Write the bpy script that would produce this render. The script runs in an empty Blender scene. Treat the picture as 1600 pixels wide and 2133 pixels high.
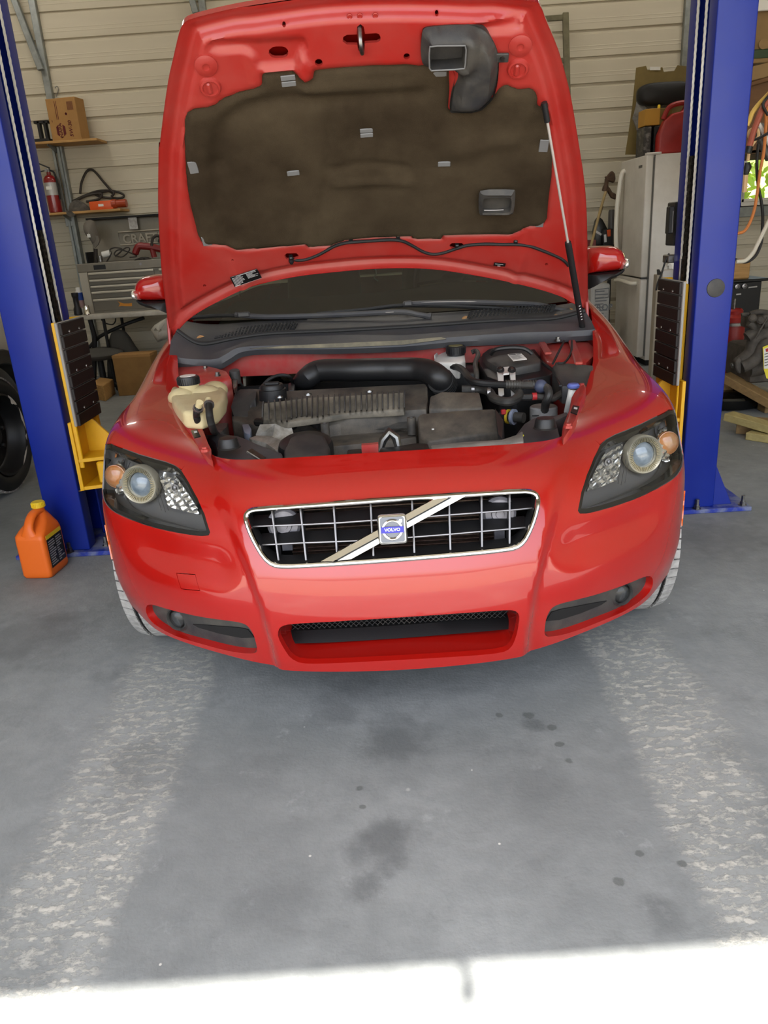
import bpy, bmesh, math, random
import numpy as np
from mathutils import Vector, Matrix
from mathutils.geometry import delaunay_2d_cdt
random.seed(7)
R = math.radians
scene = bpy.context.scene
COL = scene.collection

# ---------------------------------------------------------------- camera, sky, sun, exposure
IMG_W, IMG_H, FOCAL = 1600.0, 2133.0, 1600.0
PITCH, ROLL, YAW, EYE = R(20.0), R(3.72), R(1.0), np.array([0.01, 0.0, 1.27])
_f0 = np.array([-math.sin(YAW), math.cos(YAW), 0.0]); _r0 = np.array([math.cos(YAW), math.sin(YAW), 0.0]); _u0 = np.array([0, 0, 1.0])
FWD = _f0*math.cos(PITCH) - _u0*math.sin(PITCH)
_u1 = _f0*math.sin(PITCH) + _u0*math.cos(PITCH)
CAMX = math.cos(ROLL)*_r0 - math.sin(ROLL)*_u1
CAMY = math.sin(ROLL)*_r0 + math.cos(ROLL)*_u1
cam_data = bpy.data.cameras.new('camera'); cam = bpy.data.objects.new('camera', cam_data); COL.objects.link(cam)
cam_data.sensor_fit = 'HORIZONTAL'; cam_data.sensor_width = 36.0; cam_data.lens = 36.0*FOCAL/IMG_W
cam_data.clip_start = 0.05; cam_data.clip_end = 300
_m = Matrix(((CAMX[0], CAMY[0], -FWD[0], EYE[0]), (CAMX[1], CAMY[1], -FWD[1], EYE[1]), (CAMX[2], CAMY[2], -FWD[2], EYE[2]), (0, 0, 0, 1)))
cam.matrix_world = _m
scene.camera = cam

world = bpy.data.worlds.new('sky'); scene.world = world; world.use_nodes = True
_nt = world.node_tree; _nt.nodes.clear()
_o = _nt.nodes.new('ShaderNodeOutputWorld'); _b = _nt.nodes.new('ShaderNodeBackground'); _s = _nt.nodes.new('ShaderNodeTexSky')
_s.sky_type = 'NISHITA'; _s.sun_disc = False; _s.sun_elevation = R(60); _s.sun_rotation = R(195); _s.air_density = 1.0; _s.dust_density = 2.0; _s.ozone_density = 1.0
_b.inputs['Strength'].default_value = 0.20
_h = _nt.nodes.new('ShaderNodeHueSaturation'); _h.inputs['Saturation'].default_value = 0.45      # hazy, bright sky
_nt.links.new(_s.outputs[0], _h.inputs['Color']); _nt.links.new(_h.outputs[0], _b.inputs[0]); _nt.links.new(_b.outputs[0], _o.inputs[0])

sun_data = bpy.data.lights.new('sun', 'SUN'); sun = bpy.data.objects.new('sun', sun_data); COL.objects.link(sun)
sun_data.energy = 5.0; sun_data.angle = R(0.55); sun_data.color = (1.0, 0.95, 0.86)
SUN_ELEV, SUN_AZ = R(64.0), R(1.5)          # the light travels into the garage (+Y) and a little to the right
_d = Vector((math.sin(SUN_AZ)*math.cos(SUN_ELEV), math.cos(SUN_AZ)*math.cos(SUN_ELEV), -math.sin(SUN_ELEV)))
sun.rotation_euler = _d.to_track_quat('-Z', 'Y').to_euler(); sun.location = (0, -8, 14)

def area_light(name, loc, size, energy, color=(1, 0.96, 0.9), rot=(0, 0, 0)):
    d = bpy.data.lights.new(name, 'AREA'); d.shape = 'RECTANGLE'; d.size, d.size_y = size; d.energy = energy; d.color = color
    o = bpy.data.objects.new(name, d); COL.objects.link(o); o.location = loc; o.rotation_euler = rot
    return o

vs = scene.view_settings
scene.display_settings.display_device = 'sRGB'
vs.view_transform = 'Standard'; vs.look = 'None'; vs.gamma = 1.0; vs.use_curve_mapping = False
vs.exposure = 1.8
scene.cycles.max_bounces = 10; scene.cycles.diffuse_bounces = 6; scene.cycles.glossy_bounces = 5; scene.cycles.transmission_bounces = 8; scene.cycles.transparent_max_bounces = 12
scene.cycles.use_denoising = True
scene.cycles.sample_clamp_indirect = 8.0

# ---------------------------------------------------------------- measuring: where a sight line meets a plane of the place
def ray(px, py):
    return FWD + CAMX*((px-IMG_W/2)/FOCAL) - CAMY*((py-IMG_H/2)/FOCAL)
def P(px, py, Y=None, Z=None, X=None):
    d = ray(px, py)
    t = (Y-EYE[1])/d[1] if Y is not None else (Z-EYE[2])/d[2] if Z is not None else (X-EYE[0])/d[0]
    return EYE + d*t
def proj(p):
    v = np.asarray(p, float) - EYE; z = v @ FWD
    return np.stack([IMG_W/2 + FOCAL*(v @ CAMX)/z, IMG_H/2 - FOCAL*(v @ CAMY)/z], -1)
def zpts(x0, y0, k, pts):
    return [(x0+a/k, y0+b/k) for a, b in pts]
# ---------------------------------------------------------------- mesh helpers
class MB:
    """collects vertices and faces of ONE object"""
    def __init__(s): s.v = []; s.f = []
    def add(s, vs_, fs_):
        k = len(s.v); s.v += [tuple(map(float, p)) for p in vs_]; s.f += [tuple(i+k for i in f) for f in fs_]; return s
    def box(s, a, b):
        (x0, y0, z0), (x1, y1, z1) = [min(p) for p in zip(a, b)], [max(p) for p in zip(a, b)]
        return s.add([(x0,y0,z0),(x1,y0,z0),(x1,y1,z0),(x0,y1,z0),(x0,y0,z1),(x1,y0,z1),(x1,y1,z1),(x0,y1,z1)],
                     [(0,3,2,1),(4,5,6,7),(0,1,5,4),(1,2,6,5),(2,3,7,6),(3,0,4,7)])
    def cbox(s, c, size, ax=None):
        """box about a centre with its own axes"""
        ax = np.eye(3) if ax is None else np.asarray(ax, float)
        c = np.asarray(c, float); h = np.asarray(size, float)/2
        pts = [c + ax[0]*h[0]*i + ax[1]*h[1]*j + ax[2]*h[2]*k for k in (-1, 1) for i, j in ((-1,-1),(1,-1),(1,1),(-1,1))]
        return s.add(pts, [(0,3,2,1),(4,5,6,7),(0,1,5,4),(1,2,6,5),(2,3,7,6),(3,0,4,7)])
    def bar(s, p, q, w, h, up=(0, 0, 1)):
        p, q = np.asarray(p, float), np.asarray(q, float); d = q-p; L = np.linalg.norm(d); d /= L
        u = np.asarray(up, float); sd = np.cross(d, u); sd /= np.linalg.norm(sd); u = np.cross(sd, d)
        return s.cbox((p+q)/2, (w, L, h), (sd, d, u))
    def prism(s, poly, ext):
        n = len(poly); poly = [np.asarray(p, float) for p in poly]; e = np.asarray(ext, float)
        return s.add(poly+[p+e for p in poly], [tuple(range(n))[::-1], tuple(range(n, 2*n))]+[(i, (i+1) % n, n+(i+1) % n, n+i) for i in range(n)])
    def grid(s, rows, close_u=False, close_v=False):
        nr, nc = len(rows), len(rows[0]); vs_ = [p for r in rows for p in r]; fs_ = []
        for i in range(nr if close_v else nr-1):
            for j in range(nc if close_u else nc-1):
                a, b = i*nc+j, i*nc+(j+1) % nc; c, d = ((i+1) % nr)*nc+(j+1) % nc, ((i+1) % nr)*nc+j
                fs_.append((a, b, c, d))
        return s.add(vs_, fs_)
    def tube(s, pts, r, n=8, caps=True, closed=False):
        pts = [np.asarray(p, float) for p in pts]; m = len(pts)
        rr = r if hasattr(r, '__len__') else [r]*m
        rows = []; prev = None
        for i in range(m):
            if closed: d = pts[(i+1) % m]-pts[i-1]
            else: d = pts[min(i+1, m-1)]-pts[max(i-1, 0)]
            d = d/max(np.linalg.norm(d), 1e-9)
            if prev is None:
                a = np.array([0, 0, 1.0]) if abs(d[2]) < 0.9 else np.array([1.0, 0, 0])
            else: a = prev
            u = a-d*(a @ d); u /= max(np.linalg.norm(u), 1e-9); w = np.cross(d, u); prev = u
            rows.append([pts[i]+rr[i]*(u*math.cos(2*math.pi*k/n)+w*math.sin(2*math.pi*k/n)) for k in range(n)])
        k0 = len(s.v); s.grid(rows, close_u=True, close_v=closed)
        if caps and not closed:
            s.f.append(tuple(k0+k for k in range(n))[::-1]); s.f.append(tuple(k0+(m-1)*n+k for k in range(n)))
        return s
    def lathe(s, prof, o, axis=(0, 0, 1), n=24, caps=True, arc=None):
        """prof: (radius, height along the axis)"""
        ax = np.asarray(axis, float); ax /= np.linalg.norm(ax)
        a = np.array([1.0, 0, 0]) if abs(ax[0]) < 0.8 else np.array([0, 1.0, 0])
        u = a-ax*(a @ ax); u /= np.linalg.norm(u); w = np.cross(ax, u); o = np.asarray(o, float)
        rows = [[o+ax*h+r*(u*math.cos(2*math.pi*k/n)+w*math.sin(2*math.pi*k/n)) for k in range(n)] for r, h in prof]
        k0 = len(s.v); s.grid(rows, close_u=True)
        if caps:
            if prof[0][0] > 1e-4: s.f.append(tuple(k0+k for k in range(n))[::-1])
            if prof[-1][0] > 1e-4: s.f.append(tuple(k0+(len(prof)-1)*n+k for k in range(n)))
        return s
    def ball(s, c, r, n=12, m=8, ax=None):
        c = np.asarray(c, float); r = np.asarray(r if hasattr(r, '__len__') else (r, r, r), float); ax = np.eye(3) if ax is None else np.asarray(ax, float)
        rows = []
        for i in range(m+1):
            th = math.pi*i/m
            rows.append([c+ax[0]*r[0]*math.sin(th)*math.cos(2*math.pi*k/n)+ax[1]*r[1]*math.sin(th)*math.sin(2*math.pi*k/n)+ax[2]*r[2]*math.cos(th) for k in range(n)])
        return s.grid(rows, close_u=True)
    def build(s, name, m, parent=None, bev=0, seg=1, angle=35, smooth=True, sub=0, kind=None):
        off = wloc(parent)
        me = bpy.data.meshes.new(name)
        me.from_pydata([(x-off[0], y-off[1], z-off[2]) for x, y, z in s.v], [], s.f)
        bm = bmesh.new(); bm.from_mesh(me)
        bmesh.ops.remove_doubles(bm, verts=bm.verts, dist=1e-5)
        bmesh.ops.recalc_face_normals(bm, faces=bm.faces)
        if bev:
            ed = [e for e in bm.edges if len(e.link_faces) == 2 and e.calc_face_angle(0) > R(30)]
            bmesh.ops.bevel(bm, geom=ed, offset=bev, segments=seg, profile=0.5, affect='EDGES', clamp_overlap=True)
        bm.to_mesh(me); bm.free()
        if smooth:
            me.shade_smooth()
            if angle < 180: me.set_sharp_from_angle(angle=R(angle))
        o = bpy.data.objects.new(name, me); COL.objects.link(o)
        if m is not None: me.materials.append(m)
        if parent is not None: o.parent = parent
        if sub:
            md = o.modifiers.new('smooth', 'SUBSURF'); md.levels = sub; md.render_levels = sub
        if kind: o['kind'] = kind
        return o

def wloc(o):
    v = np.zeros(3)
    while o is not None:
        v = v+np.array(o.location); o = o.parent
    return v
def thing(name, label, cat, loc=(0, 0, 0), group=None):
    o = bpy.data.objects.new(name, None); COL.objects.link(o); o.location = tuple(map(float, loc)); o.empty_display_size = 0.1
    return tag(o, label, cat, group)
def tag(o, label, cat, group=None):
    o['label'] = label; o['category'] = cat
    if group: o['group'] = group
    return o
def struct(o): o['kind'] = 'structure'; return o
def lab(o, label): o['label'] = label; return o
def children(o): return list(o.children)
def dup_tree(o, parent=None, loc=None):
    c = o.copy(); COL.objects.link(c); c.parent = parent
    if loc is not None: c.location = loc
    for ch in children(o): dup_tree(ch, c)
    return c
def axes(d, up=(0, 0, 1)):
    d = np.asarray(d, float); d = d/np.linalg.norm(d); u = np.asarray(up, float); sd = np.cross(d, u); sd /= np.linalg.norm(sd)
    return sd, d, np.cross(sd, d)
def spline(pts, n=8, closed=False):
    """Catmull-Rom through points"""
    pts = [np.asarray(p, float) for p in pts]; m = len(pts); out = []
    rng = range(m if closed else m-1)
    for i in rng:
        if closed: p0, p1, p2, p3 = pts[i-1], pts[i], pts[(i+1) % m], pts[(i+2) % m]
        else: p0, p1, p2, p3 = pts[max(i-1, 0)], pts[i], pts[i+1], pts[min(i+2, m-1)]
        for k in range(n):
            t = k/n
            out.append(0.5*((2*p1)+(-p0+p2)*t+(2*p0-5*p1+4*p2-p3)*t*t+(-p0+3*p1-3*p2+p3)*t**3))
    if not closed: out.append(pts[-1])
    return out
def smoothstep(a, b, x):
    t = np.clip((x-a)/(b-a), 0, 1); return t*t*(3-2*t)

# text as flat raised print
def text_mb(body, size, origin, right, up, depth=0.0006, bold=False, align='CENTER', sx=1.0, slant=0.0):
    cu = bpy.data.curves.new('lettering', 'FONT'); cu.body = body; cu.size = size; cu.align_x = align; cu.align_y = 'CENTER'
    cu.extrude = 0.0; cu.resolution_u = 3; cu.shear = slant
    if bold: cu.offset = size*0.018
    o = bpy.data.objects.new('lettering', cu); COL.objects.link(o)
    dg = bpy.context.evaluated_depsgraph_get(); me = bpy.data.meshes.new_from_object(o.evaluated_get(dg))
    r, u = np.asarray(right, float), np.asarray(up, float); r /= np.linalg.norm(r); u /= np.linalg.norm(u); nrm = np.cross(r, u)
    mb = MB(); og = np.asarray(origin, float)
    vs_ = [og+r*v.co.x*sx+u*v.co.y+nrm*depth for v in me.vertices]
    mb.add(vs_, [tuple(p.vertices) for p in me.polygons])
    bpy.data.objects.remove(o); bpy.data.curves.remove(cu); bpy.data.meshes.remove(me)
    return mb

# ---------------------------------------------------------------- materials
def lin(c):
    if isinstance(c, str): c = [int(c[i:i+2], 16)/255 for i in (0, 2, 4)]
    return tuple((x/12.92 if x <= 0.04045 else ((x+0.055)/1.055)**2.4) for x in c)+(1.0,)
def mat(name, col, rough=0.5, metal=0.0, col2=None, scale=8.0, amt=1.0, bump=0.0, bscale=60.0, coat=0.0, rough2=None, detail=6.0, thr=(0.35, 0.7), spec=0.5, trans=0.0, ior=1.45, emit=None, stretch=(1, 1, 1), alpha=1.0):
    m = bpy.data.materials.new(name); m.use_nodes = True; nt = m.node_tree; b = nt.nodes['Principled BSDF']
    N, L = nt.nodes.new, nt.links.new
    b.inputs['Base Color'].default_value = lin(col); b.inputs['Roughness'].default_value = rough; b.inputs['Metallic'].default_value = metal
    b.inputs['Coat Weight'].default_value = coat; b.inputs['Coat Roughness'].default_value = 0.03; b.inputs['Specular IOR Level'].default_value = spec
    b.inputs['Transmission Weight'].default_value = trans; b.inputs['IOR'].default_value = ior
    if emit: b.inputs['Emission Color'].default_value = lin(emit[0]); b.inputs['Emission Strength'].default_value = emit[1]
    tc = mp = None
    def coords():
        nonlocal tc, mp
        if mp is None:
            tc = N('ShaderNodeTexCoord'); mp = N('ShaderNodeMapping'); mp.inputs['Scale'].default_value = stretch; L(tc.outputs['Object'], mp.inputs[0])
        return mp.outputs[0]
    if col2 is not None or rough2 is not None:
        nz = N('ShaderNodeTexNoise'); nz.inputs['Scale'].default_value = scale; nz.inputs['Detail'].default_value = detail; nz.inputs['Roughness'].default_value = 0.62
        L(coords(), nz.inputs['Vector'])
        rp = N('ShaderNodeValToRGB'); rp.color_ramp.elements[0].position = thr[0]; rp.color_ramp.elements[1].position = thr[1]
        L(nz.outputs[0], rp.inputs[0])
        if col2 is not None:
            mx = N('ShaderNodeMix'); mx.data_type = 'RGBA'; mx.inputs[6].default_value = lin(col); mx.inputs[7].default_value = lin(col2)
            ml = N('ShaderNodeMath'); ml.operation = 'MULTIPLY'; ml.inputs[1].default_value = amt; L(rp.outputs[0], ml.inputs[0]); L(ml.outputs[0], mx.inputs[0])
            L(mx.outputs[2], b.inputs['Base Color'])
        if rough2 is not None:
            mr = N('ShaderNodeMapRange'); mr.inputs['To Min'].default_value = rough; mr.inputs['To Max'].default_value = rough2; L(rp.outputs[0], mr.inputs[0]); L(mr.outputs[0], b.inputs['Roughness'])
    if bump:
        nb = N('ShaderNodeTexNoise'); nb.inputs['Scale'].default_value = bscale; nb.inputs['Detail'].default_value = 4; L(coords(), nb.inputs['Vector'])
        bp = N('ShaderNodeBump'); bp.inputs['Strength'].default_value = bump; bp.inputs['Distance'].default_value = 0.002; L(nb.outputs[0], bp.inputs['Height']); L(bp.outputs[0], b.inputs['Normal'])
    return m
def glass_mat(name, tint='ffffff', rough=0.0, clear=0.9, ior=1.5):
    """thin clear sheet: mostly lets light straight through, with a real Fresnel reflection"""
    m = bpy.data.materials.new(name); m.use_nodes = True; nt = m.node_tree; nt.nodes.clear(); N, L = nt.nodes.new, nt.links.new
    o = N('ShaderNodeOutputMaterial'); mx = N('ShaderNodeMixShader'); t = N('ShaderNodeBsdfTransparent'); g = N('ShaderNodeBsdfGlossy'); fr = N('ShaderNodeFresnel')
    t.inputs[0].default_value = tuple(c*clear for c in lin(tint)[:3])+(1,); g.inputs['Roughness'].default_value = rough; fr.inputs[0].default_value = ior
    L(fr.outputs[0], mx.inputs[0]); L(t.outputs[0], mx.inputs[1]); L(g.outputs[0], mx.inputs[2]); L(mx.outputs[0], o.inputs[0])
    return m

RED = 'b8120e'
M = dict(
    paint=mat('red_paint', '99120c', 0.2, coat=1.0, spec=0.4),
    paint_in=mat('red_primer_paint', '9c211b', 0.4, col2='a0524a', scale=4, amt=0.4, coat=0.3),
    paint_dusty=mat('dusty_red_paint', '9a1c19', 0.42, col2='8f5a50', scale=14, amt=0.55, coat=0.2),
    black=mat('black_plastic', '1a1a1b', 0.42, bump=0.15, bscale=400),
    grey_black=mat('dusty_black_plastic', '28282a', 0.55, col2='5a554c', scale=9, amt=0.55, bump=0.2, bscale=300),
    runner=mat('dusty_runner_plastic', '4a463e', 0.65, col2='857c6c', scale=14, amt=0.8, bump=0.3, bscale=250),
    cover=mat('engine_cover_plastic', '2c2b2a', 0.6, col2='6d6457', scale=9, amt=0.8, bump=0.3, bscale=250),
    cowl=mat('cowl_plastic', '303136', 0.5, col2='55524c', scale=7, amt=0.4, bump=0.15, bscale=300),
    rubber=mat('rubber', '161616', 0.6, bump=0.1, bscale=200),
    felt=mat('felt', '32291e', 0.95, col2='5c513f', scale=3.2, amt=0.5, bump=1.0, bscale=500, spec=0.1, detail=9),
    rod=mat('strut_rod', 'd6d0c8', 0.3, 0.55),
    chrome=mat('chrome', 'e8e6e2', 0.06, 1.0),
    satin=mat('satin_silver', '8a8786', 0.36, 0.9),
    steel=mat('steel', '9a9a98', 0.35, 1.0, col2='6a6660', scale=30),
    galv=mat('galvanised_steel', '9a9e9c', 0.45, 0.8, col2='787d7c', scale=14, amt=0.8),
    alu=mat('cast_alloy', 'a19d95', 0.5, 0.45, col2='726c62', scale=25, bump=0.3, bscale=120),
    white=mat('white_plastic', 'd8d6cf', 0.4),
    reservoir=mat('yellowed_plastic', 'c0b38d', 0.4, col2='a3926a', scale=9, amt=0.7),
    blue=mat('blue_powder_coat', '071f7c', 0.35, col2='0c2886', scale=3, amt=0.6, spec=0.5, rough2=0.5, bump=0.06, bscale=250),
    yellow=mat('yellow_paint', 'd9a410', 0.42, col2='b98a1c', scale=12, amt=0.4),
    wood=mat('pine_wood', 'b98f55', 0.65, col2='8e6a3c', scale=6, stretch=(1, 12, 12), amt=0.8),
    card=mat('cardboard', 'a57c48', 0.8, col2='8a6537', scale=5, amt=0.6),
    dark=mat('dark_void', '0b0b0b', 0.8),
)
# ================================================================ THE SETTING
WALL_Y, LEFT_X, RIGHT_X, ROOF_Z, DOOR_Y, DOOR_Z = 8.3, -6.0, 4.9, 4.3, -0.4, 3.2

def floor_material():
    m = bpy.data.materials.new('concrete_floor'); m.use_nodes = True; nt = m.node_tree; b = nt.nodes['Principled BSDF']; N, L = nt.nodes.new, nt.links.new
    tc = N('ShaderNodeTexCoord'); sep = N('ShaderNodeSeparateXYZ'); L(tc.outputs['Object'], sep.inputs[0])
    def noise(sc, det=6, vec=None, rough=0.6):
        n = N('ShaderNodeTexNoise'); n.inputs['Scale'].default_value = sc; n.inputs['Detail'].default_value = det; n.inputs['Roughness'].default_value = rough
        L(vec if vec is not None else tc.outputs['Object'], n.inputs['Vector']); return n.outputs[0]
    def math_(op, a, c=None, clamp=False):
        n = N('ShaderNodeMath'); n.operation = op; n.use_clamp = clamp
        for i, x in enumerate((a, c)):
            if x is None: continue
            if isinstance(x, (int, float)): n.inputs[i].default_value = x
            else: L(x, n.inputs[i])
        return n.outputs[0]
    def step(x, a, bb):
        n = N('ShaderNodeMapRange'); n.interpolation_type = 'SMOOTHSTEP'; n.inputs['From Min'].default_value = a; n.inputs['From Max'].default_value = bb; L(x, n.inputs[0]); return n.outputs[0]
    def mix(f, a, c):
        n = N('ShaderNodeMix'); n.data_type = 'RGBA'
        if isinstance(f, (int, float)): n.inputs[0].default_value = f
        else: L(f, n.inputs[0])
        for i, x in ((6, a), (7, c)):
            if isinstance(x, str): n.inputs[i].default_value = lin(x)
            else: L(x, n.inputs[i])
        return n.outputs[2]
    X, Y = sep.outputs[0], sep.outputs[1]
    cloud = step(noise(1.3, 8), 0.35, 0.68); fine = step(noise(16, 8), 0.3, 0.7)
    c = mix(cloud, '777a7a', '8d9090'); c = mix(math_('MULTIPLY', fine, 0.35), c, '6b6f70')
    c = mix(math_('MULTIPLY', step(noise(3.4, 9, None, 0.7), 0.52, 0.68), 0.40), c, '5f6263'); c = mix(math_('MULTIPLY', step(noise(5.5, 8, None, 0.75), 0.58, 0.68), 0.35), c, 'a3a6a6')
    # dried, tread-marked mud tracks ahead of both front tyres
    wob = math_('MULTIPLY', math_('SUBTRACT', noise(3.0, 3), 0.5), 0.12)
    ax = math_('ABSOLUTE', math_('ADD', math_('SUBTRACT', X, -0.01), wob))
    band = math_('MULTIPLY', step(ax, 0.56, 0.62), step(ax, 0.90, 0.80))
    band = math_('MULTIPLY', band, step(Y, 2.4, 2.1))
    mp = N('ShaderNodeMapping'); mp.inputs['Scale'].default_value = (1.3, 1.9, 1); L(tc.outputs['Object'], mp.inputs[0])
    wv = N('ShaderNodeTexWave'); wv.wave_type = 'BANDS'; wv.bands_direction = 'Y'; wv.inputs['Scale'].default_value = 9.0; wv.inputs['Distortion'].default_value = 9.0; wv.inputs['Detail'].default_value = 3.0; wv.inputs['Detail Scale'].default_value = 1.6; L(tc.outputs['Object'], wv.inputs['Vector'])
    patch = step(math_('ADD', math_('MULTIPLY', noise(24, 10, mp.outputs[0], 0.78), 0.92), math_('MULTIPLY', wv.outputs['Fac'], 0.06)), 0.465, 0.57)
    big = math_('MAXIMUM', step(noise(2.6, 5), 0.36, 0.56), math_('MULTIPLY', step(Y, 1.35, 1.9), 0.9))
    track = math_('MULTIPLY', math_('MULTIPLY', band, patch), math_('ADD', math_('MULTIPLY', big, 0.7), 0.3))
    haze_ = math_('MULTIPLY', math_('MULTIPLY', band, big), 0.42)
    c = mix(haze_, c, 'a3a5a2'); c = mix(math_('MULTIPLY', track, 0.8), c, 'bdbab1')
    # oil and damp stains
    def blob(x0, y0, r, edge, sc, strength, col):
        nonlocal c
        dx = math_('SUBTRACT', X, x0); dy = math_('SUBTRACT', Y, y0)
        d = math_('SQRT', math_('ADD', math_('MULTIPLY', dx, dx), math_('MULTIPLY', dy, dy)))
        d = math_('ADD', d, math_('MULTIPLY', math_('SUBTRACT', noise(sc, 6), 0.5), r*1.5))
        f = math_('MULTIPLY', step(d, r, r*edge), strength)
        c = mix(f, c, col)
    for px, py, r, st in ((830, 1540, 0.13, .55), (790, 1760, 0.10, .6), (760, 1850, 0.05, .5), (1110, 1510, 0.045, .55), (700, 1480, 0.09, .35), (1120, 1640, 0.12, .2), (1380, 1900, 0.06, .4), (300, 1600, 0.18, .25), (560, 1880, 0.12, .25), (1500, 1120, 0.3, .35), (60, 1330, 0.3, .35)):
        p = P(px, py, Z=0); blob(p[0], p[1], r, 0.25, 14, st, '4e5152')
    for px, py, r in ((750, 1642, .012), (1333, 1778, .012), (1290, 1836, .014), (1420, 1798, .012), (1165, 1550, .014), (1100, 1490, .02), (1150, 1515, .016), (1040, 1490, .012), (755, 1680, .01), (655, 1385, .02), (1185, 1585, .012)):
        p = P(px, py, Z=0); blob(p[0], p[1], r, 0.6, 40, .6, '4a4d4b')
    for px, py, r in ((1250, 1357, .028), (850, 1645, .008)):
        p = P(px, py, Z=0); blob(p[0], p[1], r, 0.3, 60, .4, 'bdbcb6')
    # scattered white specks
    vo = N('ShaderNodeTexVoronoi'); vo.inputs['Scale'].default_value = 7.0; L(tc.outputs['Object'], vo.inputs['Vector'])
    sp = step(vo.outputs['Distance'], 0.028, 0.015); c = mix(math_('MULTIPLY', sp, 0.75), c, 'd8d6cf')
    L(c, b.inputs['Base Color']); b.inputs['Roughness'].default_value = 0.62; b.inputs['Specular IOR Level'].default_value = 0.35
    h = math_('ADD', math_('ADD', math_('MULTIPLY', track, 0.9), math_('MULTIPLY', fine, 0.25)), math_('MULTIPLY', noise(120, 4), 0.25))
    bp = N('ShaderNodeBump'); bp.inputs['Strength'].default_value = 0.5; bp.inputs['Distance'].default_value = 0.006; L(h, bp.inputs['Height']); L(bp.outputs[0], b.inputs['Normal'])
    return m
M['floor'] = floor_material()
M['ground'] = mat('driveway_gravel', 'b9b1a2', 0.9, col2='a0988a', scale=3, bump=0.4, bscale=30)
M['wallsheet'] = mat('beige_sheet_metal', 'c0b8a4', 0.5, col2='b2aa96', scale=2.2, amt=0.5, stretch=(0.3, 1, 3), spec=0.35)
M['roofsheet'] = mat('white_roof_lining', 'd6d4cc', 0.7)

struct(MB().box((LEFT_X-0.1, DOOR_Y-0.05, -0.2), (RIGHT_X+0.1, WALL_Y+0.1, 0)).build('floor', M['floor']))
struct(MB().box((-40, -45, -0.2), (40, DOOR_Y-0.05, -0.005)).build('ground', M['ground']))

def sheet_wall(name, x0, x1, z0, z1, hole=None):
    """sheet metal wall seen from the room: flat bands between recessed ribs, running level (built along x, facing -y, at y=0)"""
    pitch = (P(350, 11, Y=WALL_Y)[2]-P(350, 343, Y=WALL_Y)[2])/6; prof = []; z = z0
    ph = P(350, 11, Y=WALL_Y)[2] % pitch
    zs = [ph+pitch*i for i in range(-1, int(z1/pitch)+2)]
    prof.append((0.0, z0))
    for c in zs:
        for dz, dy in ((-0.020, 0), (-0.015, 0.020), (0.015, 0.020), (0.020, 0)):
            if z0 < c+dz < z1: prof.append((dy, c+dz))
        for k in (0.075, 0.105):      # two low stiffening swages on the flat
            for dz, dy in ((-0.006, 0), (0, -0.002), (0.006, 0)):
                if z0 < c+k+dz < z1: prof.append((dy, c+k+dz))
    prof.append((0.0, z1))
    mb = MB()
    def strip(a, b, za, zb):
        pr = [(y, z) for y, z in prof if za < z < zb]; pr = [(0.0, za)]+pr+[(0.0, zb)]
        mb.grid([[(x, y, z) for x in (a, b)] for y, z in pr])
        mb.box((a, 0.05, za), (b, 0.06, zb))
    if hole:
        hx0, hx1, hz0, hz1 = hole
        strip(x0, hx0, z0, z1); strip(hx1, x1, z0, z1); strip(hx0, hx1, z0, hz0); strip(hx0, hx1, hz1, z1)
    else: strip(x0, x1, z0, z1)
    return mb
WIN = (3.02, 3.95, 1.66, 2.30)
_w0 = P(1556, 433, Y=WALL_Y); _w1 = P(1600, 325, Y=WALL_Y)
WIN = (_w0[0]-0.12, _w0[0]+0.95, _w0[2]+0.015, _w0[2]+0.56)
wb = sheet_wall('wall_back', LEFT_X, RIGHT_X, 0, ROOF_Z, WIN); wb.v = [(x, y+WALL_Y, z) for x, y, z in wb.v]
wall_back = struct(wb.build('wall_back', M['wallsheet'], angle=15))
def side_wall(name, X, sgn):
    mb = sheet_wall(name, DOOR_Y, WALL_Y, 0, ROOF_Z)
    mb.v = [(X+sgn*y, x, z) for x, y, z in mb.v]
    return struct(mb.build(name, M['wallsheet'], angle=15))
wall_left = side_wall('wall_left', LEFT_X, -1); wall_right = side_wall('wall_right', RIGHT_X, 1)
mb = MB().box((LEFT_X, DOOR_Y-0.12, 0), (-4.6, DOOR_Y, ROOF_Z)).box((4.3, DOOR_Y-0.12, 0), (RIGHT_X, DOOR_Y, ROOF_Z)).prism([(-4.6, DOOR_Y-.12-.115, DOOR_Z), (4.3, DOOR_Y-.12+.107, DOOR_Z), (4.3, DOOR_Y+.107, DOOR_Z), (-4.6, DOOR_Y-.115, DOOR_Z)], (0, 0, ROOF_Z-DOOR_Z))
wall_front = struct(mb.build('wall_front', M['wallsheet']))
ceiling = struct(MB().box((LEFT_X, DOOR_Y-0.12, ROOF_Z), (RIGHT_X, WALL_Y, ROOF_Z+0.1)).build('ceiling', M['roofsheet']))

# square tube framing on the back wall
def stud(p_top, p_bot, w, dep, y, name='stud', parent=wall_back):
    a, b = P(*p_top, Y=y), P(*p_bot, Y=y)
    MB().bar(a, b, w, dep, up=(0, 1, 0)).build(name, M['galv'], parent, bev=0.004)
sx = P(67, 0, Y=WALL_Y-.03)[0]
for xs in (sx, P(420, 0, Y=WALL_Y-.03)[0], P(1174, 60, Y=WALL_Y-.03)[0]-6.0, P(1430, 60, Y=WALL_Y-.03)[0]):
    if xs > LEFT_X: MB().box((xs-0.03, WALL_Y-.06, 0), (xs+0.03, WALL_Y, ROOF_Z)).build('stud', M['galv'], wall_back, bev=0.004)
stud((15, -40), (86, 146), 0.055, 0.05, WALL_Y-.09, 'brace'); stud((392, -30), (408, 28), 0.055, 0.05, WALL_Y-.09, 'brace')

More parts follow.
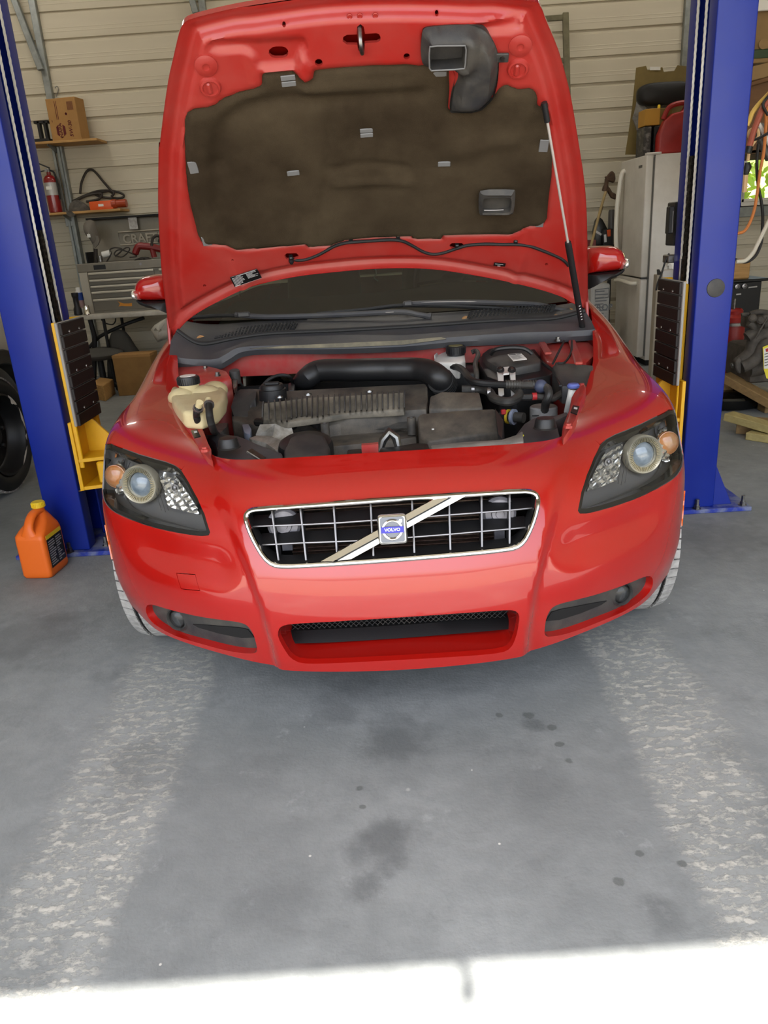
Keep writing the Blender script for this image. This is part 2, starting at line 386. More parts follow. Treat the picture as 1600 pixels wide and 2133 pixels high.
# the window at the right end of the back wall, with the sunlit yard beyond it
wx0, wx1, wz0, wz1 = WIN
mb = MB()
for a, b in (((wx0, wz0), (wx0+0.05, wz1)), ((wx1-0.05, wz0), (wx1, wz1)), ((wx0, wz0), (wx1, wz0+0.04)), ((wx0, wz1-0.04), (wx1, wz1))):
    mb.box((a[0], WALL_Y-0.03, a[1]), (b[0], WALL_Y+0.05, b[1]))
window_1 = struct(mb.build('window_1', M['white'], bev=0.004))
mb = MB()
for a, b in (((wx0+0.05, wz0+0.04), (wx0+0.085, wz1-0.04)), ((wx1-0.085, wz0+0.04), (wx1-0.05, wz1-0.04)), ((wx0+0.05, wz0+0.04), (wx1-0.05, wz0+0.07)), ((wx0+0.05, wz1-0.07), (wx1-0.05, wz1-0.04))):
    mb.box((a[0], WALL_Y+0.0, a[1]), (b[0], WALL_Y+0.03, b[1]))
mb.build('sash', M['white'], window_1, bev=0.003)
M['winglass'] = glass_mat('window_glass', 'f2f8f4', 0.0, 0.95)
MB().box((wx0+0.08, WALL_Y+0.012, wz0+0.06), (wx1-0.08, WALL_Y+0.016, wz1-0.06)).build('pane', M['winglass'], window_1)
struct(MB().box((wx0-0.25, WALL_Y-0.06, wz0-0.10), (RIGHT_X, WALL_Y, wz0-0.005)).build('trim_1', M['galv'], bev=0.004))
# yard behind the building
M['yard'] = mat('sunny_yard_soil', 'c9a98a', 0.9, col2='8fae4e', scale=0.9, thr=(0.4, 0.6), detail=8)
struct(MB().box((-15, WALL_Y+0.15, -0.25), (30, 40, -0.05)).build('ground_yard', M['yard']))
def bank():
    rows = []
    for i in range(12):
        y = 12+i*1.6; rows.append([(x, y+0.4*math.sin(x*.7), -0.1+min(i, 7)*0.62*(1+0.15*math.sin(x*1.3+i))) for x in np.linspace(-8, 24, 34)])
    return MB().grid(rows)
struct(bank().build('hill', M['yard']))
# yard shrubs: loose leaf clumps seen as a green blur through the pane
M['leaf'] = mat('shrub_leaf', '8fb03a', 0.7, col2='c3cf62', scale=3)
def shrub(x, y, r, h, label):
    mb = MB(); rnd = random.Random(int(x*100))
    for k in range(260):
        th = rnd.uniform(0, 6.28); q = r*math.sqrt(rnd.random()); z = h*rnd.random()
        q *= math.sqrt(max(0.05, 1-(z/h)**2)); c = np.array([x+q*math.cos(th), y+q*math.sin(th), z+0.03])
        d = np.array([rnd.gauss(0, 1), rnd.gauss(0, 1), rnd.gauss(0.3, 1)]); d /= np.linalg.norm(d); e = np.cross(d, (0.3, 0.5, 0.8)); e /= np.linalg.norm(e)
        a = 0.07*rnd.uniform(.7, 1.5); mb.add([c-d*a, c+e*a*.45, c+d*a, c-e*a*.45], [(0, 1, 2, 3)])
    o = mb.build('shrub', M['leaf'], smooth=False); return tag(o, label, 'shrub')
shrub(4.25, 9.6, 0.75, 1.75, 'pale green shrub growing in the yard beyond the window')

# added fill lights above the frame, fixtures included, to brighten the back wall
M['fill_tube'] = mat('fill_tube_glow', 'ffffff', .5, emit=('fff4e2', 3.0))
def fill_light(x, y, w, where):
    r = thing('fill_fixture', 'added fill light, out of view on the ceiling along the back wall, '+where, 'fill light', (x, y, ROOF_Z-.10), 'added fill lights on the ceiling')
    MB().box((x-w/2, y-.08, ROOF_Z-.06), (x+w/2, y+.08, ROOF_Z-.0)).build('housing', M['roofsheet'], r)
    for dy in (-.04, .04): MB().tube([(x-w/2+.03, y+dy, ROOF_Z-.075), (x+w/2-.03, y+dy, ROOF_Z-.075)], .014, 8).build('tube', M['fill_tube'], r)
    area_light('fill_light', (x, y, ROOF_Z-.11), (w, .16), 4.5)
for x, y, w in ((-3.2, 6.9, 'left end'), (0.2, 6.9, 'middle'), (3.2, 6.9, 'window end')): fill_light(x, y, 1.2, w)

# frayed pull rope under the door header: it throws the notch in the sunlit strip on the floor
M['pull'] = mat('pull_rope', '9a8f78', .9)
pr = MB().tube(spline([(.035, DOOR_Y-.11, DOOR_Z+.02), (.04, DOOR_Y-.112, DOOR_Z-.02), (.05, DOOR_Y-.113, DOOR_Z-.08), (.045, DOOR_Y-.112, DOOR_Z-.15)], 5), [.008]*6+[.010]*6+[.013]*4, 8).build('pull_rope', M['pull']); tag(pr, 'short frayed rope hanging from the middle of the door header', 'rope')
# ================================================================ THE CAR
car = thing('car', 'red convertible car with its bonnet raised, parked nose out between the blue lift columns', 'car', (0, 2.5, 0))

# ---- the body's skin: one smooth surface over a net of measured points (right half, mirrored across x = 0)
NET = [
 [(0.000,1.729,0.214),(0.000,1.716,0.292),(0.000,1.709,0.411),(0.000,1.728,0.513),(0.000,1.769,0.626),(0.000,1.829,0.692),(0.000,1.919,0.736)],
 [(0.165,1.734,0.216),(0.165,1.721,0.293),(0.165,1.713,0.412),(0.165,1.732,0.514),(0.165,1.775,0.626),(0.166,1.837,0.691),(0.167,1.927,0.734)],
 [(0.325,1.758,0.219),(0.325,1.745,0.293),(0.325,1.737,0.413),(0.330,1.758,0.515),(0.336,1.804,0.626),(0.338,1.869,0.689),(0.342,1.958,0.726)],
 [(0.469,1.823,0.221),(0.473,1.807,0.292),(0.478,1.796,0.410),(0.484,1.832,0.523),(0.495,1.896,0.629),(0.493,1.972,0.687),(0.476,2.038,0.719)],
 [(0.612,1.899,0.230),(0.614,1.891,0.298),(0.619,1.893,0.410),(0.626,1.939,0.538),(0.638,2.014,0.649),(0.627,2.109,0.712),(0.545,2.176,0.740)],
 [(0.712,1.984,0.231),(0.721,1.978,0.302),(0.731,1.991,0.415),(0.739,2.024,0.544),(0.752,2.090,0.664),(0.737,2.204,0.739),(0.597,2.318,0.760)],
 [(0.779,2.057,0.249),(0.802,2.062,0.314),(0.822,2.086,0.421),(0.831,2.105,0.544),(0.835,2.162,0.664),(0.818,2.280,0.759),(0.632,2.413,0.774)],
 [(0.827,2.114,0.273),(0.853,2.138,0.334),(0.871,2.171,0.431),(0.875,2.190,0.550),(0.870,2.252,0.664),(0.841,2.375,0.773),(0.670,2.518,0.791)],
 [(0.873,2.423,0.240),(0.881,2.423,0.310),(0.886,2.423,0.430),(0.888,2.431,0.560),(0.879,2.461,0.696),(0.837,2.537,0.804),(0.716,2.660,0.817)],
 [(0.879,2.755,0.240),(0.889,2.755,0.310),(0.894,2.755,0.430),(0.896,2.757,0.560),(0.890,2.770,0.739),(0.859,2.812,0.850),(0.768,2.869,0.856)],
 [(0.886,3.221,0.240),(0.893,3.221,0.310),(0.901,3.221,0.430),(0.905,3.221,0.560),(0.902,3.221,0.808),(0.881,3.221,0.914),(0.834,3.221,0.960)],
 [(0.885,4.080,0.230),(0.892,4.080,0.310),(0.900,4.080,0.440),(0.905,4.080,0.590),(0.905,4.080,0.780),(0.885,4.080,0.930),(0.830,4.080,0.985)],
 [(0.880,5.120,0.240),(0.890,5.120,0.320),(0.903,5.120,0.450),(0.908,5.120,0.600),(0.903,5.120,0.790),(0.880,5.120,0.930),(0.800,5.120,0.990)],
 [(0.830,5.830,0.260),(0.840,5.860,0.330),(0.850,5.900,0.460),(0.850,5.900,0.600),(0.840,5.870,0.780),(0.810,5.820,0.910),(0.720,5.760,0.970)],
]
NET = np.array(NET, float)
def nat_spline(u, y):
    """natural cubic spline coefficients; y: (n, k)"""
    n = len(u); h = np.diff(u); A = np.zeros((n, n)); b = np.zeros((n,)+y.shape[1:]); A[0, 0] = A[-1, -1] = 1
    for i in range(1, n-1):
        A[i, i-1], A[i, i], A[i, i+1] = h[i-1], 2*(h[i-1]+h[i]), h[i]
        b[i] = 3*((y[i+1]-y[i])/h[i]-(y[i]-y[i-1])/h[i-1])
    return np.linalg.solve(A, b.reshape(n, -1)).reshape(b.shape)
def spl_eval(u, y, c, q):
    i = np.clip(np.searchsorted(u, q, side='right')-1, 0, len(u)-2); h = u[i+1]-u[i]; t = q-u[i]
    sh = (slice(None),)+(None,)*(y.ndim-1)
    b = (y[i+1]-y[i])/h[sh]-h[sh]*(2*c[i]+c[i+1])/3
    return y[i]+t[sh]*(b+t[sh]*(c[i]+t[sh]*(c[i+1]-c[i])/(3*h[sh])))
_full = np.concatenate([(NET*np.array([-1, 1, 1]))[:0:-1], NET])               # mirrored: smooth across the middle
_du = np.linalg.norm(np.diff(_full[:, 3], axis=0), axis=1); SU = np.concatenate([[0], np.cumsum(_du)]); SU -= SU[len(NET)-1]
TV = np.array([0, .085, .215, .335, .465, .58, .70])
SMAX = SU[-1]
_c1 = nat_spline(SU, _full)
def S0(s, t):
    s = np.atleast_1d(np.asarray(s, float)); t = np.atleast_1d(np.asarray(t, float))
    col = spl_eval(SU, _full, _c1, s)                     # (m, 7, 3)
    # spline across t, per point
    cc = nat_spline(TV, np.moveaxis(col, 1, 0))           # (7, m, 3)
    y = np.moveaxis(col, 1, 0); i = np.clip(np.searchsorted(TV, t, side='right')-1, 0, len(TV)-2); k = np.arange(len(t))
    h = (TV[i+1]-TV[i])[:, None]; d = (t-TV[i])[:, None]
    b = (y[i+1, k]-y[i, k])/h-h*(2*cc[i, k]+cc[i+1, k])/3
    return y[i, k]+d*(b+d*(cc[i, k]+d*(cc[i+1, k]-cc[i, k])/(3*h)))
def N0(s, t, f=S0, e=1e-3):
    a = f(s+e, t)-f(s-e, t); b = f(s, t+e)-f(s, t-e); n = np.cross(a, b); return n/np.linalg.norm(n, axis=1)[:, None]
# relief: raised nose between two creases, dished flank under each lamp, shoulder line along each wing
_cz = np.array([.20, .29, .40, .50, .57, .63, .69, .74]); _cx = np.array([.323, .327, .341, .369, .397, .425, .458, .495])
def S(s, t):
    s = np.atleast_1d(np.asarray(s, float)); t = np.atleast_1d(np.asarray(t, float))
    p = S0(s, t); n = N0(s, t); ax = np.abs(p[:, 0]); z = p[:, 2]
    xc = np.interp(z, _cz, _cx); w = np.interp(z, [.2, .48, .59, .71], [.017, .019, .028, .05])
    front = smoothstep(2.3, 2.15, p[:, 1])
    hgt = np.interp(z, [.18, .25, .48, .57, .66, .72], [.010, .017, .018, .014, .007, .0])
    d = hgt*smoothstep(xc+w, xc-w, ax)*front
    # dish under the lamp
    d = d-0.012*np.exp(-((z-.49)/.045)**2)*smoothstep(.375, .47, ax)*smoothstep(.80, .66, ax)*front
    n = n*np.where((n*(p-np.array([0, 3.2, .3]))).sum(1) < 0, -1, 1)[:, None]
    return p+n*d[:, None]
# dense table for turning sight lines (or side-view points) into places on the skin
_gs = np.linspace(-SMAX, SMAX, 900); _gt = np.linspace(0, .70, 140); _GS, _GT = np.meshgrid(_gs, _gt, indexing='ij')
_PT = S(_GS.ravel(), _GT.ravel()); _NT = N0(_GS.ravel(), _GT.ravel(), S)
_NT *= np.where((_NT*( _PT-np.array([0, 3.2, .3]))).sum(1) < 0, -1, 1)[:, None]
_PX = proj(_PT); _vis = ((_NT*(EYE-_PT)).sum(1) > 0) & (_PT[:, 1] < 3.9)
def inv_table(pts, table, ok):
    out = []
    gs, gt = _GS.ravel(), _GT.ravel()
    for q in pts:
        d = ((table-np.asarray(q))**2).sum(1)+np.where(ok, 0, 1e9); k = int(np.argmin(d)); i, j = divmod(k, len(_gt))
        s, t = gs[k], gt[k]
        i0, j0 = min(max(i, 1), len(_gs)-2), min(max(j, 1), len(_gt)-2); nt_ = len(_gt)
        a = (table[(i0+1)*nt_+j0]-table[(i0-1)*nt_+j0])/(gs[(i0+1)*nt_+j0]-gs[(i0-1)*nt_+j0]); b = (table[i0*nt_+j0+1]-table[i0*nt_+j0-1])/(gt[i0*nt_+j0+1]-gt[i0*nt_+j0-1])
        J = np.stack([a, b], 1); r = np.asarray(q)-table[k]
        try: ds = np.linalg.solve(J, r)
        except np.linalg.LinAlgError: ds = np.zeros(2)
        ds = np.clip(ds, -.01, .01); out.append((float(np.clip(s+ds[0], -SMAX, SMAX)), float(np.clip(t+ds[1], 0, .70))))
    return out
def on_skin(px): return inv_table(px, _PX, _vis)
_SIDE = _PT[:, 1:3]; _oks = (_GS.ravel() > 0.6) & (_PT[:, 0] > 0.5)
def on_side(yz): return inv_table(yz, _SIDE, _oks)
def mirror(poly): return [(-s, t) for s, t in reversed(poly)]

def inside(poly, pts):
    x, y = pts[:, 0], pts[:, 1]; c = np.zeros(len(pts), bool); n = len(poly); j = n-1
    for i in range(n):
        xi, yi = poly[i]; xj, yj = poly[j]
        if yi != yj: c ^= ((yi > y) != (yj > y)) & (x < (xj-xi)*(y-yi)/(yj-yi)+xi)
        j = i
    return c
def densify(poly, step):
    out = []
    for i in range(len(poly)):
        a, b = np.array(poly[i]), np.array(poly[(i+1) % len(poly)]); n = max(1, int(math.ceil(np.linalg.norm(b-a)/step)))
        out += [tuple(a+(b-a)*k/n) for k in range(n)]
    return out
def fill2d(outer, holes=(), step=0.02, rings=()):
    """triangulate a flat outline with holes on a regular inner grid -> points, triangles, boundary loops"""
    loops = [densify(outer, step)]+[densify(h, step*.7) for h in holes]
    pts = []; edges = []
    for lp in loops:
        k = len(pts); pts += lp; edges += [(k+i, k+(i+1) % len(lp)) for i in range(len(lp))]
    arr = np.array(pts); lo, hi = arr.min(0), arr.max(0)
    gx, gy = np.meshgrid(np.arange(lo[0]+step/2, hi[0], step), np.arange(lo[1]+step/2, hi[1], step)); g = np.stack([gx.ravel(), gy.ravel()], 1)
    keep = inside(loops[0], g)
    if rings:
        keep &= pdist(loops[0], g) > max(rings)+step*.5
        for r_ in rings:
            lp = np.array(inset(loops[0], r_)); ok_ = inside(loops[0], lp) & (pdist(loops[0], lp) > r_*.97)
            for h in loops[1:]: ok_ &= ~inside(h, lp)
            pts += [tuple(p) for p in lp[ok_]]
        arr = np.array(pts)
    for h in loops[1:]: keep &= ~inside(h, g)
    g = g[keep]
    if len(g):
        dmin = np.full(len(g), 9.0)
        for p in arr: dmin = np.minimum(dmin, ((g-p)**2).sum(1))
        g = g[dmin > (step*.45)**2]
    allp = [Vector(p) for p in pts]+[Vector(p) for p in g]
    v2, e2, f2, ov, oe, of = delaunay_2d_cdt(allp, edges, [], 0, 1e-7)
    v2 = np.array([tuple(v) for v in v2]); cen = np.array([v2[list(f)].mean(0) for f in f2]); ok = inside(loops[0], cen)
    for h in loops[1:]: ok &= ~inside(h, cen)
    tris = [tuple(f) for f, o in zip(f2, ok) if o]
    return v2, tris
def skin_panel(name, outer, holes=(), step=0.02, m=None, parent=None, off=0.0, lip=0.018, f=None, flat=False):
    """a piece of the car's skin with returned edges"""
    f = f or S
    v2, tris = fill2d(outer, holes, step)
    p = f(v2[:, 0], v2[:, 1]); n = N0(v2[:, 0], v2[:, 1], f)
    n *= np.where((n*(p-np.array([0, 3.2, .3]))).sum(1) < 0, -1, 1)[:, None]
    p = p+n*off
    mb = MB(); tri2 = []
    for t in tris:
        a, b, c = p[list(t)]; nn = np.cross(b-a, c-a)
        tri2.append(t if nn @ n[t[0]] > 0 else t[::-1])
    mb.add(p, tri2); nv = [v for v in n]
    if lip:
        cnt = {}
        for t in tri2:
            for a, b in ((t[0], t[1]), (t[1], t[2]), (t[2], t[0])): cnt[(a, b)] = 1
        bd = [(a, b) for a, b in cnt if (b, a) not in cnt]
        lat = {}
        for a, b in bd:
            w = np.cross(p[b]-p[a], n[a]); w = w/max(np.linalg.norm(w), 1e-9)
            for k in (a, b): lat[k] = lat.get(k, 0)+w
        idx = {}
        for k, w in lat.items():
            w = w/max(np.linalg.norm(w), 1e-9); idx[k] = len(mb.v); mb.v += [tuple(p[k]), tuple(p[k]-n[k]*lip)]; nv += [w, w]
        for a, b in bd: mb.f.append((b, a, idx[a], idx[b])); mb.f[-1] = (idx[b], idx[a], idx[a]+1, idx[b]+1)
    offp = wloc(parent); me = bpy.data.meshes.new(name)
    me.from_pydata([(x-offp[0], y-offp[1], z-offp[2]) for x, y, z in mb.v], [], mb.f)
    me.shade_smooth()
    if len(me.vertices) == len(nv): me.normals_split_custom_set_from_vertices([tuple(map(float, v)) for v in nv])
    o = bpy.data.objects.new(name, me); COL.objects.link(o); me.materials.append(m)
    if parent: o.parent = parent
    return o
def inset(poly, d):
    """shrink a flat outline by d"""
    a = np.array(poly); n = len(a); area = 0.5*sum(a[i][0]*a[(i+1) % n][1]-a[(i+1) % n][0]*a[i][1] for i in range(n)); sg = 1 if area > 0 else -1
    out = []
    for i in range(n):
        e1 = a[i]-a[i-1]; e2 = a[(i+1) % n]-a[i]; e1 /= max(np.linalg.norm(e1), 1e-9); e2 /= max(np.linalg.norm(e2), 1e-9)
        n1 = np.array([-e1[1], e1[0]])*sg; n2 = np.array([-e2[1], e2[0]])*sg; b = n1+n2; b /= max(np.linalg.norm(b), 1e-9); k = max(b @ n1, 0.5)
        out.append(tuple(a[i]+b*d/k))
    return out
def chaikin(poly, n=1):
    for _ in range(n):
        q = []
        for i in range(len(poly)):
            a, b = np.array(poly[i]), np.array(poly[(i+1) % len(poly)]); q += [tuple(.75*a+.25*b), tuple(.25*a+.75*b)]
        poly = q
    return poly

def pdist(poly, q):
    """distance of points q to a closed outline"""
    a = np.array(poly); b = np.roll(a, -1, 0); d = np.full(len(q), 9.0)
    for i in range(len(a)):
        e = b[i]-a[i]; t = np.clip(((q-a[i]) @ e)/max(e @ e, 1e-12), 0, 1); d = np.minimum(d, np.linalg.norm(q-a[i]-t[:, None]*e, axis=1))
    return d
# ---- outlines traced on the skin (right side, then mirrored)
HL = zpts(1190, 830, 6.154, [(85,1440),(110,1476),(200,1475),(350,1442),(500,1400),(650,1352),(800,1300),(950,1236),(1100,1160),(1200,1102),(1300,1040),(1360,985),(1400,930),(1428,870),(1440,800),(1452,700),(1455,600),(1450,470),(1438,350),(1420,250),(1395,180),(1372,120),(1345,92),(1250,140),(1100,220),(900,320),(700,405),(560,460),(450,520),(370,600),(290,760),(200,980),(130,1200)])
HL_ST = on_skin(HL)
FOG = chaikin(zpts(1080, 1180, 4.706, [(256,655),(258,600),(272,510),(305,435),(345,392),(420,362),(560,328),(750,280),(950,215),(1100,158),(1220,106),(1280,90),(1312,105),(1322,150),(1312,205),(1270,275),(1180,350),(1080,415),(1000,458),(800,540),(600,620),(430,672),(300,690),(268,682)]))
FOG_ST = on_skin(FOG)
LOW = chaikin(zpts(480, 980, 2.388, [(236,830),(238,795),(252,775),(300,763),(500,752),(900,727),(1200,706),(1370,694),(1415,696),(1437,715),(1436,760),(1420,835),(1395,885),(1350,908),(1200,922),(800,945),(450,962),(350,960),(300,935),(268,890)]))
LOW_ST = on_skin(LOW)
GRL = chaikin(zpts(480, 980, 2.388, [(66,240),(70,212),(95,190),(140,182),(400,163),(800,134),(1200,108),(1450,93),(1505,98),(1538,120),(1540,165),(1525,230),(1500,300),(1465,365),(1420,398),(1340,410),(1200,425),(900,450),(600,472),(400,484),(270,490),(210,482),(160,440),(115,365),(85,300)]))
GRL_ST = on_skin(GRL)
SEAM = on_skin([(1198,884),(1208,887),(1216,891),(1224,899),(1231,908),(1240,917),(1250,925)])
# where the outline of the lamp meets seam and side
def nearest(poly, q): return int(np.argmin([(a-q[0])**2+(b-q[1])**2 for a, b in poly]))
i_seam = nearest(HL, (1250, 925)); i_low = nearest(HL, (1424, 985)); i_top = nearest(HL, (1409, 846))
AXLE_Y, AXLE_Z, ARCH = 2.48, 0.318, 0.362
def arch_pts(y0, a0, a1, n): return [(y0-ARCH*math.cos(R(a0+(a1-a0)*k/n)), AXLE_Z+ARCH*math.sin(R(a0+(a1-a0)*k/n))) for k in range(n+1)]
arch_low = on_side(arch_pts(AXLE_Y, -12, 41, 6)); arch_high = on_side(arch_pts(AXLE_Y, 41, 192, 20))
n_ = len(HL_ST)
lower_edge = [HL_ST[k % n_] for k in range(i_low, -1, -1)]                       # outer low corner -> tip
inner_edge = [HL_ST[k] for k in range(n_-1, i_seam-1, -1)]                       # tip -> seam, up the inner side
seam_s = SEAM[0][0]
half = [(0.0, 0.0)]+[(s, 0.0) for s in np.linspace(0, arch_low[0][0], 20)[1:]]+arch_low+lower_edge+inner_edge+SEAM[::-1][1:]+[(seam_s, 0.70)]
bumper_outline = half+[(s, 0.70) for s in np.linspace(seam_s, 0, 14)[1:]]
bumper_outline = bumper_outline+[(-s, t) for s, t in reversed(half[1:])][0:]
TOW = on_skin([(367,1193),(407,1196),(417,1231),(377,1227)])
skin_panel('front_bumper', bumper_outline, [GRL_ST, LOW_ST, FOG_ST, mirror(FOG_ST), TOW], 0.0115, M['paint'], car)
lab(skin_panel('towing_eye_cover', inset(TOW, .0016), (), 0.015, M['paint'], car, off=-0.0006), 'small square red towing eye cover set into the bumper')
s_door = on_side([(3.28, .6)])[0][0]
outer_up = [HL_ST[k] for k in range(i_seam, i_low-1, -1)]                        # seam -> top corner -> down the outer side
fender = [(seam_s, .70)]+SEAM+outer_up[1:]+arch_high+[(s, 0.0) for s in np.linspace(arch_high[-1][0], s_door, 8)[1:]]+[(s_door, t) for t in np.linspace(0, .70, 12)[1:]]+[(s, .70) for s in np.linspace(s_door, seam_s, 24)[1:-1]]
skin_panel('fender', fender, (), 0.02, M['paint'], car)
skin_panel('fender', mirror(fender), (), 0.02, M['paint'], car)
# doors and rear quarters
s_d2 = on_side([(4.55, .6)])[0][0]; s_ax = 5.08
rear_arch = on_side([(s_ax-ARCH*math.cos(R(a)), AXLE_Z+ARCH*math.sin(R(a))) for a in np.linspace(-12, 192, 26)])
door = [(s_door+.006, 0), (s_d2, 0), (s_d2, .70), (s_door+.006, .70)]
rear = [(s_d2+.006, 0)]+rear_arch+[(SMAX, 0), (SMAX, .70), (s_d2+.006, .70)]
for fn in (lambda q: q, mirror):
    skin_panel('door', fn(door), (), 0.05, M['paint'], car)
    skin_panel('rear_quarter', fn(rear), (), 0.05, M['paint'], car)
# boot, rear end
e = S(np.full(12, SMAX), np.linspace(0, .70, 12)); e2 = S(np.full(12, -SMAX), np.linspace(0, .70, 12))
MB().grid([[a+(b-a)*k/10+np.array([0, .10*(1-((k-5)/5)**2), 0]) for k in range(11)] for a, b in zip(e, e2)]).build('rear_bumper', M['paint'], car)
# ---------------------------------------------------------------- front end fittings
CEN = np.array([0, 3.2, .3])
def at_skin(px, depth=0.0):
    """sight line -> point `depth` behind the skin, and the skin's outward normal there"""
    st = on_skin(px); s = np.array([a for a, b in st]); t = np.array([b for a, b in st]); p = S(s, t); n = N0(s, t, S)
    n *= np.where((n*(p-CEN)).sum(1) < 0, -1, 1)[:, None]
    d = np.array([ray(*q) for q in px]); d /= np.linalg.norm(d, axis=1)[:, None]
    c0 = -(n*d).sum(1); c = np.clip(c0, .35, 1); w = smoothstep(.3, .6, c0)[:, None]     # at a grazing edge go straight in
    return p+w*d*(depth/c)[:, None]-(1-w)*n*depth, n
def px_panel(name, poly, depth, m, parent, step=7, thick=0.004, holes=(), bulge=None, **kw):
    v2, tris = fill2d(poly, holes, step); p, n = at_skin([tuple(v) for v in v2], depth)
    if bulge is not None: p = p+n*np.array([bulge(*v) for v in v2])[:, None]
    mb = MB(); k = len(p); mb.add(list(p)+list(p-n*thick), [t for t in tris]+[tuple(i+k for i in t[::-1]) for t in tris])
    edges = {}
    for t in tris:
        for a, b in ((t[0], t[1]), (t[1], t[2]), (t[2], t[0])): edges[(a, b)] = 1
    for a, b in edges:
        if (b, a) not in edges: mb.f.append((b, a, a+k, b+k))
    return mb.build(name, m, parent, **kw)
def flip(px):
    """the same point on the car's other side"""
    st = on_skin(px); q = S(np.array([-a for a, b in st]), np.array([b for a, b in st])); return [tuple(v) for v in proj(q)]
def rim_wall(name, loop, depth, m, parent, n_dir=None, flare=0.0):
    lp = densify(loop, .012); s = np.array([a for a, b in lp]); t = np.array([b for a, b in lp]); p = S(s, t); n = N0(s, t, S); n *= np.where((n*(p-CEN)).sum(1) < 0, -1, 1)[:, None]
    d = n if n_dir is None else np.tile(np.asarray(n_dir, float), (len(p), 1))
    return MB().grid([list(p-n*.001), list(p-d*depth)], close_u=True).build(name, m, parent)

M['gloss_black'] = mat('gloss_black', '0c0c0d', 0.12, coat=0.6)
M['lamp_glass'] = glass_mat('lamp_glass', 'f4f6f8', 0.01, 0.97, 1.45)
M['lamp_bezel'] = mat('lamp_bezel', '686663', 0.42)
M['reflector'] = mat('mirror_reflector', 'eeece6', 0.16, 0.85, bump=0.6, bscale=90, coat=1.0)
M['cream_ring'] = mat('ribbed_lamp_ring', 'd9d0b8', 0.25, 0.35)
M['amber'] = mat('amber_lens', 'e9b07e', 0.15, spec=0.6, coat=0.8, col2='e0812f', scale=30)
M['proj'] = mat('projector_lens_glass', 'a9b4bb', 0.03, spec=0.8, coat=1.0, col2='6f7c86', scale=14)
def headlight(side):
    fx = (lambda q: q) if side > 0 else flip
    hl = fx(HL)
    base = HL_ST if side > 0 else mirror(HL_ST)
    hd = skin_panel('headlight', inset(base, .0015), [inset(base, .013)], .010, M['gloss_black'], car, off=-.002, lip=.03)
    lab(hd, 'clear headlight with black border, '+('on the side of the long black box-lidded battery' if side > 0 else 'on the side of the cream coolant tank'))
    skin_panel('lens', inset(base, .0125), (), .02, M['lamp_glass'], hd, off=-.003, lip=0)
    px_panel('bezel', [tuple(np.array(q)+(np.mean(fx(HL), 0)-np.array(q))*.04) for q in fx(HL)], .060, M['lamp_bezel'], hd, step=12, thick=.003)
    # side walls of the lamp's bowl
    st = on_skin(hl); p0 = S(np.array([a for a, b in st]), np.array([b for a, b in st])); n1 = at_skin(hl, 0.0)[1]; p1 = p0-n1*.060+(p0.mean(0)-p0)*.06
    MB().grid([list(p0*.999+p1*.001), list(p1)], close_u=True).build('bowl', M['lamp_bezel'], hd)
    z = lambda pts: fx(zpts(1190, 830, 6.154, pts))
    def disc(c, r_px, depth, prof, name, m, n=40, par=hd, tilt=0.0):
        q, nn = at_skin(fx([c]), depth); ax = np.array([.22*side, -1, .12]); ax /= np.linalg.norm(ax)
        k = np.linalg.norm(q[0]-EYE)/FOCAL*r_px
        return MB().lathe([(r*k, h*k) for r, h in prof], q[0], ax, n=n).build(name, m, par)
    c0 = (1190+925/6.154, 830+715/6.154)
    ring = disc(c0, 38, .045, [(.66, -.35), (.66, -.05), (.80, .10), (.97, .2), (1.02, .12), (1.02, -.35)], 'projector_ring', M['cream_ring'])
    # fine ribs round the ring
    q, nn = at_skin(fx([c0]), .045); ax = np.array([.22*side, -1, .12]); ax /= np.linalg.norm(ax); k = np.linalg.norm(q[0]-EYE)/FOCAL*38
    u = np.cross(ax, (0, 0, 1)); u /= np.linalg.norm(u); w = np.cross(u, ax); mb = MB()
    for i in range(54):
        a = 2*math.pi*i/54; d = u*math.cos(a)+w*math.sin(a); e = -u*math.sin(a)+w*math.cos(a)
        mb.cbox(q[0]+d*.82*k+ax*k*.14, (.022*k*2, .30*k, .05*k), (e, d, ax))
    mb.build('ring_ribs', mat('ring_rib_shade', '9c9070', .3, .3), ring, kind='stuff')
    disc((1190+900/6.154, 830+715/6.154), 26, .052, [(1, -.4), (1, 0), (.93, .18), (.8, .32), (.6, .43), (.3, .5), (0, .52)], 'projector_lens', M['proj'])
    rf = px_panel('outer_reflector', z([(1160,420),(1210,350),(1300,300),(1370,330),(1395,420),(1395,620),(1388,760),(1340,800),(1260,795),(1165,770),(1120,640),(1110,500)]), .050, M['reflector'], hd, step=4, bulge=lambda a, b: .004*math.sin(a*.42)*math.sin(b*.30))
    disc((1190+1250/6.154, 830+570/6.154), 21.5, .042, [(1.06, -.35), (1.06, .02), (1, .03), (.95, .12), (.82, .24), (.6, .34), (.3, .40), (0, .42)], 'turn_signal', M['amber'])
    px_panel('inner_reflector', z([(520,580),(600,543),(655,565),(680,610),(655,660),(640,760),(615,900),(590,1010),(575,1050),(400,1128),(205,1190),(230,1090),(290,960),(360,820),(440,680)]), .048, M['reflector'], hd, step=4, bulge=lambda a, b: .005*math.sin(a*.30+b*.12)*math.sin(b*.34))
    disc((1190+478/6.154, 830+815/6.154), 8.5, .044, [(1, -.5), (1, .2), (.72, .2), (.7, -.1), (.4, -.1), (.4, .3), (0, .45)], 'high_beam_bulb', M['satin'], n=24)
    px_panel('side_marker', z([(1330,225),(1365,180),(1392,230),(1385,270)]), .030, M['amber'], hd, step=6)
    # vertical mouldings in the lamp's inner edge
    mb = MB()
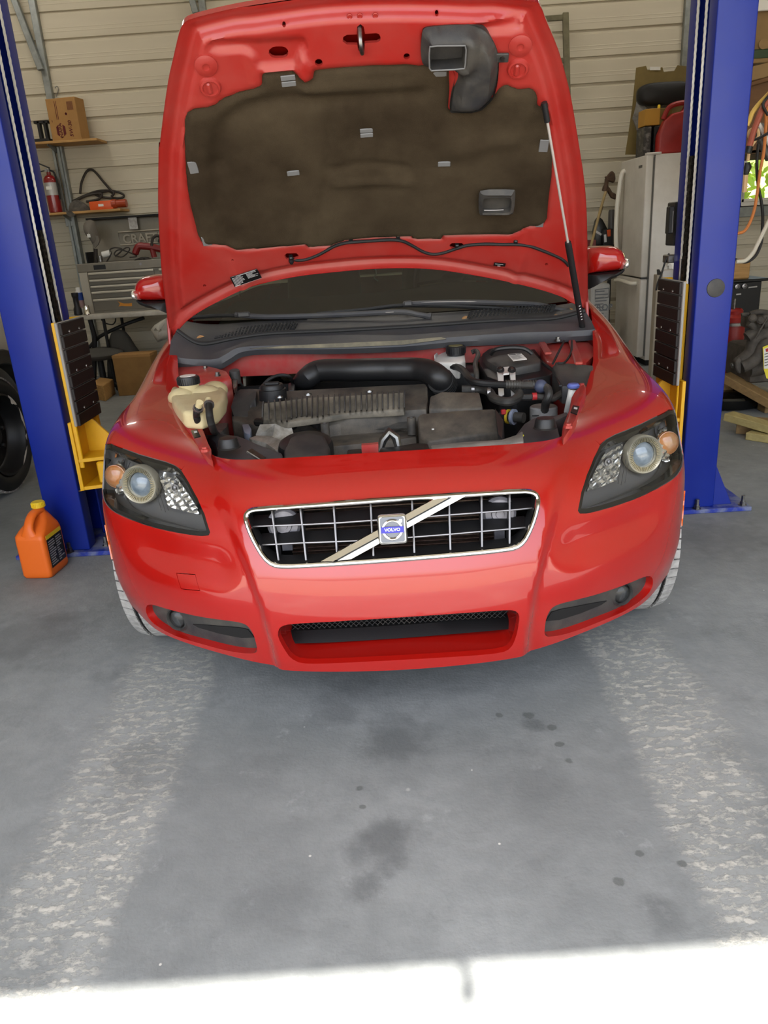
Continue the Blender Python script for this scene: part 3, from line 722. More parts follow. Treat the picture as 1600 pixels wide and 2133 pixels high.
    for xa, xb, ya, yb in ((690, 600, 560, 1090), (735, 640, 600, 1110), (775, 690, 640, 1080)):
        a, b = at_skin(z([(xa, ya), (xb, yb)]), .053)[0]; mb.tube([a, b], .0009, 5)
    mb.build('bezel_ribs', M['satin'], hd, kind='stuff')
for sd in (1, -1): headlight(sd)

# ---- grille
def ring_frame(name, loop, r, m, off, parent, sx=1.0):
    lp = densify(loop, .012); s = np.array([a for a, b in lp]); t = np.array([b for a, b in lp]); p = S(s, t); n = N0(s, t, S); n *= np.where((n*(p-CEN)).sum(1) < 0, -1, 1)[:, None]
    return MB().tube(list(p+n*off), r, n=10, closed=True).build(name, m, parent)
grille = ring_frame('grille', inset(GRL_ST, .007), .0068, M['chrome'], .002, car); lab(grille, 'chrome framed egg-crate grille with a diagonal bar')
rim_wall('grille_shroud', inset(GRL_ST, .011), .06, M['black'], grille, n_dir=(0, -1, 0))
zg = lambda pts: zpts(480, 980, 2.388, pts)
def gp(q, dy): 
    """sight line onto the grille's bars, dy behind the skin"""
    y = at_skin([q])[0][0][1]; return P(q[0], q[1], Y=y+dy)
for a, b in (((205,192),(241,458)), ((347,181),(377,450)), ((513,172),(532,438)), ((697,160),(712,432)), ((903,148),(916,418)), ((1087,136),(1095,402)), ((1249,121),(1252,388)), ((1389,112),(1389,372))):
    pa, pm, pb = [gp(q, .022) for q in zg([a, ((a[0]+b[0])/2, (a[1]+b[1])/2), b])]
    f = MB().tube([pa, pm, pb], .0028, 8).build('vertical_bar', M['satin'], grille)
    ex = np.array([0, .045, 0]); MB().prism([pa+(-.0015, 0, 0), pa+(.0015, 0, 0), pb+(.0015, 0, 0), pb+(-.0015, 0, 0)], ex).build('fin', M['black'], f)
for row in ([(108,279),(205,275),(345,270),(513,262),(740,246),(900,236),(1090,221),(1250,209),(1390,198),(1512,186)], [(145,371),(230,367),(360,360),(530,354),(740,345),(915,331),(1095,317),(1252,303),(1390,291),(1480,282)]):
    pp = [gp(q, .024) for q in zg(row)]
    f = MB().tube(pp, .0026, 8).build('horizontal_bar', M['satin'], grille)
    MB().grid([[p+np.array([0, dy, dz]) for p in pp] for dy, dz in ((0, .0015), (.05, .012), (.05, .009), (0, -.0015))], close_v=True).build('fin', M['black'], f)
# diagonal bar and badge
pa, pb = [gp(q, -.004) for q in zg([(525,446),(1092,134)])]
d = (pb-pa)/np.linalg.norm(pb-pa); fw = np.array([0, -1, .1]); up = np.cross(d, -fw); up /= np.linalg.norm(up)
if up[2] < 0: up = -up
sl = np.array([1.0, 0, .02])
def diag(off_lo, off_hi, h0, h1, name, m):
    mb = MB(); rows = []
    for e, k in ((pa, 1), (pb, 1)):
        rows.append([e+sl*o*1.85+fw*h for o, h in ((off_lo, -.006), (off_lo, h0), (off_hi, h1), (off_hi, -.006))])
    mb.grid(rows, close_u=True); mb.f += [(0, 1, 2, 3), (7, 6, 5, 4)]
    return mb.build(name, m, grille, smooth=False)
diag(-.020, -.003, .001, .007, 'diagonal_bar', M['chrome']); diag(.0025, .020, .005, .001, 'diagonal_bar', M['chrome']); diag(-.004, .004, .000, .000, 'diagonal_groove', M['black'])
bc = gp((817.5, 1102.0), -.012); bx = np.array([1., 0, .0]); bz = np.array([0, .26, .966]); by = np.cross(bx, bz)   # by points out of the face
if by[1] > 0: by = -by
badge = MB().cbox(bc, (.071, .074, .022), (bx, bz, by)).build('badge', M['chrome'], grille, bev=.009, seg=3, angle=60)
lab(badge, 'square chrome maker badge with an iron-mark ring and a blue name bar')
M['badge_face'] = mat('badge_face', '4a4a50', 0.15, coat=1.0); M['badge_blue'] = mat('badge_blue', '2a259c', 0.25); M['print_white'] = mat('white_print', 'f2f2f2', 0.5)
f0 = bc+by*.0112
def rrect(w, h, r, n=5):
    return [(sx*(w/2-r)+r*math.cos(a), sy*(h/2-r)+r*math.sin(a)) for sx, sy, a0 in ((1, 1, 0), (-1, 1, 90), (-1, -1, 180), (1, -1, 270)) for a in [R(a0+90*k/n) for k in range(n+1)]]
def plate(poly, o, r, u, th): return MB().prism([o+r*x+u*y for x, y in poly], np.cross(r, u)*th)
plate(rrect(.058, .061, .006), f0, bx, bz, .0014).build('badge_face', M['badge_face'], grille)
MB().tube([f0+by*.002+(bx*math.cos(a)+bz*math.sin(a))*.0225 for a in np.linspace(0, 2*math.pi, 40, endpoint=False)], .0036, 8, closed=True).build('badge_ring', M['chrome'], grille)
plate([(.013, .016), (.018, .012), (.0245, .0185), (.0245, .0235), (.0185, .0245)], f0+by*.002, bx, bz, .002).build('badge_arrow', M['chrome'], grille)
plate([(-.027, -.0075), (.027, -.0075), (.027, .0075), (-.027, .0075)], f0+by*.004, bx, bz, .003).build('badge_bar', M['badge_blue'], grille)
text_mb('VOLVO', .0105, f0+by*.0062, bx, bz, .0014, bold=True, sx=1.08).build('lettering', M['print_white'], grille, smooth=False)

# radiator, horns and the dark front carrier behind the grille
rad = MB().box((-.34, 1.945, .34), (.34, 1.97, .66)).build('radiator', M['dark'], car)
M['fins'] = mat('condenser_fins', '6a5548', 0.6, 0.1, col2='b09a86', scale=60, amt=.6)
mb = MB()
for k in range(26): mb.box((-.28, 1.928, .38+k*.0108), (.28, 1.944, .3825+k*.0108))
mb.build('condenser_fins', M['fins'], rad, kind='stuff')
M['horn'] = mat('grey_horn_metal', '8a888e', 0.45, 0.2, col2='66646a', scale=20)
for c in ((591, 1094), (1041, 1070)):
    h = P(*c, Y=1.825)
    hn = MB().lathe([(.043, .02), (.043, .006), (.036, 0), (.022, 0), (.02, -.006), (.011, -.006), (.010, -.010), (0, -.010)], h, (0, 1, -.1), n=28).build('horn', M['horn'], car)
    MB().box(h+(-.012, .012, -.075), h+(.014, .03, -.03)).build('bracket', M['horn'], hn)
MB().box((-.47, 1.90, .37), (.47, 1.93, .425)).build('crash_beam', M['black'], car)
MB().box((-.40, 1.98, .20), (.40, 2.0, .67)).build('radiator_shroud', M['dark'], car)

# ---- lower intake: red duct floor, black blade, wire mesh above it
rim_wall('lower_intake_duct', LOW_ST, .125, M['paint'], car, n_dir=(0, -1, -.10))
def yx(x): return 2.125+.17*x*x
xs = np.linspace(-.345, .345, 13)
ba = [(275,800),(500,789),(833,770),(1150,748),(1405,735)]; bb = [(268,862),(500,855),(833,835),(1150,810),(1412,787)]
A = spline([P(*q, Y=1.82) for q in zg(ba)], 4); B = spline([P(*q, Y=1.79) for q in zg(bb)], 4)
MB().grid([A, B, [p+np.array([0, .004, -.002]) for p in B], [p+np.array([0, .05, .012]) for p in B], [p+np.array([0, .03, 0]) for p in A]], close_v=True).build('intake_blade', M['black'], car, bev=0)
mb = MB(); up0 = [p+np.array([0, .004, 0.0]) for p in A]; L_ = len(A)
x0, x1 = A[0][0]-.01, A[-1][0]+.01
def meshline(xa, za, xb, zb): mb.tube([(xa, 1.827, za), (xb, 1.827, zb)], .0009, 4)
zb_ = A[L_//2][2]-.012; H_ = .05; nx = 44
for k in range(-2, nx+2):
    xa = x0+(x1-x0)*k/nx
    for sg in (1, -1):
        xb = xa+sg*.052
        if x0 < xa < x1 and x0 < xb < x1: meshline(xa, zb_, xb, zb_+H_)
mb.build('intake_mesh', M['grey_black'], car, kind='stuff')
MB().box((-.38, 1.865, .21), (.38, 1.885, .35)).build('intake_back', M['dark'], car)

# ---- fog lamp openings
SLOT = zpts(1080, 1180, 4.706, [(272,535),(325,450),(420,420),(700,372),(880,346),(820,385),(620,462),(400,525)])
for sd in (1, -1):
    fx = (lambda q: q) if sd > 0 else flip
    base = FOG_ST if sd > 0 else mirror(FOG_ST)
    rim_wall('fog_recess', base, .026, M['paint'], car)
    ins = skin_panel('fog_lamp_insert', inset(base, -.006), [], .02, M['grey_black'], car, off=-.022, lip=.004)
    px_panel('air_slot', fx(SLOT), .019, M['dark'], ins, step=8, thick=.003)
    q, nn = at_skin(fx([(1298, 1238)]), .022); ax = np.array([.30*sd, -1, .05]); ax /= np.linalg.norm(ax)
    MB().lathe([(.036, -.02), (.0355, .006), (.032, .010), (.030, .004), (.029, -.015)], q[0], ax, 32).build('fog_lamp_bezel', M['grey_black'], ins)
    MB().lathe([(.029, -.02), (.015, -.022), (0, -.024)], q[0]+ax*.001, ax, 28).build('fog_reflector', mat('fog_reflector', 'c9cac6', .25, .3), ins)
    MB().lathe([(.029, -.002), (.026, .004), (.018, .009), (.008, .0115), (0, .012)], q[0], ax, 32).build('fog_lamp_lens', M['lamp_glass'], ins)
# orange marker reflectors on the bumper's corners
M['orange_refl'] = mat('orange_reflector', 'd8601c', 0.2, coat=1.0)
mk = zpts(0, 800, 3.2, [(655,935),(668,950),(700,1080),(714,1150),(708,1165),(690,1105),(662,990)])
lab(px_panel('side_reflector', mk, .0, M['orange_refl'], car, step=6, thick=.004, bulge=lambda a, b: .0025), 'slim orange side reflector on the bumper corner')
px_panel('side_reflector', flip(mk), .0, M['orange_refl'], car, step=6, thick=.004, bulge=lambda a, b: .0025)

# ---- underbody, inner wings, bay walls
body = MB()
body.box((-.70, 2.16, .20), (.70, 5.7, .24)); body.box((-.58, 1.98, .19), (.58, 2.16, .22))
body.build('floor_pan', M['dark'], car)
for sd in (1, -1):
    rows = []
    for k in range(17):
        a = R(25+150*k/16); y = AXLE_Y+.01-.345*math.cos(a); z = AXLE_Z+.345*math.sin(a); rows.append([(sd*.60, y, z), (sd*.80, y, z)])
    MB().grid(rows).build('wheel_arch_liner', M['dark'], car)
    MB().box((sd*.60, 2.1, .22), (sd*.605, 3.15, .62)).build('inner_wing', M['paint_dusty'], car)

# ---- wheels
M['tread'] = mat('dusty_tread_rubber', 'a3a19d', 0.9, col2='7f7d7a', scale=40, bump=.4)
M['rim'] = mat('alloy_wheel', 'a8a8aa', 0.35, 0.9)
def car_wheel(x, y, sd, with_tread):
    TR, W = .318, .1125; c = np.array([x, y, TR])
    prof = [(.225, -.10), (.255, -.118), (.285, -.117), (.303, -.108), (.310, -.095), (.3115, -.05), (.312, 0), (.3115, .05), (.310, .095), (.303, .108), (.285, .117), (.255, .118), (.225, .10)]
    w = MB().lathe(prof, c, (1, 0, 0), n=72, caps=False).build('wheel', M['rubber'], car)
    r = MB().lathe([(.226, -.1), (.222, .02), (.215, .07), (.20, .075), (.195, .04), (.06, .055), (.05, .07), (0, .07)] if sd > 0 else [(.226, .1), (.222, -.02), (.215, -.07), (.20, -.075), (.195, -.04), (.06, -.055), (.05, -.07), (0, -.07)], c, (1, 0, 0), n=40).build('rim', M['rim'], w)
    if with_tread:
        mb = MB(); n = 58
        for row, (a, b, sk) in enumerate(((-.112, -.078, .3), (-.066, -.030, -.5), (-.024, .024, .5), (.030, .066, -.5), (.078, .112, .3))):
            for k in range(n):
                t0 = 2*math.pi*(k+(.5 if row % 2 else 0))/n; t1 = t0+2*math.pi/n*.84; pts = []
                for rr in (.306, .318):
                    for xx, sh in ((a, 0), (b, sk*.05)):
                        rr2 = rr-(0.010 if abs(xx) > .1 else 0)
                        for t in (t0+sh, t1+sh): pts.append((c[0]+xx, c[1]+rr2*math.cos(t), c[2]+rr2*math.sin(t)))
                mb.add(pts, [(4, 5, 7, 6), (0, 1, 5, 4), (2, 6, 7, 3), (0, 4, 6, 2), (1, 3, 7, 5)])
        mb.build('tread', M['tread'], w, smooth=False, kind='stuff')
    return w
for sd in (1, -1): car_wheel(sd*.748, 2.445, sd, True)
for sd in (1, -1): car_wheel(sd*.772, 5.08, sd, False)
# ---------------------------------------------------------------- the raised bonnet: an inner panel with its pad, an outer skin behind it
HA = R(50); H0 = np.array([0, 3.22, .938]); HV = np.array([0, -math.cos(HA), math.sin(HA)]); HN = np.array([0, -math.sin(HA), -math.cos(HA)]); HU = np.array([1.0, 0, 0])
def hood_base(u, v): return .055*(u/.65)**2+.07*np.clip(v/1.3, 0, 2)**3
def hood_uv(px):
    out = []
    for q in px:
        d = ray(*q); w = 0.0
        for _ in range(6):
            t = ((H0+HN*w-EYE) @ HN)/(d @ HN); p = EYE+d*t-H0; u, v = p @ HU, p @ HV; w = hood_base(u, v)
        out.append((float(u), float(v)))
    return out
def hood_pt(u, v, w=0.0):
    u = np.asarray(u, float); v = np.asarray(v, float); ww = hood_base(u, v)+w
    return H0+u[..., None]*HU+v[..., None]*HV+ww[..., None]*HN
z1 = lambda p: zpts(320, 0, 3.478, p)
z2 = lambda p: zpts(780, 0, 3.478, p)
z3 = lambda p: zpts(320, 300, 3.478, p)
z4 = lambda p: zpts(780, 300, 3.478, p)
HOOD = (z3([(130,1372),(105,1270),(90,1150),(60,900),(45,650),(35,400),(40,0)])+z1([(45,1045),(75,800),(110,560),(150,380),(185,230),(208,170),(240,135),(300,112),(400,85),(600,40)])
        +[(564,0),(660,-13),(752,-19),(860,-20),(960,-17),(1050,-11)]+z2([(1165,-2),(1195,25),(1215,60),(1240,130),(1330,350),(1400,600),(1440,800),(1490,1110)])+z4([(1510,200),(1530,400),(1540,700),(1543,1000),(1540,1130),(1528,1185)])
        +z4([(1500,1165),(1430,1135),(1350,1090),(1200,1040),(1000,990),(750,940),(500,900),(300,885),(0,888)])+z3([(1300,913),(1000,950),(700,1020),(500,1110),(350,1190),(250,1260),(165,1350)]))
HOOD_UV = [tuple(p[:2]) for p in spline([np.array(q+(0,)) for q in hood_uv(HOOD)], 4, closed=True)]
def sdist(poly, q): return np.where(inside(poly, q), 1, -1)*pdist(poly, q)
REC = [hood_uv(z1([(405,300),(430,275),(700,262),(1040,240),(1095,240),(1105,300),(1050,400),(1030,440),(770,462),(748,430),(740,390),(700,350),(640,338),(440,345),(415,335)]))]
REC.append([(-u, v) for u, v in reversed(REC[0])])
NECK = hood_uv(z1([(1040,440),(1080,360),(1150,440),(1145,520),(1100,552),(1060,520)]))
PAD = hood_uv(z1([(222,990),(228,850),(245,790),(290,765),(400,752),(445,735),(500,690),(600,650),(740,608),(772,585),(776,510),(800,490),(1030,474),(1060,520),(1100,553),(1138,540),(1150,470),(1250,458),(1600,432)])
    +z2([(100,432),(230,425),(320,438),(360,430),(540,445),(556,480),(550,600),(537,765),(555,777),(750,778),(790,745),(850,690),(880,640),(920,598),(960,590),(1000,610),(1040,622),(1130,615),(1165,635),(1182,690),(1178,735),(1220,762),(1260,800),(1272,880),(1286,1100)])
    +z4([(1290,100),(1282,220),(1268,330),(1250,520),(1232,552),(1180,570),(1100,580),(1050,610),(980,637),(500,643),(487,670),(275,672),(265,652),(0,656)])+z3([(1430,672),(1320,700),(1290,722),(1112,732),(1100,704),(700,746),(600,746),(540,725),(500,712),(380,712),(342,690),(320,640),(290,520),(265,420),(242,280),(230,150)]))
def hood_relief(uv):
    de = pdist(HOOD_UV, uv)
    w = .007*np.exp(-(de/.018)**2)                                   # rolled hem
    w = w-.012*np.exp(-((de-.035)/.014)**2)+.020*smoothstep(.042, .070, de)
    for p in REC: w = w-.016*smoothstep(-.007, .009, sdist(p, uv))
    w = w+.010*smoothstep(-.010, .008, sdist(NECK, uv))
    w = w-.022*smoothstep(-.004, .014, sdist(PAD, uv))
    v = uv[:, 1]; u = uv[:, 0]
    # long flute along each side and dusty weld line near the rear edge
    w = w+.010*np.exp(-((np.abs(u)-.50-.10*np.clip(v-.1, 0, 1))/.02)**2)*smoothstep(.45, .30, v)*smoothstep(.06, .14, v)
    w = w+.016*smoothstep(.97, 1.02, v)*smoothstep(.36, .28, np.abs(u))*0.6
    return w
oval = hood_uv(z1([(862,322),(890,316),(930,316),(958,324),(975,345),(976,370),(962,390),(935,399),(880,400),(852,390),(836,370),(838,342)]))
cross = hood_uv(z1([(1372,225),(1400,209),(1470,206),(1474,150),(1495,132),(1520,150),(1530,203)])+z2([(10,197),(32,205),(42,228),(38,252),(15,265),(-65,270)])+z1([(1528,272),(1525,325),(1505,340),(1480,320),(1475,282),(1400,280),(1370,258)]))
def circ(q, r): c = hood_uv([q])[0]; return [(c[0]+r*math.cos(a), c[1]+r*math.sin(a)) for a in np.linspace(0, 2*math.pi, 14, endpoint=False)]
HOLES = [oval, cross]+[circ(*c) for c in (((664, 118), .011), ((846, 105), .009), ((592, 42), .005), ((909, 22), .005), ((427, 587), .006), ((485, 533), .004), ((1137, 543), .006))]
HOLES += [hood_uv(z3([(948,780),(965,765),(1035,763),(1053,780),(1045,800),(1010,812),(965,812)])), hood_uv(z4([(540,705),(560,690),(630,690),(648,708),(635,728),(590,738),(550,728)]))]
v2, tris = fill2d(HOOD_UV, HOLES, .0105, (.008, .018, .027, .036, .045, .052, .059, .066, .074))
pp = hood_pt(v2[:, 0], v2[:, 1], hood_relief(v2))
mb = MB(); mb.add(pp, tris)
hood = mb.build('hood', M['paint_in'], car, angle=60); lab(hood, 'raised red bonnet showing its pressed underside, holes and dark sound pad')
# hole walls
for h in HOLES:
    hp = np.array(densify(h, .01)); w = hood_relief(hp); MB().grid([list(hood_pt(hp[:, 0], hp[:, 1], w)), list(hood_pt(hp[:, 0], hp[:, 1], w-.012))], close_u=True).build('hole_edge', M['paint_in'], hood)
# outer skin, behind
v3, t3 = fill2d(HOOD_UV, [], .05); p3 = hood_pt(v3[:, 0], v3[:, 1], -.012-.03*smoothstep(0, .1, pdist(HOOD_UV, v3)))
ob = MB(); ob.add(p3, t3); nb = len(HOOD_UV)
hp = np.array(densify(HOOD_UV, .02)); ob.grid([list(hood_pt(hp[:, 0], hp[:, 1], .012)), list(hood_pt(hp[:, 0], hp[:, 1], -.012))], close_u=True)
ob.build('outer_skin', M['paint'], hood, angle=60)

# sound-deadening pad
vp, tp = fill2d(PAD, [], .014)
def pad_h(q):
    c = q*1.0; u, v = c[:, 0], c[:, 1]; h = np.full(len(q), .030)
    def crease(pts, wd, a):
        nonlocal h
        cc = np.array([tuple(x) for x in spline([np.array(x+(0,)) for x in hood_uv(pts)], 6)])[:, :2]; d = np.full(len(q), 9.0)
        for a_, b_ in zip(cc[:-1], cc[1:]):
            e = b_-a_; t = np.clip(((q-a_) @ e)/(e @ e), 0, 1); d = np.minimum(d, np.linalg.norm(q-a_-t[:, None]*e, axis=1))
        h = h+1.7*a*np.exp(-(d/wd)**2)
    crease([(455,330),(462,270),(500,225),(560,205),(640,195),(740,188),(870,178)], .028, -.012)
    crease([(640,178),(720,176),(800,172),(870,168)], .022, .010)
    crease([(690,210),(686,300),(678,360),(668,440),(672,495)], .012, -.005)
    crease([(452,335),(455,400),(462,450),(480,490)], .02, -.007)
    crease([(690,345),(760,330),(845,338)], .012, -.006); crease([(700,372),(770,366),(850,368)], .014, .007)
    crease([(600,495),(612,470),(612,440)], .015, .004); crease([(960,300),(1010,285),(1060,280)], .03, .008)
    crease([(1120,250),(1080,330),(1085,440)], .03, -.006)
    for cx, cy in ((610,352),(763,268),(925,333),(600,158),(915,137),(401,340),(1132,295)):
        k = hood_uv([(cx, cy)])[0]; h = h-.010*np.exp(-(((u-k[0])/.03)**2+((v-k[1])/.026)**2))
    rnd = np.sin(u*19+v*7)*np.sin(v*23-u*5)*.0016+np.sin(u*41-v*33)*np.sin(v*51+u*17)*.0008
    de = pdist(PAD, q)
    return (h+rnd)*smoothstep(-.004, .016, de)**.5
pd = hood_pt(vp[:, 0], vp[:, 1], pad_h(vp))
MB().add(pd, tp).build('sound_pad', M['felt'], hood, angle=180)
M['clip'] = mat('grey_clip', '6d6d6d', 0.4)
def hood_frame(q):
    """axes on the bonnet at a sight line: right, up, out"""
    u, v = hood_uv([q])[0]; e = 1e-3; a = hood_pt(u+e, v)-hood_pt(u-e, v); b = hood_pt(u, v+e)-hood_pt(u, v-e); a /= np.linalg.norm(a); b -= a*(a @ b); b /= np.linalg.norm(b); n = np.cross(a, b)
    if n @ HN < 0: n = -n
    return hood_pt(np.array(u), np.array(v)), a, b, n
def clip(q, w, h, lift=.016, two=False):
    o, a, b, n = hood_frame(q); mb = MB()
    if two: mb.cbox(o+n*lift+b*h*.27, (w, h*.44, .005), (a, b, n)); mb.cbox(o+n*(lift-.001)-b*h*.27, (w, h*.44, .005), (a, b, n))
    else: mb.cbox(o+n*lift, (w, h, .005), (a, b, n))
    mb.build('pad_clip', M['clip'], hood, bev=.0015)
for q, w, h, t in (((600,157),.042,.036,True),((763,266),.040,.032,True),((610,350),.040,.018,False),((925,331),.040,.018,False),((915,137),.042,.034,True),((401,338),.028,.044,False),((1133,293),.028,.044,False),((429,492),.030,.040,False),((1125,453),.026,.040,False)):
    clip(q, w, h, .024, t)

# bonnet bump stops and pressed discs in both upper corners
for q, r, kind_ in (((428, 126), .030, 0), ((437, 171), .028, 1), ((1084, 84), .030, 0), ((1079, 133), .028, 1)):
    o, a, b, n = hood_frame(q); o = o+n*.018
    mb = MB().lathe([(r*1.25, -.004), (r*1.05, .006), (r*.98, .010), (r*.8, .011), (r*.72, .006), (r*.3, .006), (0, .006)] if kind_ else [(r*1.1, -.002), (r*1.05, .006), (r*.6, .011), (r*.35, .011), (r*.3, .007), (0, .006)], o, n, 28)
    d = mb.build('bump_stop_seat', M['paint_in'], hood)
    if kind_: MB().cbox(o+n*.008-a*r*.12, (r*.5, r*1.2, .012), (a, b, n)).build('stop_rib', M['paint_in'], d, bev=.004)
# latch striker
so = [hood_pt(*hood_uv([q])[0]) for q in z1([(1490,158),(1494,205),(1500,255),(1508,318)])]
_c = lambda k, w: so[k]+HN*w
MB().tube(spline([_c(0, -.01), _c(0, .02), _c(1, .055), _c(2, .062), _c(3, .045), _c(3, .0)], 6), .0065, 10).build('latch_striker', M['steel'], hood)
# weld dimples by the latch
mb = MB()
for q in z1([(1418,80),(1492,76),(1376,330),(1280,397),(1515,384)])+z2([(5,72),(45,316),(138,364)]):
    o, a, b, n = hood_frame(q); mb.lathe([(.0075, .0), (.0075, .0035), (.0055, .0045), (.0045, .003), (0, .003)], o+n*.019, n, 14)
mb.build('weld_dimples', M['paint_in'], hood, kind='stuff')

# black air duct
DUCT = chaikin(hood_uv(z2([(328,300),(335,190),(350,155),(390,142),(560,132),(700,134),(760,150),(810,190),(855,260),(888,340),(895,420),(885,560),(862,650),(840,690),(750,775),(560,775),(538,765),(545,680),(570,560),(580,500),(545,440),(400,432),(360,425),(335,390)])))
DOP = hood_uv(z2([(388,218),(440,212),(634,210),(641,240),(636,340),(630,372),(560,380),(400,388),(386,370),(384,280)]))
vd, td = fill2d(DUCT, [DOP], .0125)
dd = pdist(DUCT, vd); do = pdist(DOP, vd)
hd_ = .030+.045*smoothstep(.0, .028, dd)+.012*np.exp(-((do-.018)/.012)**2)-.010*np.exp(-((do-.045)/.012)**2)-.012*smoothstep(.16, .0, np.abs(vd[:, 1]-hood_uv([(1000, 190)])[0][1]))
duct = MB().add(hood_pt(vd[:, 0], vd[:, 1], hd_), td).build('air_duct', M['grey_black'], hood, angle=55); lab(duct, 'black moulded air duct with a rectangular mouth')
hp = np.array(densify(DUCT, .012)); MB().grid([list(hood_pt(hp[:, 0], hp[:, 1], .031)), list(hood_pt(hp[:, 0], hp[:, 1], 0))], close_u=True).build('duct_side', M['grey_black'], duct)
hp = np.array(densify(DOP, .012)); dop = lambda w, k=1.0: list(hood_pt(hp[:, 0].mean()+(hp[:, 0]-hp[:, 0].mean())*k, hp[:, 1].mean()+(hp[:, 1]-hp[:, 1].mean())*k, w))
MB().grid([dop(.080), dop(.034, .94)], close_u=True).build('duct_throat', M['grey_black'], duct)
cen = np.mean(dop(.032), 0); mb = MB(); base_ = dop(.034, .95); mb.add(base_+[cen], [(i, (i+1) % len(base_), len(base_)) for i in range(len(base_))]); mb.build('duct_floor', M['grey_black'], duct)
MB().tube(dop(.083, 1.02), .0022, 6, closed=True).build('mouth_edge', M['clip'], duct)
o, a, b, n = hood_frame((1046, 105)); br = MB().cbox(o+n*.03, (.036, .026, .008), (a, b, n)).build('duct_tab', M['grey_black'], duct, bev=.002); MB().lathe([(.007, 0), (.007, .006), (0, .006)], o+n*.034, n, 14).build('screw', M['steel'], duct)
# rectangular grommet low on the pad
GO = chaikin(hood_uv(z4([(745,300),(760,265),(1000,262),(1010,280),(1000,420),(985,450),(760,458),(745,430)])))
GI = chaikin(hood_uv(z4([(772,325),(790,310),(960,302),(980,320),(975,400),(955,418),(785,422),(770,405)])))
vg, tg = fill2d(GO, [GI], .01); dg_ = pdist(GO, vg); di_ = pdist(GI, vg)
gr = MB().add(hood_pt(vg[:, 0], vg[:, 1], .046+.014*smoothstep(0, .012, dg_)-.004*smoothstep(.01, 0, di_)), tg).build('duct_outlet', M['grey_black'], hood)
hp = np.array(densify(GI, .01)); q0 = list(hood_pt(hp[:, 0], hp[:, 1], .058)); q1 = list(hood_pt(hp[:, 0], hp[:, 1], .033)); MB().grid([q0, q1], close_u=True).build('outlet_wall', M['grey_black'], gr)
MB().add(q1+[np.mean(q1, 0)], [(i, (i+1) % len(q1), len(q1)) for i in range(len(q1))]).build('outlet_floor', M['grey_black'], gr)
MB().tube([hood_pt(*x, .044) for x in hood_uv(z4([(785,418),(860,418),(925,415)]))], .002, 6).build('outlet_pin', M['satin'], gr)

# washer hose along the rear edge
hose_px = z3([(995,818),(1040,815),(1110,805),(1200,770),(1300,715),(1370,685),(1450,672),(1600,662)])+z4([(60,658),(130,656),(200,668),(270,705),(350,750),(420,768),(490,760),(560,738),(610,718),(680,700),(800,692),(920,695),(1020,695),(1120,710),(1220,745),(1300,780),(1350,805),(1385,835),(1405,880)])
uv = hood_uv(hose_px); lift = [.006, .020, .022, .022, .022, .026, .028, .028, .028, .028, .026, .022, .022, .022, .022, .022, .024, .024, .024, .024, .024, .022, .022, .02, .02, .02, .01]
hose = MB().tube(spline([hood_pt(*x, w) for x, w in zip(uv, lift)], 5), .0056, 10).build('washer_hose', M['rubber'], hood)
for q in ((606, 532), (730, 489), (829, 487), (952, 506), (1074, 497)):
    o, a, b, n = hood_frame(q); MB().cbox(o+n*.016, (.014, .024, .022), (a, b, n)).build('hose_clip', M['black'], hose, bev=.003)
o, a, b, n = hood_frame((606, 535)); MB().lathe([(.009, 0), (.010, .02), (.006, .03), (0, .032)], o+n*.004, n, 16).build('hose_joint', M['black'], hose)

# stickers
M['label_black'] = mat('black_label', '131313', 0.35); M['label_print'] = mat('label_print', 'c9c9c9', 0.5)
def sticker(corners, lines, lift=.031):
    q = [hood_pt(*x, lift) for x in hood_uv(corners)]; n = np.cross(q[1]-q[0], q[3]-q[0]); n /= np.linalg.norm(n)
    if n @ HN < 0: n = -n
    st = MB().prism(q, n*.0012).build('sticker', M['label_black'], hood); mb = MB()
    for x0, x1, y, h in lines:
        def at(x, yy): return (q[0]*(1-x)+q[1]*x)*(1-yy)+(q[3]*(1-x)+q[2]*x)*yy+n*.0016
        mb.add([at(x0, y), at(x1, y), at(x1, y+h), at(x0, y+h)], [(0, 1, 2, 3)])
    mb.build('fine_print', M['label_print'], st, kind='stuff')
rnd = random.Random(3)
ln = [(0.2, .92, .05, .04)]+[(.04, .04+rnd.uniform(.3, .46), .16+k*.105, .035) for k in range(7)]+[(.56, .56+rnd.uniform(.15, .4), .16+k*.085, .03) for k in range(6)]+[(.03, .22, .90, .07), (.02, .98, .0, .012), (.02, .98, .985, .012)]
sticker(z3([(556,922),(752,860),(787,925),(592,992)]), ln)
sticker(z4([(862,815),(945,822),(938,845),(855,838)]), [(.1, .8, .3, .12), (.35, .6, .8, .2)])

# gas strut at the bonnet's right edge (as seen)
top = hood_pt(*hood_uv([(1131, 207)])[0], .045); bot = P(1217, 703, Y=2.99)
j = P(1171, 437, Y=0) ; d_ = bot-top
k_ = .52; mid = top+d_*k_
st = MB().tube([top+d_*.03, mid+d_*.02], .0042, 10).build('gas_strut', M['rod'], car)
MB().tube([mid, mid+d_*.012, mid+d_*.02, bot-d_*.01], [.0105, .0115, .0115, .0115], 14).build('strut_cylinder', M['black'], st)
MB().tube([top-d_*.02, top+d_*.045], .009, 12).build('strut_end', M['black'], st); MB().ball(top-HN*.012, .012).build('ball_joint', M['steel'], st); MB().tube([bot-d_*.03, bot+d_*.01], .012, 12).build('strut_foot', M['black'], st)
mb = MB(); ax_ = d_/np.linalg.norm(d_); sd_ = np.cross(ax_, (0, 1, 0)); sd_ /= np.linalg.norm(sd_); f_ = np.cross(sd_, ax_); f_ = f_ if f_[1] < 0 else -f_
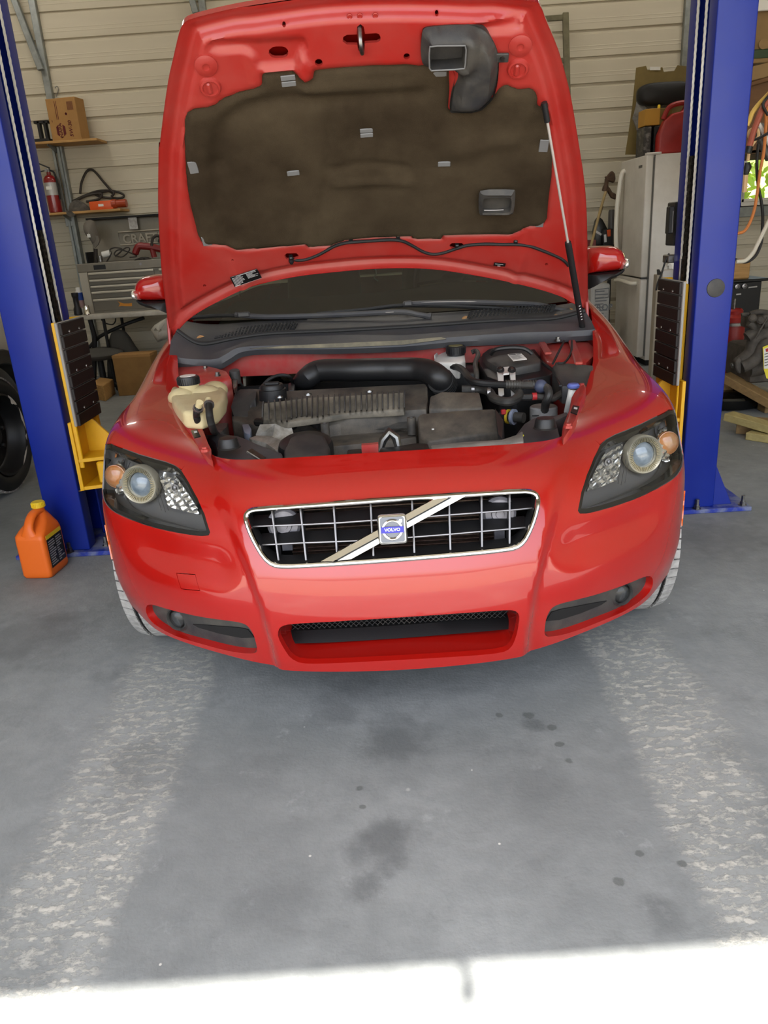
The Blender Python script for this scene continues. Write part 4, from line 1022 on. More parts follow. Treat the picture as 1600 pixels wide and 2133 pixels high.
for k in range(6): mb.cbox(mid+d_*(.30+.014*k)+f_*.0117, (.006, .0028, .0008), (sd_, ax_, f_))
mb.build('strut_print', M['label_print'], st, kind='stuff')
# hinges
for sd in (-1, 1):
    q = (357, 694) if sd < 0 else (1219, 640)
    p = hood_pt(*hood_uv([q])[0]); h = MB().bar(p+(0, .0, .06), p+(sd*.0, -.03, -.05), .012, .035, up=(0, 1, 0)).build('bonnet_hinge', M['paint_in'], car, bev=.003)
    MB().cbox(p+(0, -.04, -.055), (.05, .05, .006)).build('hinge_foot', M['paint_in'], h, bev=.002); MB().lathe([(.009, 0), (.009, .008), (0, .008)], p+(0, -.04, -.052), (0, 0, 1), 6).build('hinge_bolt', M['paint_in'], h)
# ---------------------------------------------------------------- engine bay
e5 = lambda p: zpts(330, 640, 3.404, p)
e6 = lambda p: zpts(780, 640, 3.404, p)
def ZP(pts, z):
    zz = z if hasattr(z, '__len__') else [z]*len(pts)
    return [P(q[0], q[1], Z=k) for q, k in zip(pts, zz)]
def slab(name, pts, z, down, m, parent=car, bev=.006, seg=2, taper=None, **kw):
    """block whose top outline is measured at height z"""
    top = ZP(pts, z); c = np.mean(top, 0); mb = MB(); n = len(top)
    bot = [((p-c)*(taper or 1.0)+c)*[1, 1, 0]+[0, 0, min(t[2] for t in top)-down] for p in top]
    mb.add(top+bot, [tuple(range(n)), tuple(range(2*n-1, n-1, -1))]+[(i, (i+1) % n, n+(i+1) % n, n+i) for i in range(n)])
    return mb.build(name, m, parent, bev=bev, seg=seg, **kw)
def wallpoly(name, pts, Y, thick, m, parent=car, bev=0, **kw):
    yy = Y if hasattr(Y, '__len__') else [Y]*len(pts)
    return MB().prism([P(q[0], q[1], Y=k) for q, k in zip(pts, yy)], (0, thick, 0)).build(name, m, parent, bev=bev, **kw)
def hosez(name, pts, z, r, m, parent=car, n=10):
    return MB().tube(spline(ZP(pts, z), 6), r, n).build(name, m, parent)

# dark depths of the bay
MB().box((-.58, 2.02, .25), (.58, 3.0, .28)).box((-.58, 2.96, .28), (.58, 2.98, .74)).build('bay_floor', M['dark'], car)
MB().box((-.34, 2.15, .28), (.32, 2.72, .60)).build('engine_block', M['alu'], car, bev=.01)

# bulkhead and cowl
wallpoly('bulkhead', [(352,775),(362,766),(440,764),(485,742),(520,735),(600,726),(800,718),(1000,706),(1240,704),(1240,760),(1130,745),(910,760),(840,765),(660,775),(560,782),(480,785)], 2.985, .012, M['paint_dusty'])
def cowl_rows():
    # front lip, sealing bead, shelf, foot of the glass: (pixels, Y)
    r0 = ([(350,752),(400,760),(452,760),(478,748),(505,733),(560,728),(700,727),(840,722),(935,713),(1000,710),(1100,706),(1180,702),(1240,698)], 2.93)
    r1 = ([(352,742),(400,748),(448,748),(470,738),(498,724),(560,720),(700,716),(840,710),(935,703),(1000,698),(1100,692),(1180,690),(1240,686)], 2.935)
    r2 = ([(356,710),(395,728),(440,733),(480,723),(520,712),(580,705),(700,700),(840,697),(935,690),(1000,686),(1100,678),(1180,674),(1232,668)], 3.00)
    r3 = ([(366,692),(400,716),(430,722),(480,712),(540,702),(600,698),(700,694),(840,686),(935,680),(1010,674),(1090,671),(1160,668),(1222,652)], 3.03)
    r4 = ([(372,688),(402,708),(430,714),(478,705),(536,696),(600,691),(700,687),(840,680),(935,673),(1010,668),(1090,665),(1155,661),(1215,646)], 3.05)
    r5 = ([(378,680),(420,692),(460,690),(500,686),(545,682),(600,678),(700,674),(840,668),(935,662),(1010,657),(1090,653),(1150,650),(1205,640)], 3.15)
    r6 = ([(384,668),(420,674),(460,675),(500,672),(545,669),(600,666),(700,662),(840,655),(935,650),(1010,645),(1090,641),(1150,637),(1198,630)], 3.27)
    return [[P(*q, Y=y) for q in spline([np.array(a+(0,)) for a in pp], 4) for q in [q[:2]]] for pp, y in (r0, r1, r2, r3, r4, r5, r6)]
rows = cowl_rows()
lip = [p+np.array([0, .01, -.02]) for p in rows[0]]
cowl = MB().grid([lip]+rows).build('cowl_panel', M['cowl'], car, angle=40)
seal = [(a+b)/2+np.array([0, 0, .004]) for a, b in zip(rows[3], rows[4])]
MB().tube(seal, .009, 10).build('bonnet_seal', M['rubber'], cowl)
for pts in ([(450,712),(500,703),(560,695),(614,690)], [(975,668),(1040,662),(1100,658),(1150,655)]):
    for row in range(5):
        mb = MB(); 
        for k in range(26):
            f = k/25; q = np.array(spline([np.array(p+(0,)) for p in pts], 25)[int(f*75)])[:2]; q = q-np.array([0, row*3.2])+np.array([row*1.5, 0])
            c = P(q[0], q[1], Y=3.085+row*.022); mb.cbox(c+(0, 0, .013), (.0065, .012, .006))
        mb.build('vent_grille', M['dark'], cowl, kind='stuff')
dusty = mat('dusty_cowl_edge', '4e4b42', 0.7, col2='8a8168', scale=10, amt=0.8)
dl = [(520,726),(600,720),(700,715),(840,709),(920,702),(930,706),(840,718),(700,724),(560,726)]
MB().prism([P(*q, Y=2.925) for q in dl], (0, .004, 0)).build('dusty_lip', dusty, cowl)
# fallen leaves in the cowl gutter: separate things
M['dryleaf'] = mat('dry_leaf', 'b98f5e', 0.7, col2='8c6238', scale=60)
def leaf(q, y, L, a, label):
    c = P(*q, Y=y)+(0, 0, .006); d = np.array([math.cos(a), math.sin(a), .12]); s_ = np.array([-math.sin(a), math.cos(a), .35]); mb = MB()
    o = [(0, 0), (.2, .22), (.5, .32), (.8, .18), (1, 0), (.8, -.18), (.5, -.32), (.2, -.22)]
    top = [c+d*L*x+s_*L*y_+np.array([0, 0, .12*L*math.sin(x*3.1)]) for x, y_ in o]; mb.prism(top, (0, 0, .0012))
    return tag(mb.build('dry_leaf', M['dryleaf']), label, 'leaf', 'dry leaves in the cowl gutter')
leaf((410,708), 3.06, .030, .3, 'small tan dry leaf at the cowl end by the coolant tank')
leaf((962,668), 3.09, .032, .2, 'single tan dry leaf at the middle start of the cowl vent')
leaf((1150,665), 3.08, .034, .1, 'broad dry leaf lying beside the gas strut foot')
leaf((1166,660), 3.10, .030, .5, 'dry leaf tucked over the broad one beside the gas strut')
leaf((1190,650), 3.12, .026, 1.2, 'curled dry leaf against the black rubber seal behind the gas strut')

# windscreen, wipers, dashboard seen through the gap
gl0 = [P(*q, Y=y) for q, y in (((388,668),3.40),((470,668),3.36),((560,664),3.33),((700,660),3.31),((800,655),3.305),((900,650),3.31),((1040,641),3.33),((1120,635),3.36),((1196,626),3.40))]
gl0 = [np.array(p) for p in gl0]
def scr(k, f):
    p = gl0[k]; return np.array([p[0]*(1-.18*f), p[1]+.86*f+.02*math.sin(f*3.14), p[2]+.50*f-.06*f*f])
M['screen'] = glass_mat('windscreen_glass', '9aa08f', 0.0, 0.7, 2.1)
MB().grid([[scr(k, f) for k in range(9)] for f in np.linspace(0, 1, 7)]).build('windscreen', M['screen'], car, angle=180)
M['trim_grey'] = mat('dark_dashboard', '33332e', 0.7, bump=.2, bscale=200)
db = MB(); db.grid([[(x, 3.42+.05*(x/.7)**2*0, .93+0*x) for x in np.linspace(-.72, .72, 9)], [(x, 3.72, .985) for x in np.linspace(-.72, .72, 9)], [(x, 3.95, .99+.03*math.exp(-((x-.36)/.2)**2)) for x in np.linspace(-.72, .72, 9)], [(x, 4.0, .85) for x in np.linspace(-.72, .72, 9)]])
db.build('dashboard', M['trim_grey'], car)
swc = np.array([.36, 4.02, 1.03]); ax = np.array([0, .9, .42]); ax /= np.linalg.norm(ax); u_ = np.array([1.0, 0, 0]); w_ = np.cross(ax, u_)
sw = MB().tube([swc+.185*(u_*math.cos(a)+w_*math.sin(a)) for a in np.linspace(0, 2*math.pi, 40, endpoint=False)], .015, 10, closed=True).build('steering_wheel', M['black'], car)
MB().ball(swc+ax*.01, (.06, .05, .03)).build('hub', M['black'], sw)
for a in (0.1, math.pi-.1, -math.pi/2): MB().bar(swc, swc+.18*(u_*math.cos(a)+w_*math.sin(a)), .03, .012).build('spoke', M['black'], sw)
M['seat'] = mat('tan_upholstery', '8d8a72', 0.7)
for sx_ in (-.36, .36):
    s_ = MB().box((sx_-.25, 4.35, .50), (sx_+.25, 4.9, .62)).build('seat', M['seat'], car, bev=.04, seg=3)
    MB().add([(sx_-.25, 4.82, .6), (sx_+.25, 4.82, .6), (sx_+.22, 5.05, 1.14), (sx_-.22, 5.05, 1.14), (sx_-.25, 4.94, .6), (sx_+.25, 4.94, .6), (sx_+.22, 5.15, 1.14), (sx_-.22, 5.15, 1.14)], [(0,1,2,3),(4,7,6,5),(0,4,5,1),(1,5,6,2),(2,6,7,3),(3,7,4,0)]).build('seat_back', M['seat'], s_, bev=.03, seg=3)
    MB().cbox((sx_, 5.12, 1.22), (.26, .08, .16)).build('headrest', M['seat'], s_, bev=.03, seg=3)
mb = MB().box((-.7, 3.35, .3), (.7, 5.4, .34)); mb.build('cabin_floor', M['dark'], car)
# roof, pillars, side glass, boot lid
rz = scr(4, 1.0)
def roofline(x, y):
    return None
rf = []
for f in np.linspace(0, 1, 9):
    y = 4.17+f*1.35; z = 1.33+.055*math.sin(math.pi*min(f*1.1, 1))-.20*max(0, f-.55)**1.5; rf.append([(x*(.60+.0*f), y+.03*(1-x*x)*(1 if f < .1 else 0), z-.05*x*x) for x in np.linspace(-1, 1, 11)])
MB().grid(rf).build('roof', M['paint'], car, angle=180)
for sd in (-1, 1):
    a0 = scr(0 if sd < 0 else 8, 0); a1 = scr(0 if sd < 0 else 8, 1)
    MB().tube([a0, (a0+a1)/2+np.array([0, 0, .01]), a1, (sd*.60, 4.6, 1.345), (sd*.60, 5.2, 1.30)], [.03, .03, .028, .025, .03], 8).build('windscreen_pillar', M['paint'], car)
    MB().grid([[(sd*.84, 3.55, .99), (sd*.84, 4.1, 1.0), (sd*.82, 4.8, 1.0), (sd*.80, 5.4, 1.0)], [(sd*.70, 3.95, 1.22), (sd*.605, 4.25, 1.33), (sd*.60, 4.8, 1.345), (sd*.62, 5.3, 1.24)]]).build('side_glass', M['screen'], car)
MB().grid([[(x*.60, 5.5, 1.27-.05*x*x) for x in np.linspace(-1, 1, 7)], [(x*.74, 5.62, 1.0+.02*(1-x*x)) for x in np.linspace(-1, 1, 7)], [(x*.72, 5.85, .98) for x in np.linspace(-1, 1, 7)]]).build('boot_lid', M['paint'], car)
# mirror tag hanging in the windscreen
hx = np.array(P(782, 570, Y=3.98)); MB().tube([hx+(0, 0, .04), hx+(.004, 0, 0), hx+(-.008, 0, -.02), hx+(.012, 0, -.035)], .004, 6).build('hanging_tassel', M['white'], car)
# wipers
def wiper(pa, pb, blade, nm='wiper_arm'):
    ar = MB().tube(spline([P(*q, Y=y) for q, y in pa], 5), [.016]*2+[.011]*(len(spline([np.zeros(3)]*len(pa), 5))-2), 8).build(nm, M['cowl'], car)
    if pb: MB().tube(spline([P(*q, Y=y) for q, y in pb], 4), .0085, 8).build('wiper_blade', M['rubber'], ar)
    if blade: MB().tube(spline([P(*q, Y=y) for q, y in blade], 4), .0016, 6).build('blade_spring', M['satin'], ar)
    return ar
wiper([((898,660),3.16),((870,655),3.17),((830,650),3.18),((700,656),3.22),((560,660),3.26),((490,655),3.28)], [((395,662),3.30),((480,657),3.30),((640,664),3.26)], [((492,656),3.275),((620,659),3.245),((720,655),3.22),((820,650),3.17)])
wiper([((1190,650),3.16),((1150,642),3.18),((1110,634),3.22),((1000,630),3.26),((900,631),3.28),((840,634),3.29)], [((660,654),3.275),((760,645),3.285),((845,636),3.295),((1000,640),3.26),((1120,648),3.22)], [((840,632),3.285),((930,628),3.265),((1040,629),3.245),((1110,632),3.22)])
MB().cbox(P(850, 632, Y=3.27), (.035, .02, .02)).build('wiper_clip', M['cowl'], car, bev=.004); MB().cbox(P(508, 655, Y=3.265), (.05, .02, .02)).build('wiper_clip', M['cowl'], car, bev=.004)

# suspension turrets
def turret(pts, z, nm='strut_tower'):
    top = ZP(pts, z); c = np.mean(top, 0); n = len(top); mb = MB()
    r1 = [(p-c)*1.04+c-(0, 0, .010) for p in top]; r2 = [(p-c)*1.05+c-(0, 0, .24) for p in top]
    mb.add([c+(0, 0, .006)]+[(p-c)*.8+c+(0, 0, .004) for p in top]+top+r1+r2, [(0, 1+i, 1+(i+1) % n) for i in range(n)]+[(k*n+1+i, k*n+1+(i+1) % n, (k+1)*n+1+(i+1) % n, (k+1)*n+1+i) for k in range(3) for i in range(n)])
    return mb.build(nm, M['paint_dusty'], car, angle=50), top
tl, tt = turret(e5([(80,480),(110,430),(180,402),(280,405),(400,430),(480,455),(505,490),(440,520),(330,530),(180,525),(100,510)]), [.825,.832,.835,.835,.832,.828,.82,.812,.81,.81,.815])
for q in e5([(183,412),(335,442),(420,488)]): p = P(*q, Z=.828); MB().lathe([(.011, 0), (.011, .005), (.008, .006), (.008, .014), (0, .015)], p, (0, 0, 1), 6).build('turret_nut', M['steel'], tl)
tr, tt = turret(e6([(1180,250),(1200,228),(1300,222),(1400,225),(1500,230),(1550,280),(1560,340),(1500,395),(1350,395),(1230,380),(1190,320)]), [.828,.835,.835,.835,.833,.825,.812,.80,.80,.803,.815])
mb = MB(); 
for q0, q1 in (((1170,222),(1235,330)), ((1400,240),(1450,400))):
    a, b = [P(*q, Z=.84) for q in e6([q0, q1])]; mb.bar(a, b, .026, .010)
mb.build('turret_rib', M['paint_dusty'], tr, bev=.004)
MB().tube([P(*q, Y=2.98) for q in e6([(680,262),(900,250),(1170,235)])], .011, 8).build('cross_brace', M['paint_in'], car)
for q in e6([(1300,240),(1420,205)]): MB().lathe([(.013, 0), (.013, .006), (.008, .007), (.008, .016), (0, .016)], P(*q, Z=.845), (0, 0, 1), 6).build('turret_nut', M['steel'], tr)

# coolant tank
def puff(name, pts, z, down, m, parent=car):
    return slab(name, pts, z, down, m, parent, bev=.018, seg=4, angle=60)
tank = puff('coolant_tank', e5([(78,555),(140,548),(180,600),(225,610),(290,548),(430,540),(482,580),(470,640),(420,700),(300,745),(170,735),(90,640)]), .815, .055, M['reservoir']); lab(tank, 'cream plastic coolant tank with a black cap')
for q, r in (((165,640), .045), ((330,620), .055), ((400,590), .045)): MB().ball(P(*e5([q])[0], Z=.80), (r, r*.9, .032), 20, 12).build('tank_lobe', M['reservoir'], tank)
p = P(*e5([(216,545)])[0], Z=.838); MB().lathe([(.031, -.03), (.034, 0), (.030, .004)], p, (0, 0, 1), 28).build('tank_neck', M['reservoir'], tank)
mb = MB().lathe([(.035, 0), (.036, .022), (.034, .026), (.028, .027), (0, .027)], p, (0, 0, 1), 30)
for k in range(30): a = 2*math.pi*k/30; mb.cbox(p+(.036*math.cos(a), .036*math.sin(a), .011), (.003, .003, .020), axes((math.cos(a), math.sin(a), 0)))
cp = mb.build('tank_cap', M['black'], tank); MB().lathe([(.026, .0275), (.026, .0285), (0, .0285)], p, (0, 0, 1), 26).build('cap_label', M['white'], cp)
for q, q2, q3 in (((285,705),(270,760),(290,830)), ((358,682),(365,780),(395,880))):
    a = P(*e5([q])[0], Z=.836); h = MB().tube(spline([a, P(*e5([q2])[0], Z=.81), P(*e5([q3])[0], Z=.75), P(*e5([(q3[0]+40, q3[1]+40)])[0], Z=.5)], 6), .0105, 12).build('coolant_hose', M['rubber'], car)
    b = P(*e5([q2])[0], Z=.81); d = (b-a)/np.linalg.norm(b-a); MB().tube([a+d*.004, a+d*.012], .0150, 16).build('hose_clamp', M['satin'], h); MB().tube([a-d*.02, a+d*.005], .010, 12).build('nozzle', M['reservoir'], h)

# engine cover
ec = slab('engine_cover', e5([(520,800),(516,730),(530,640),(565,580),(640,572),(760,575),(900,590),(1250,568),(1600,550)])+e6([(200,545),(362,538),(378,560),(382,660),(370,720)])+e5([(1500,745),(1180,800),(1100,810),(960,850),(830,860),(700,860)]), [.70,.72,.74,.77,.775,.775,.77,.77,.77,.77,.77,.765,.74,.73,.72,.70,.69,.68,.67,.67], .12, M['cover'], bev=.008)
sh = slab('cover_shoulder', e5([(520,790),(518,720),(540,600),(570,575),(680,572),(700,590),(690,640),(650,680),(640,780)]), [.70,.73,.77,.78,.78,.775,.76,.74,.70], .10, M['grey_black'], ec, bev=.008)
# intake runners as ribs across the cover
def rib(a, b, zc, w=.0045, h=.009):
    pa, pb = P(*a, Z=zc[0]), P(*b, Z=zc[1]); pm = (pa+pb)/2+(0, 0, .007); mb = MB(); sp = spline([pa, pm, pb], 5)
    mb.grid([[p+(dx, 0, dz) for p in sp] for dx, dz in ((-w/2, -.01), (-w/2, h*.6), (-w/4, h*.75), (w/4, h*.75), (w/2, h*.6), (w/2, -.01))]); mb.build('cover_rib', M['grey_black'], ec)
rp = e5([(745,680),(782,675),(825,668),(862,663),(903,658),(943,654),(980,650),(1020,645),(1055,642),(1092,642),(1130,638),(1170,634),(1207,632),(1248,630),(1285,628),(1322,625),(1360,622),(1400,620),(1440,617),(1478,615),(1515,613),(1552,611),(1590,610)])+e6([(20,612),(58,610),(97,608),(136,606),(175,604),(213,602)])
rq = e5([(738,795),(785,808),(830,812),(872,815),(912,815),(945,800),(980,790),(1015,785),(1052,785),(1090,788),(1128,785),(1168,780),(1207,770),(1248,755),(1285,752),(1322,750),(1360,748),(1400,745),(1440,743),(1478,741),(1515,739),(1552,737),(1590,736)])+e6([(20,733),(58,731),(97,730),(136,728),(175,727),(213,726)])
for a, b in zip(rp, rq): rib(a, b, (.779, .735))
rn = slab('runner_bed', rp[:1]+rp[8::6]+rp[-1:]+rq[::-1][:1]+rq[::-6]+rq[:1], [.780]*(len(rp[:1]+rp[8::6]+rp[-1:]))+[.734]*(len(rq[::-1][:1]+rq[::-6]+rq[:1])), .02, M['runner'], ec, bev=.004)
p = P(*e5([(810,590)])[0], Z=.785); oc = MB().lathe([(.048, -.03), (.046, .005), (.040, .006), (.039, .018), (.036, .022), (.030, .022), (.027, .018), (0, .018)], p, (0, 0, 1), 30).build('oil_cap', M['black'], ec); MB().cbox(p+(0, 0, .024), (.05, .012, .012)).build('cap_grip', M['black'], oc, bev=.003)
for q in e5([(1062,622),(1497,600),(860,640)]): MB().lathe([(.012, 0), (.011, .004), (.007, .004), (.006, 0)], P(*q, Z=.775), (0, 0, 1), 16).build('cover_screw', M['steel'], ec)
# lower front beam of the cover, coil strip, front blank plates
slab('cover_beam', e5([(1170,800),(1600,745)])+e6([(310,715),(380,725),(380,742),(300,765)])+e5([(1600,790),(1200,840)]), [.715,.725,.725,.72,.70,.695,.69,.685], .05, M['cover'], ec, bev=.005)
slab('cover_front', e5([(1195,835),(1600,785)])+e6([(285,770),(290,850)])+e5([(1600,850),(1210,880)]), [.70]*2+[.70,.68]+[.66]*2, .08, M['cover'], ec, bev=.004)
MB().lathe([(.014, -.05), (.014, .004), (.009, .004), (.008, 0)], P(*e5([(1180,830)])[0], Z=.715), (0, 0, 1), 18).build('mount_post', M['cover'], ec)
MB().lathe([(.014, -.05), (.014, .004), (.009, .004), (.008, 0)], P(*e6([(262,790)])[0], Z=.715), (0, 0, 1), 18).build('mount_post', M['cover'], ec)
slab('lower_cover', e5([(1215,880),(1600,850)])+e6([(290,850),(300,920),(120,940)])+e5([(1500,960),(1225,985)]), [.66]*7, .10, M['cover'], car, bev=.006)

# big black intake pipe
ip = MB().tube(spline([P(*q, Z=z) for q, z in zip(e5([(1010,560),(1060,500),(1150,450),(1400,445),(1600,440)])+e6([(150,440),(300,440),(400,460),(470,510),(515,570)]), (.74,.79,.81,.815,.815,.815,.815,.81,.79,.75))], 6), .040, 18).build('intake_pipe', M['black'], car)
q = [P(*k, Z=z) for k, z in zip(e6([(470,520),(490,545),(515,578)]), (.785,.77,.745))]
mb = MB(); d = q[2]-q[0]; d /= np.linalg.norm(d)
for k in range(5): c = q[0]+d*(.012*k); mb.tube([c-d*.002, c+d*.002], [.0455, .0455], 20); 
mb.build('bellows', M['rubber'], ip)
c = P(*e5([(1020,560)])[0], Z=.745); MB().tube([c-(.012, 0, .008), c+(.004, 0, .002)], .044, 20).build('pipe_clamp', M['satin'], ip)
hosez('vacuum_line', e5([(720,580),(780,515),(860,482),(930,492),(950,530)]), [.77,.80,.81,.80,.77], .006, M['rubber'])
slab('sensor_plug', e5([(920,540),(950,525),(970,545),(965,585),(920,590)]), .77, .05, M['black'], bev=.004)
hosez('vacuum_line', e5([(500,490),(540,500),(575,530),(600,565)]), [.80,.79,.78,.76], .005, M['rubber'])
slab('engine_mount_arm', e5([(445,485),(520,478),(560,490),(555,560),(535,575),(520,510),(450,500)]), [.80]*7, .02, M['steel'], bev=.004)
MB().lathe([(.020, -.04), (.020, .006), (.012, .012), (0, .012)], P(*e5([(540,462)])[0], Z=.82), (0, 0, 1), 16).build('mount_bush', M['grey_black'], car)

# air box covers on the battery side
slab('air_box_lid', e6([(395,625),(480,610),(640,598),(745,600),(770,710),(640,720),(385,720)]), [.76,.765,.765,.76,.735,.73,.73], .10, M['cover'], bev=.007)
ab = slab('air_box', e6([(305,770),(330,752),(640,725),(850,718),(868,730),(895,880),(380,950),(325,920)]), [.725,.73,.735,.735,.733,.685,.675,.68], .10, M['cover'], bev=.007)
MB().prism([P(*q_, Z=.733) for q_ in e6([(855,718),(915,800),(905,930),(880,900)])], (.004, .004, -.06)).build('air_box_side', M['black'], ab)
MB().cbox(P(*e6([(415,864)])[0], Z=.708), (.007, .006, .003)).build('paint_chip', M['white'], ab)

# battery box with label, brake reservoir
bb = slab('battery_box', e6([(745,330),(790,290),(880,270),(1060,262),(1130,280),(1185,360),(1275,455),(1250,480),(1010,520),(880,520),(800,490),(745,400)]), [.80,.815,.82,.82,.815,.80,.775,.77,.765,.765,.77,.785], .22, M['black'], bev=.006)
bl = slab('battery_lid', e6([(760,330),(810,290),(900,275),(1060,270),(1120,300),(1180,365),(1180,395),(1010,425),(870,420),(800,380)]), [.815,.83,.835,.835,.83,.815,.805,.80,.80,.805], .05, M['grey_black'], bb, bev=.008)
MB().tube(spline(ZP(e6([(830,330),(860,300),(960,285),(1060,292),(1120,330)]), [.83,.85,.855,.85,.83]), 5), .008, 8).build('carry_strap', M['black'], bl)
lb = ZP(e6([(945,338),(1040,330),(1082,370),(985,383)]), [.833,.833,.822,.822]); ls = MB().prism(lb, (0, 0, .002)).build('battery_label', M['white'], bl)
M['print_dark'] = mat('dark_print', '2a2a2a', 0.6)
mb = MB(); n_b = np.array([0, 0, .0026])
for x0, x1, y0, y1 in [(.05, .55, .06, .2), (.6, .95, .06, .16), (.05, .8, .3, .34), (.05, .9, .42, .46), (.05, .7, .54, .58), (.05, .95, .66, .7), (.05, .6, .78, .82)]:
    at = lambda x, y: (lb[0]*(1-x)+lb[1]*x)*(1-y)+(lb[3]*(1-x)+lb[2]*x)*y+n_b
    mb.add([at(x0, y0), at(x1, y0), at(x1, y1), at(x0, y1)], [(0, 1, 2, 3)])
mb.build('fine_print', M['print_dark'], ls, kind='stuff')
# silver terminal straps with black bolts
M['strap'] = mat('aluminium_strap', 'd8d6d0', 0.5, 0.25)
for xs in ((868, 915, 893), (957, 1000, 974)):
    a, b = xs[0], xs[1]
    st_ = slab('terminal_strap', e6([(a,425),(b,415),(b+2,520),(a+12,535)]), [.80,.80,.775,.77], .006, M['strap'], bb, bev=.002)
    MB().lathe([(.014, 0), (.013, .006), (.0, .006)], P(*e6([(xs[2], 447)])[0], Z=.80), (0, -.5, .86), 18).build('strap_bolt', M['black'], st_); MB().lathe([(.007, .006), (.006, .010), (0, .010)], P(*e6([(xs[2], 447)])[0], Z=.80), (0, -.5, .86), 8).build('bolt_head', M['steel'], st_)
    MB().prism(ZP(e6([(a+8,545),(b,540),(b+5,620),(a+15,640)]), [.765,.765,.735,.73]), (0, .004, -.004)).build('strap_foot', M['strap'], st_)
MB().prism(ZP(e6([(915,425),(957,420),(957,465),(915,470)]), [.80,.80,.79,.79]), (0, 0, -.006)).build('strap_link', M['strap'], bb)
br = slab('brake_reservoir', e6([(420,330),(455,300),(500,292),(530,310),(640,310),(645,375),(600,395),(450,390),(430,360)]), [.825]*5+[.81]*4, .06, M['white'], bev=.012, seg=3); lab(br, 'white plastic brake fluid reservoir with a ribbed black cap')
p = P(*e6([(578,318)])[0], Z=.83); mb = MB().lathe([(.034, -.01), (.035, .02), (.032, .024), (0, .024)], p, (0, 0, 1), 28)
for k in range(26): a = 2*math.pi*k/26; mb.cbox(p+(.0355*math.cos(a), .0355*math.sin(a), .008), (.003, .004, .022), axes((math.cos(a), math.sin(a), 0)))
cp = mb.build('reservoir_cap', M['black'], br); M['olive'] = mat('olive_cap_print', '5f5a3a', 0.5, col2='88814f', scale=80); MB().lathe([(.027, .0245), (.027, .0255), (0, .0255)], p, (0, 0, 1), 26).build('cap_label', M['olive'], cp)
slab('reservoir_bracket', e6([(480,380),(640,375),(680,400),(740,430),(720,470),(560,470),(500,420)]), [.77]*7, .10, M['black'], bev=.005)
# fuse box lid
slab('fuse_box', e6([(1260,415),(1290,402),(1555,408),(1540,470),(1525,555),(1330,558)]), [.805,.812,.812,.79,.768,.768], .06, M['grey_black'], bev=.006)
MB().tube(ZP(e6([(1195,395),(1275,455),(1320,560),(1400,570)]), [.80,.785,.765,.76]), .006, 8).build('box_clip_wire', M['black'], car)

# hoses and pipes on the battery side
M['hose'] = mat('dusty_hose', '232323', 0.5, col2='57524a', scale=20, amt=.6)
hosez('brake_hose', e6([(520,425),(590,425),(640,460),(670,505),(720,532),(820,545),(940,550)]), [.79,.795,.79,.785,.78,.775,.775], .0125, M['black'])
hs = hosez('ribbed_pipe', e6([(930,548),(1020,548),(1100,550),(1165,555)]), [.775,.775,.775,.77], .013, M['hose'])
mb = MB()
for k in range(12): c = P(*e6([(935+k*19, 548)])[0], Z=.775); mb.tube([c-(.003, 0, 0), c+(.003, 0, 0)], .0150, 12)
mb.build('pipe_ribs', M['hose'], hs)
M['bluecap'] = mat('blue_grey_plastic', '3d4358', 0.5); MB().ball(P(*e6([(1180,560)])[0], Z=.77), (.022, .02, .022), 14, 10).build('check_valve', M['bluecap'], car)
hosez('coolant_hose', e6([(1185,560),(1225,575),(1238,620),(1215,680),(1205,760)]), [.77,.765,.75,.72,.66], .0135, M['hose'])
h = hosez('coolant_hose', e6([(620,585),(690,582),(770,582),(820,605),(840,640),(900,665),(960,668),(1015,640),(1025,600),(990,565)]), [.75,.75,.75,.745,.74,.735,.735,.74,.75,.76], .0150, M['hose'])
for q in ((702, 582), (815, 605)): 
    c = P(*e6([q])[0], Z=.75); MB().tube([c-(.005, -.001, 0), c+(.005, -.001, 0)], .0178, 16).build('hose_clamp', M['satin'], h)
hosez('wire_loom', e6([(690,320),(720,310),(735,340),(715,400),(725,470),(720,560)]), [.83,.835,.83,.81,.79,.75], .009, M['hose'])
hosez('wire_loom', e6([(1030,640),(1100,638),(1180,635),(1260,650),(1330,610),(1390,600)]), [.735,.735,.735,.73,.74,.745], .011, M['hose'])
M['tape'] = mat('red_tape', 'a8282a', 0.5); c = P(*e6([(1135,632)])[0], Z=.738); MB().tube([c-(.007, 0, 0), c+(.007, 0, 0)], .0125, 12).build('red_tape', M['tape'], car)
hosez('thin_cable', e6([(1345,240),(1310,310),(1265,400)]), [.86,.845,.82], .004, M['rubber']); hosez('thin_cable', e6([(1400,240),(1395,320),(1350,390),(1300,395)]), [.86,.84,.82,.82], .004, M['rubber'])
# connector cluster behind the lamp
a, b = P(*e6([(900,770)])[0], Z=.68), P(*e6([(1060,785)])[0], Z=.68); d = b-a
cn = MB().tube([a, a+d*.28], .022, 14).build('connector', M['black'], car)
M['yel'] = mat('yellow_ring', 'c9a92b', 0.5); M['greyp'] = mat('grey_ring', '7d8494', 0.5)
MB().tube([a+d*.28, a+d*.36], .024, 16).build('yellow_ring', M['yel'], cn); MB().tube([a+d*.36, a+d*.55], .018, 14).build('connector_body', M['black'], cn); MB().tube([a+d*.48, a+d*.60], .026, 16).build('grey_ring', M['greyp'], cn); MB().tube([a+d*.6, a+d], .017, 14).build('connector_tail', M['hose'], cn)
MB().cbox(P(*e6([(915,742)])[0], Z=.70), (.016, .016, .016)).build('red_clip', M['tape'], cn, bev=.003)
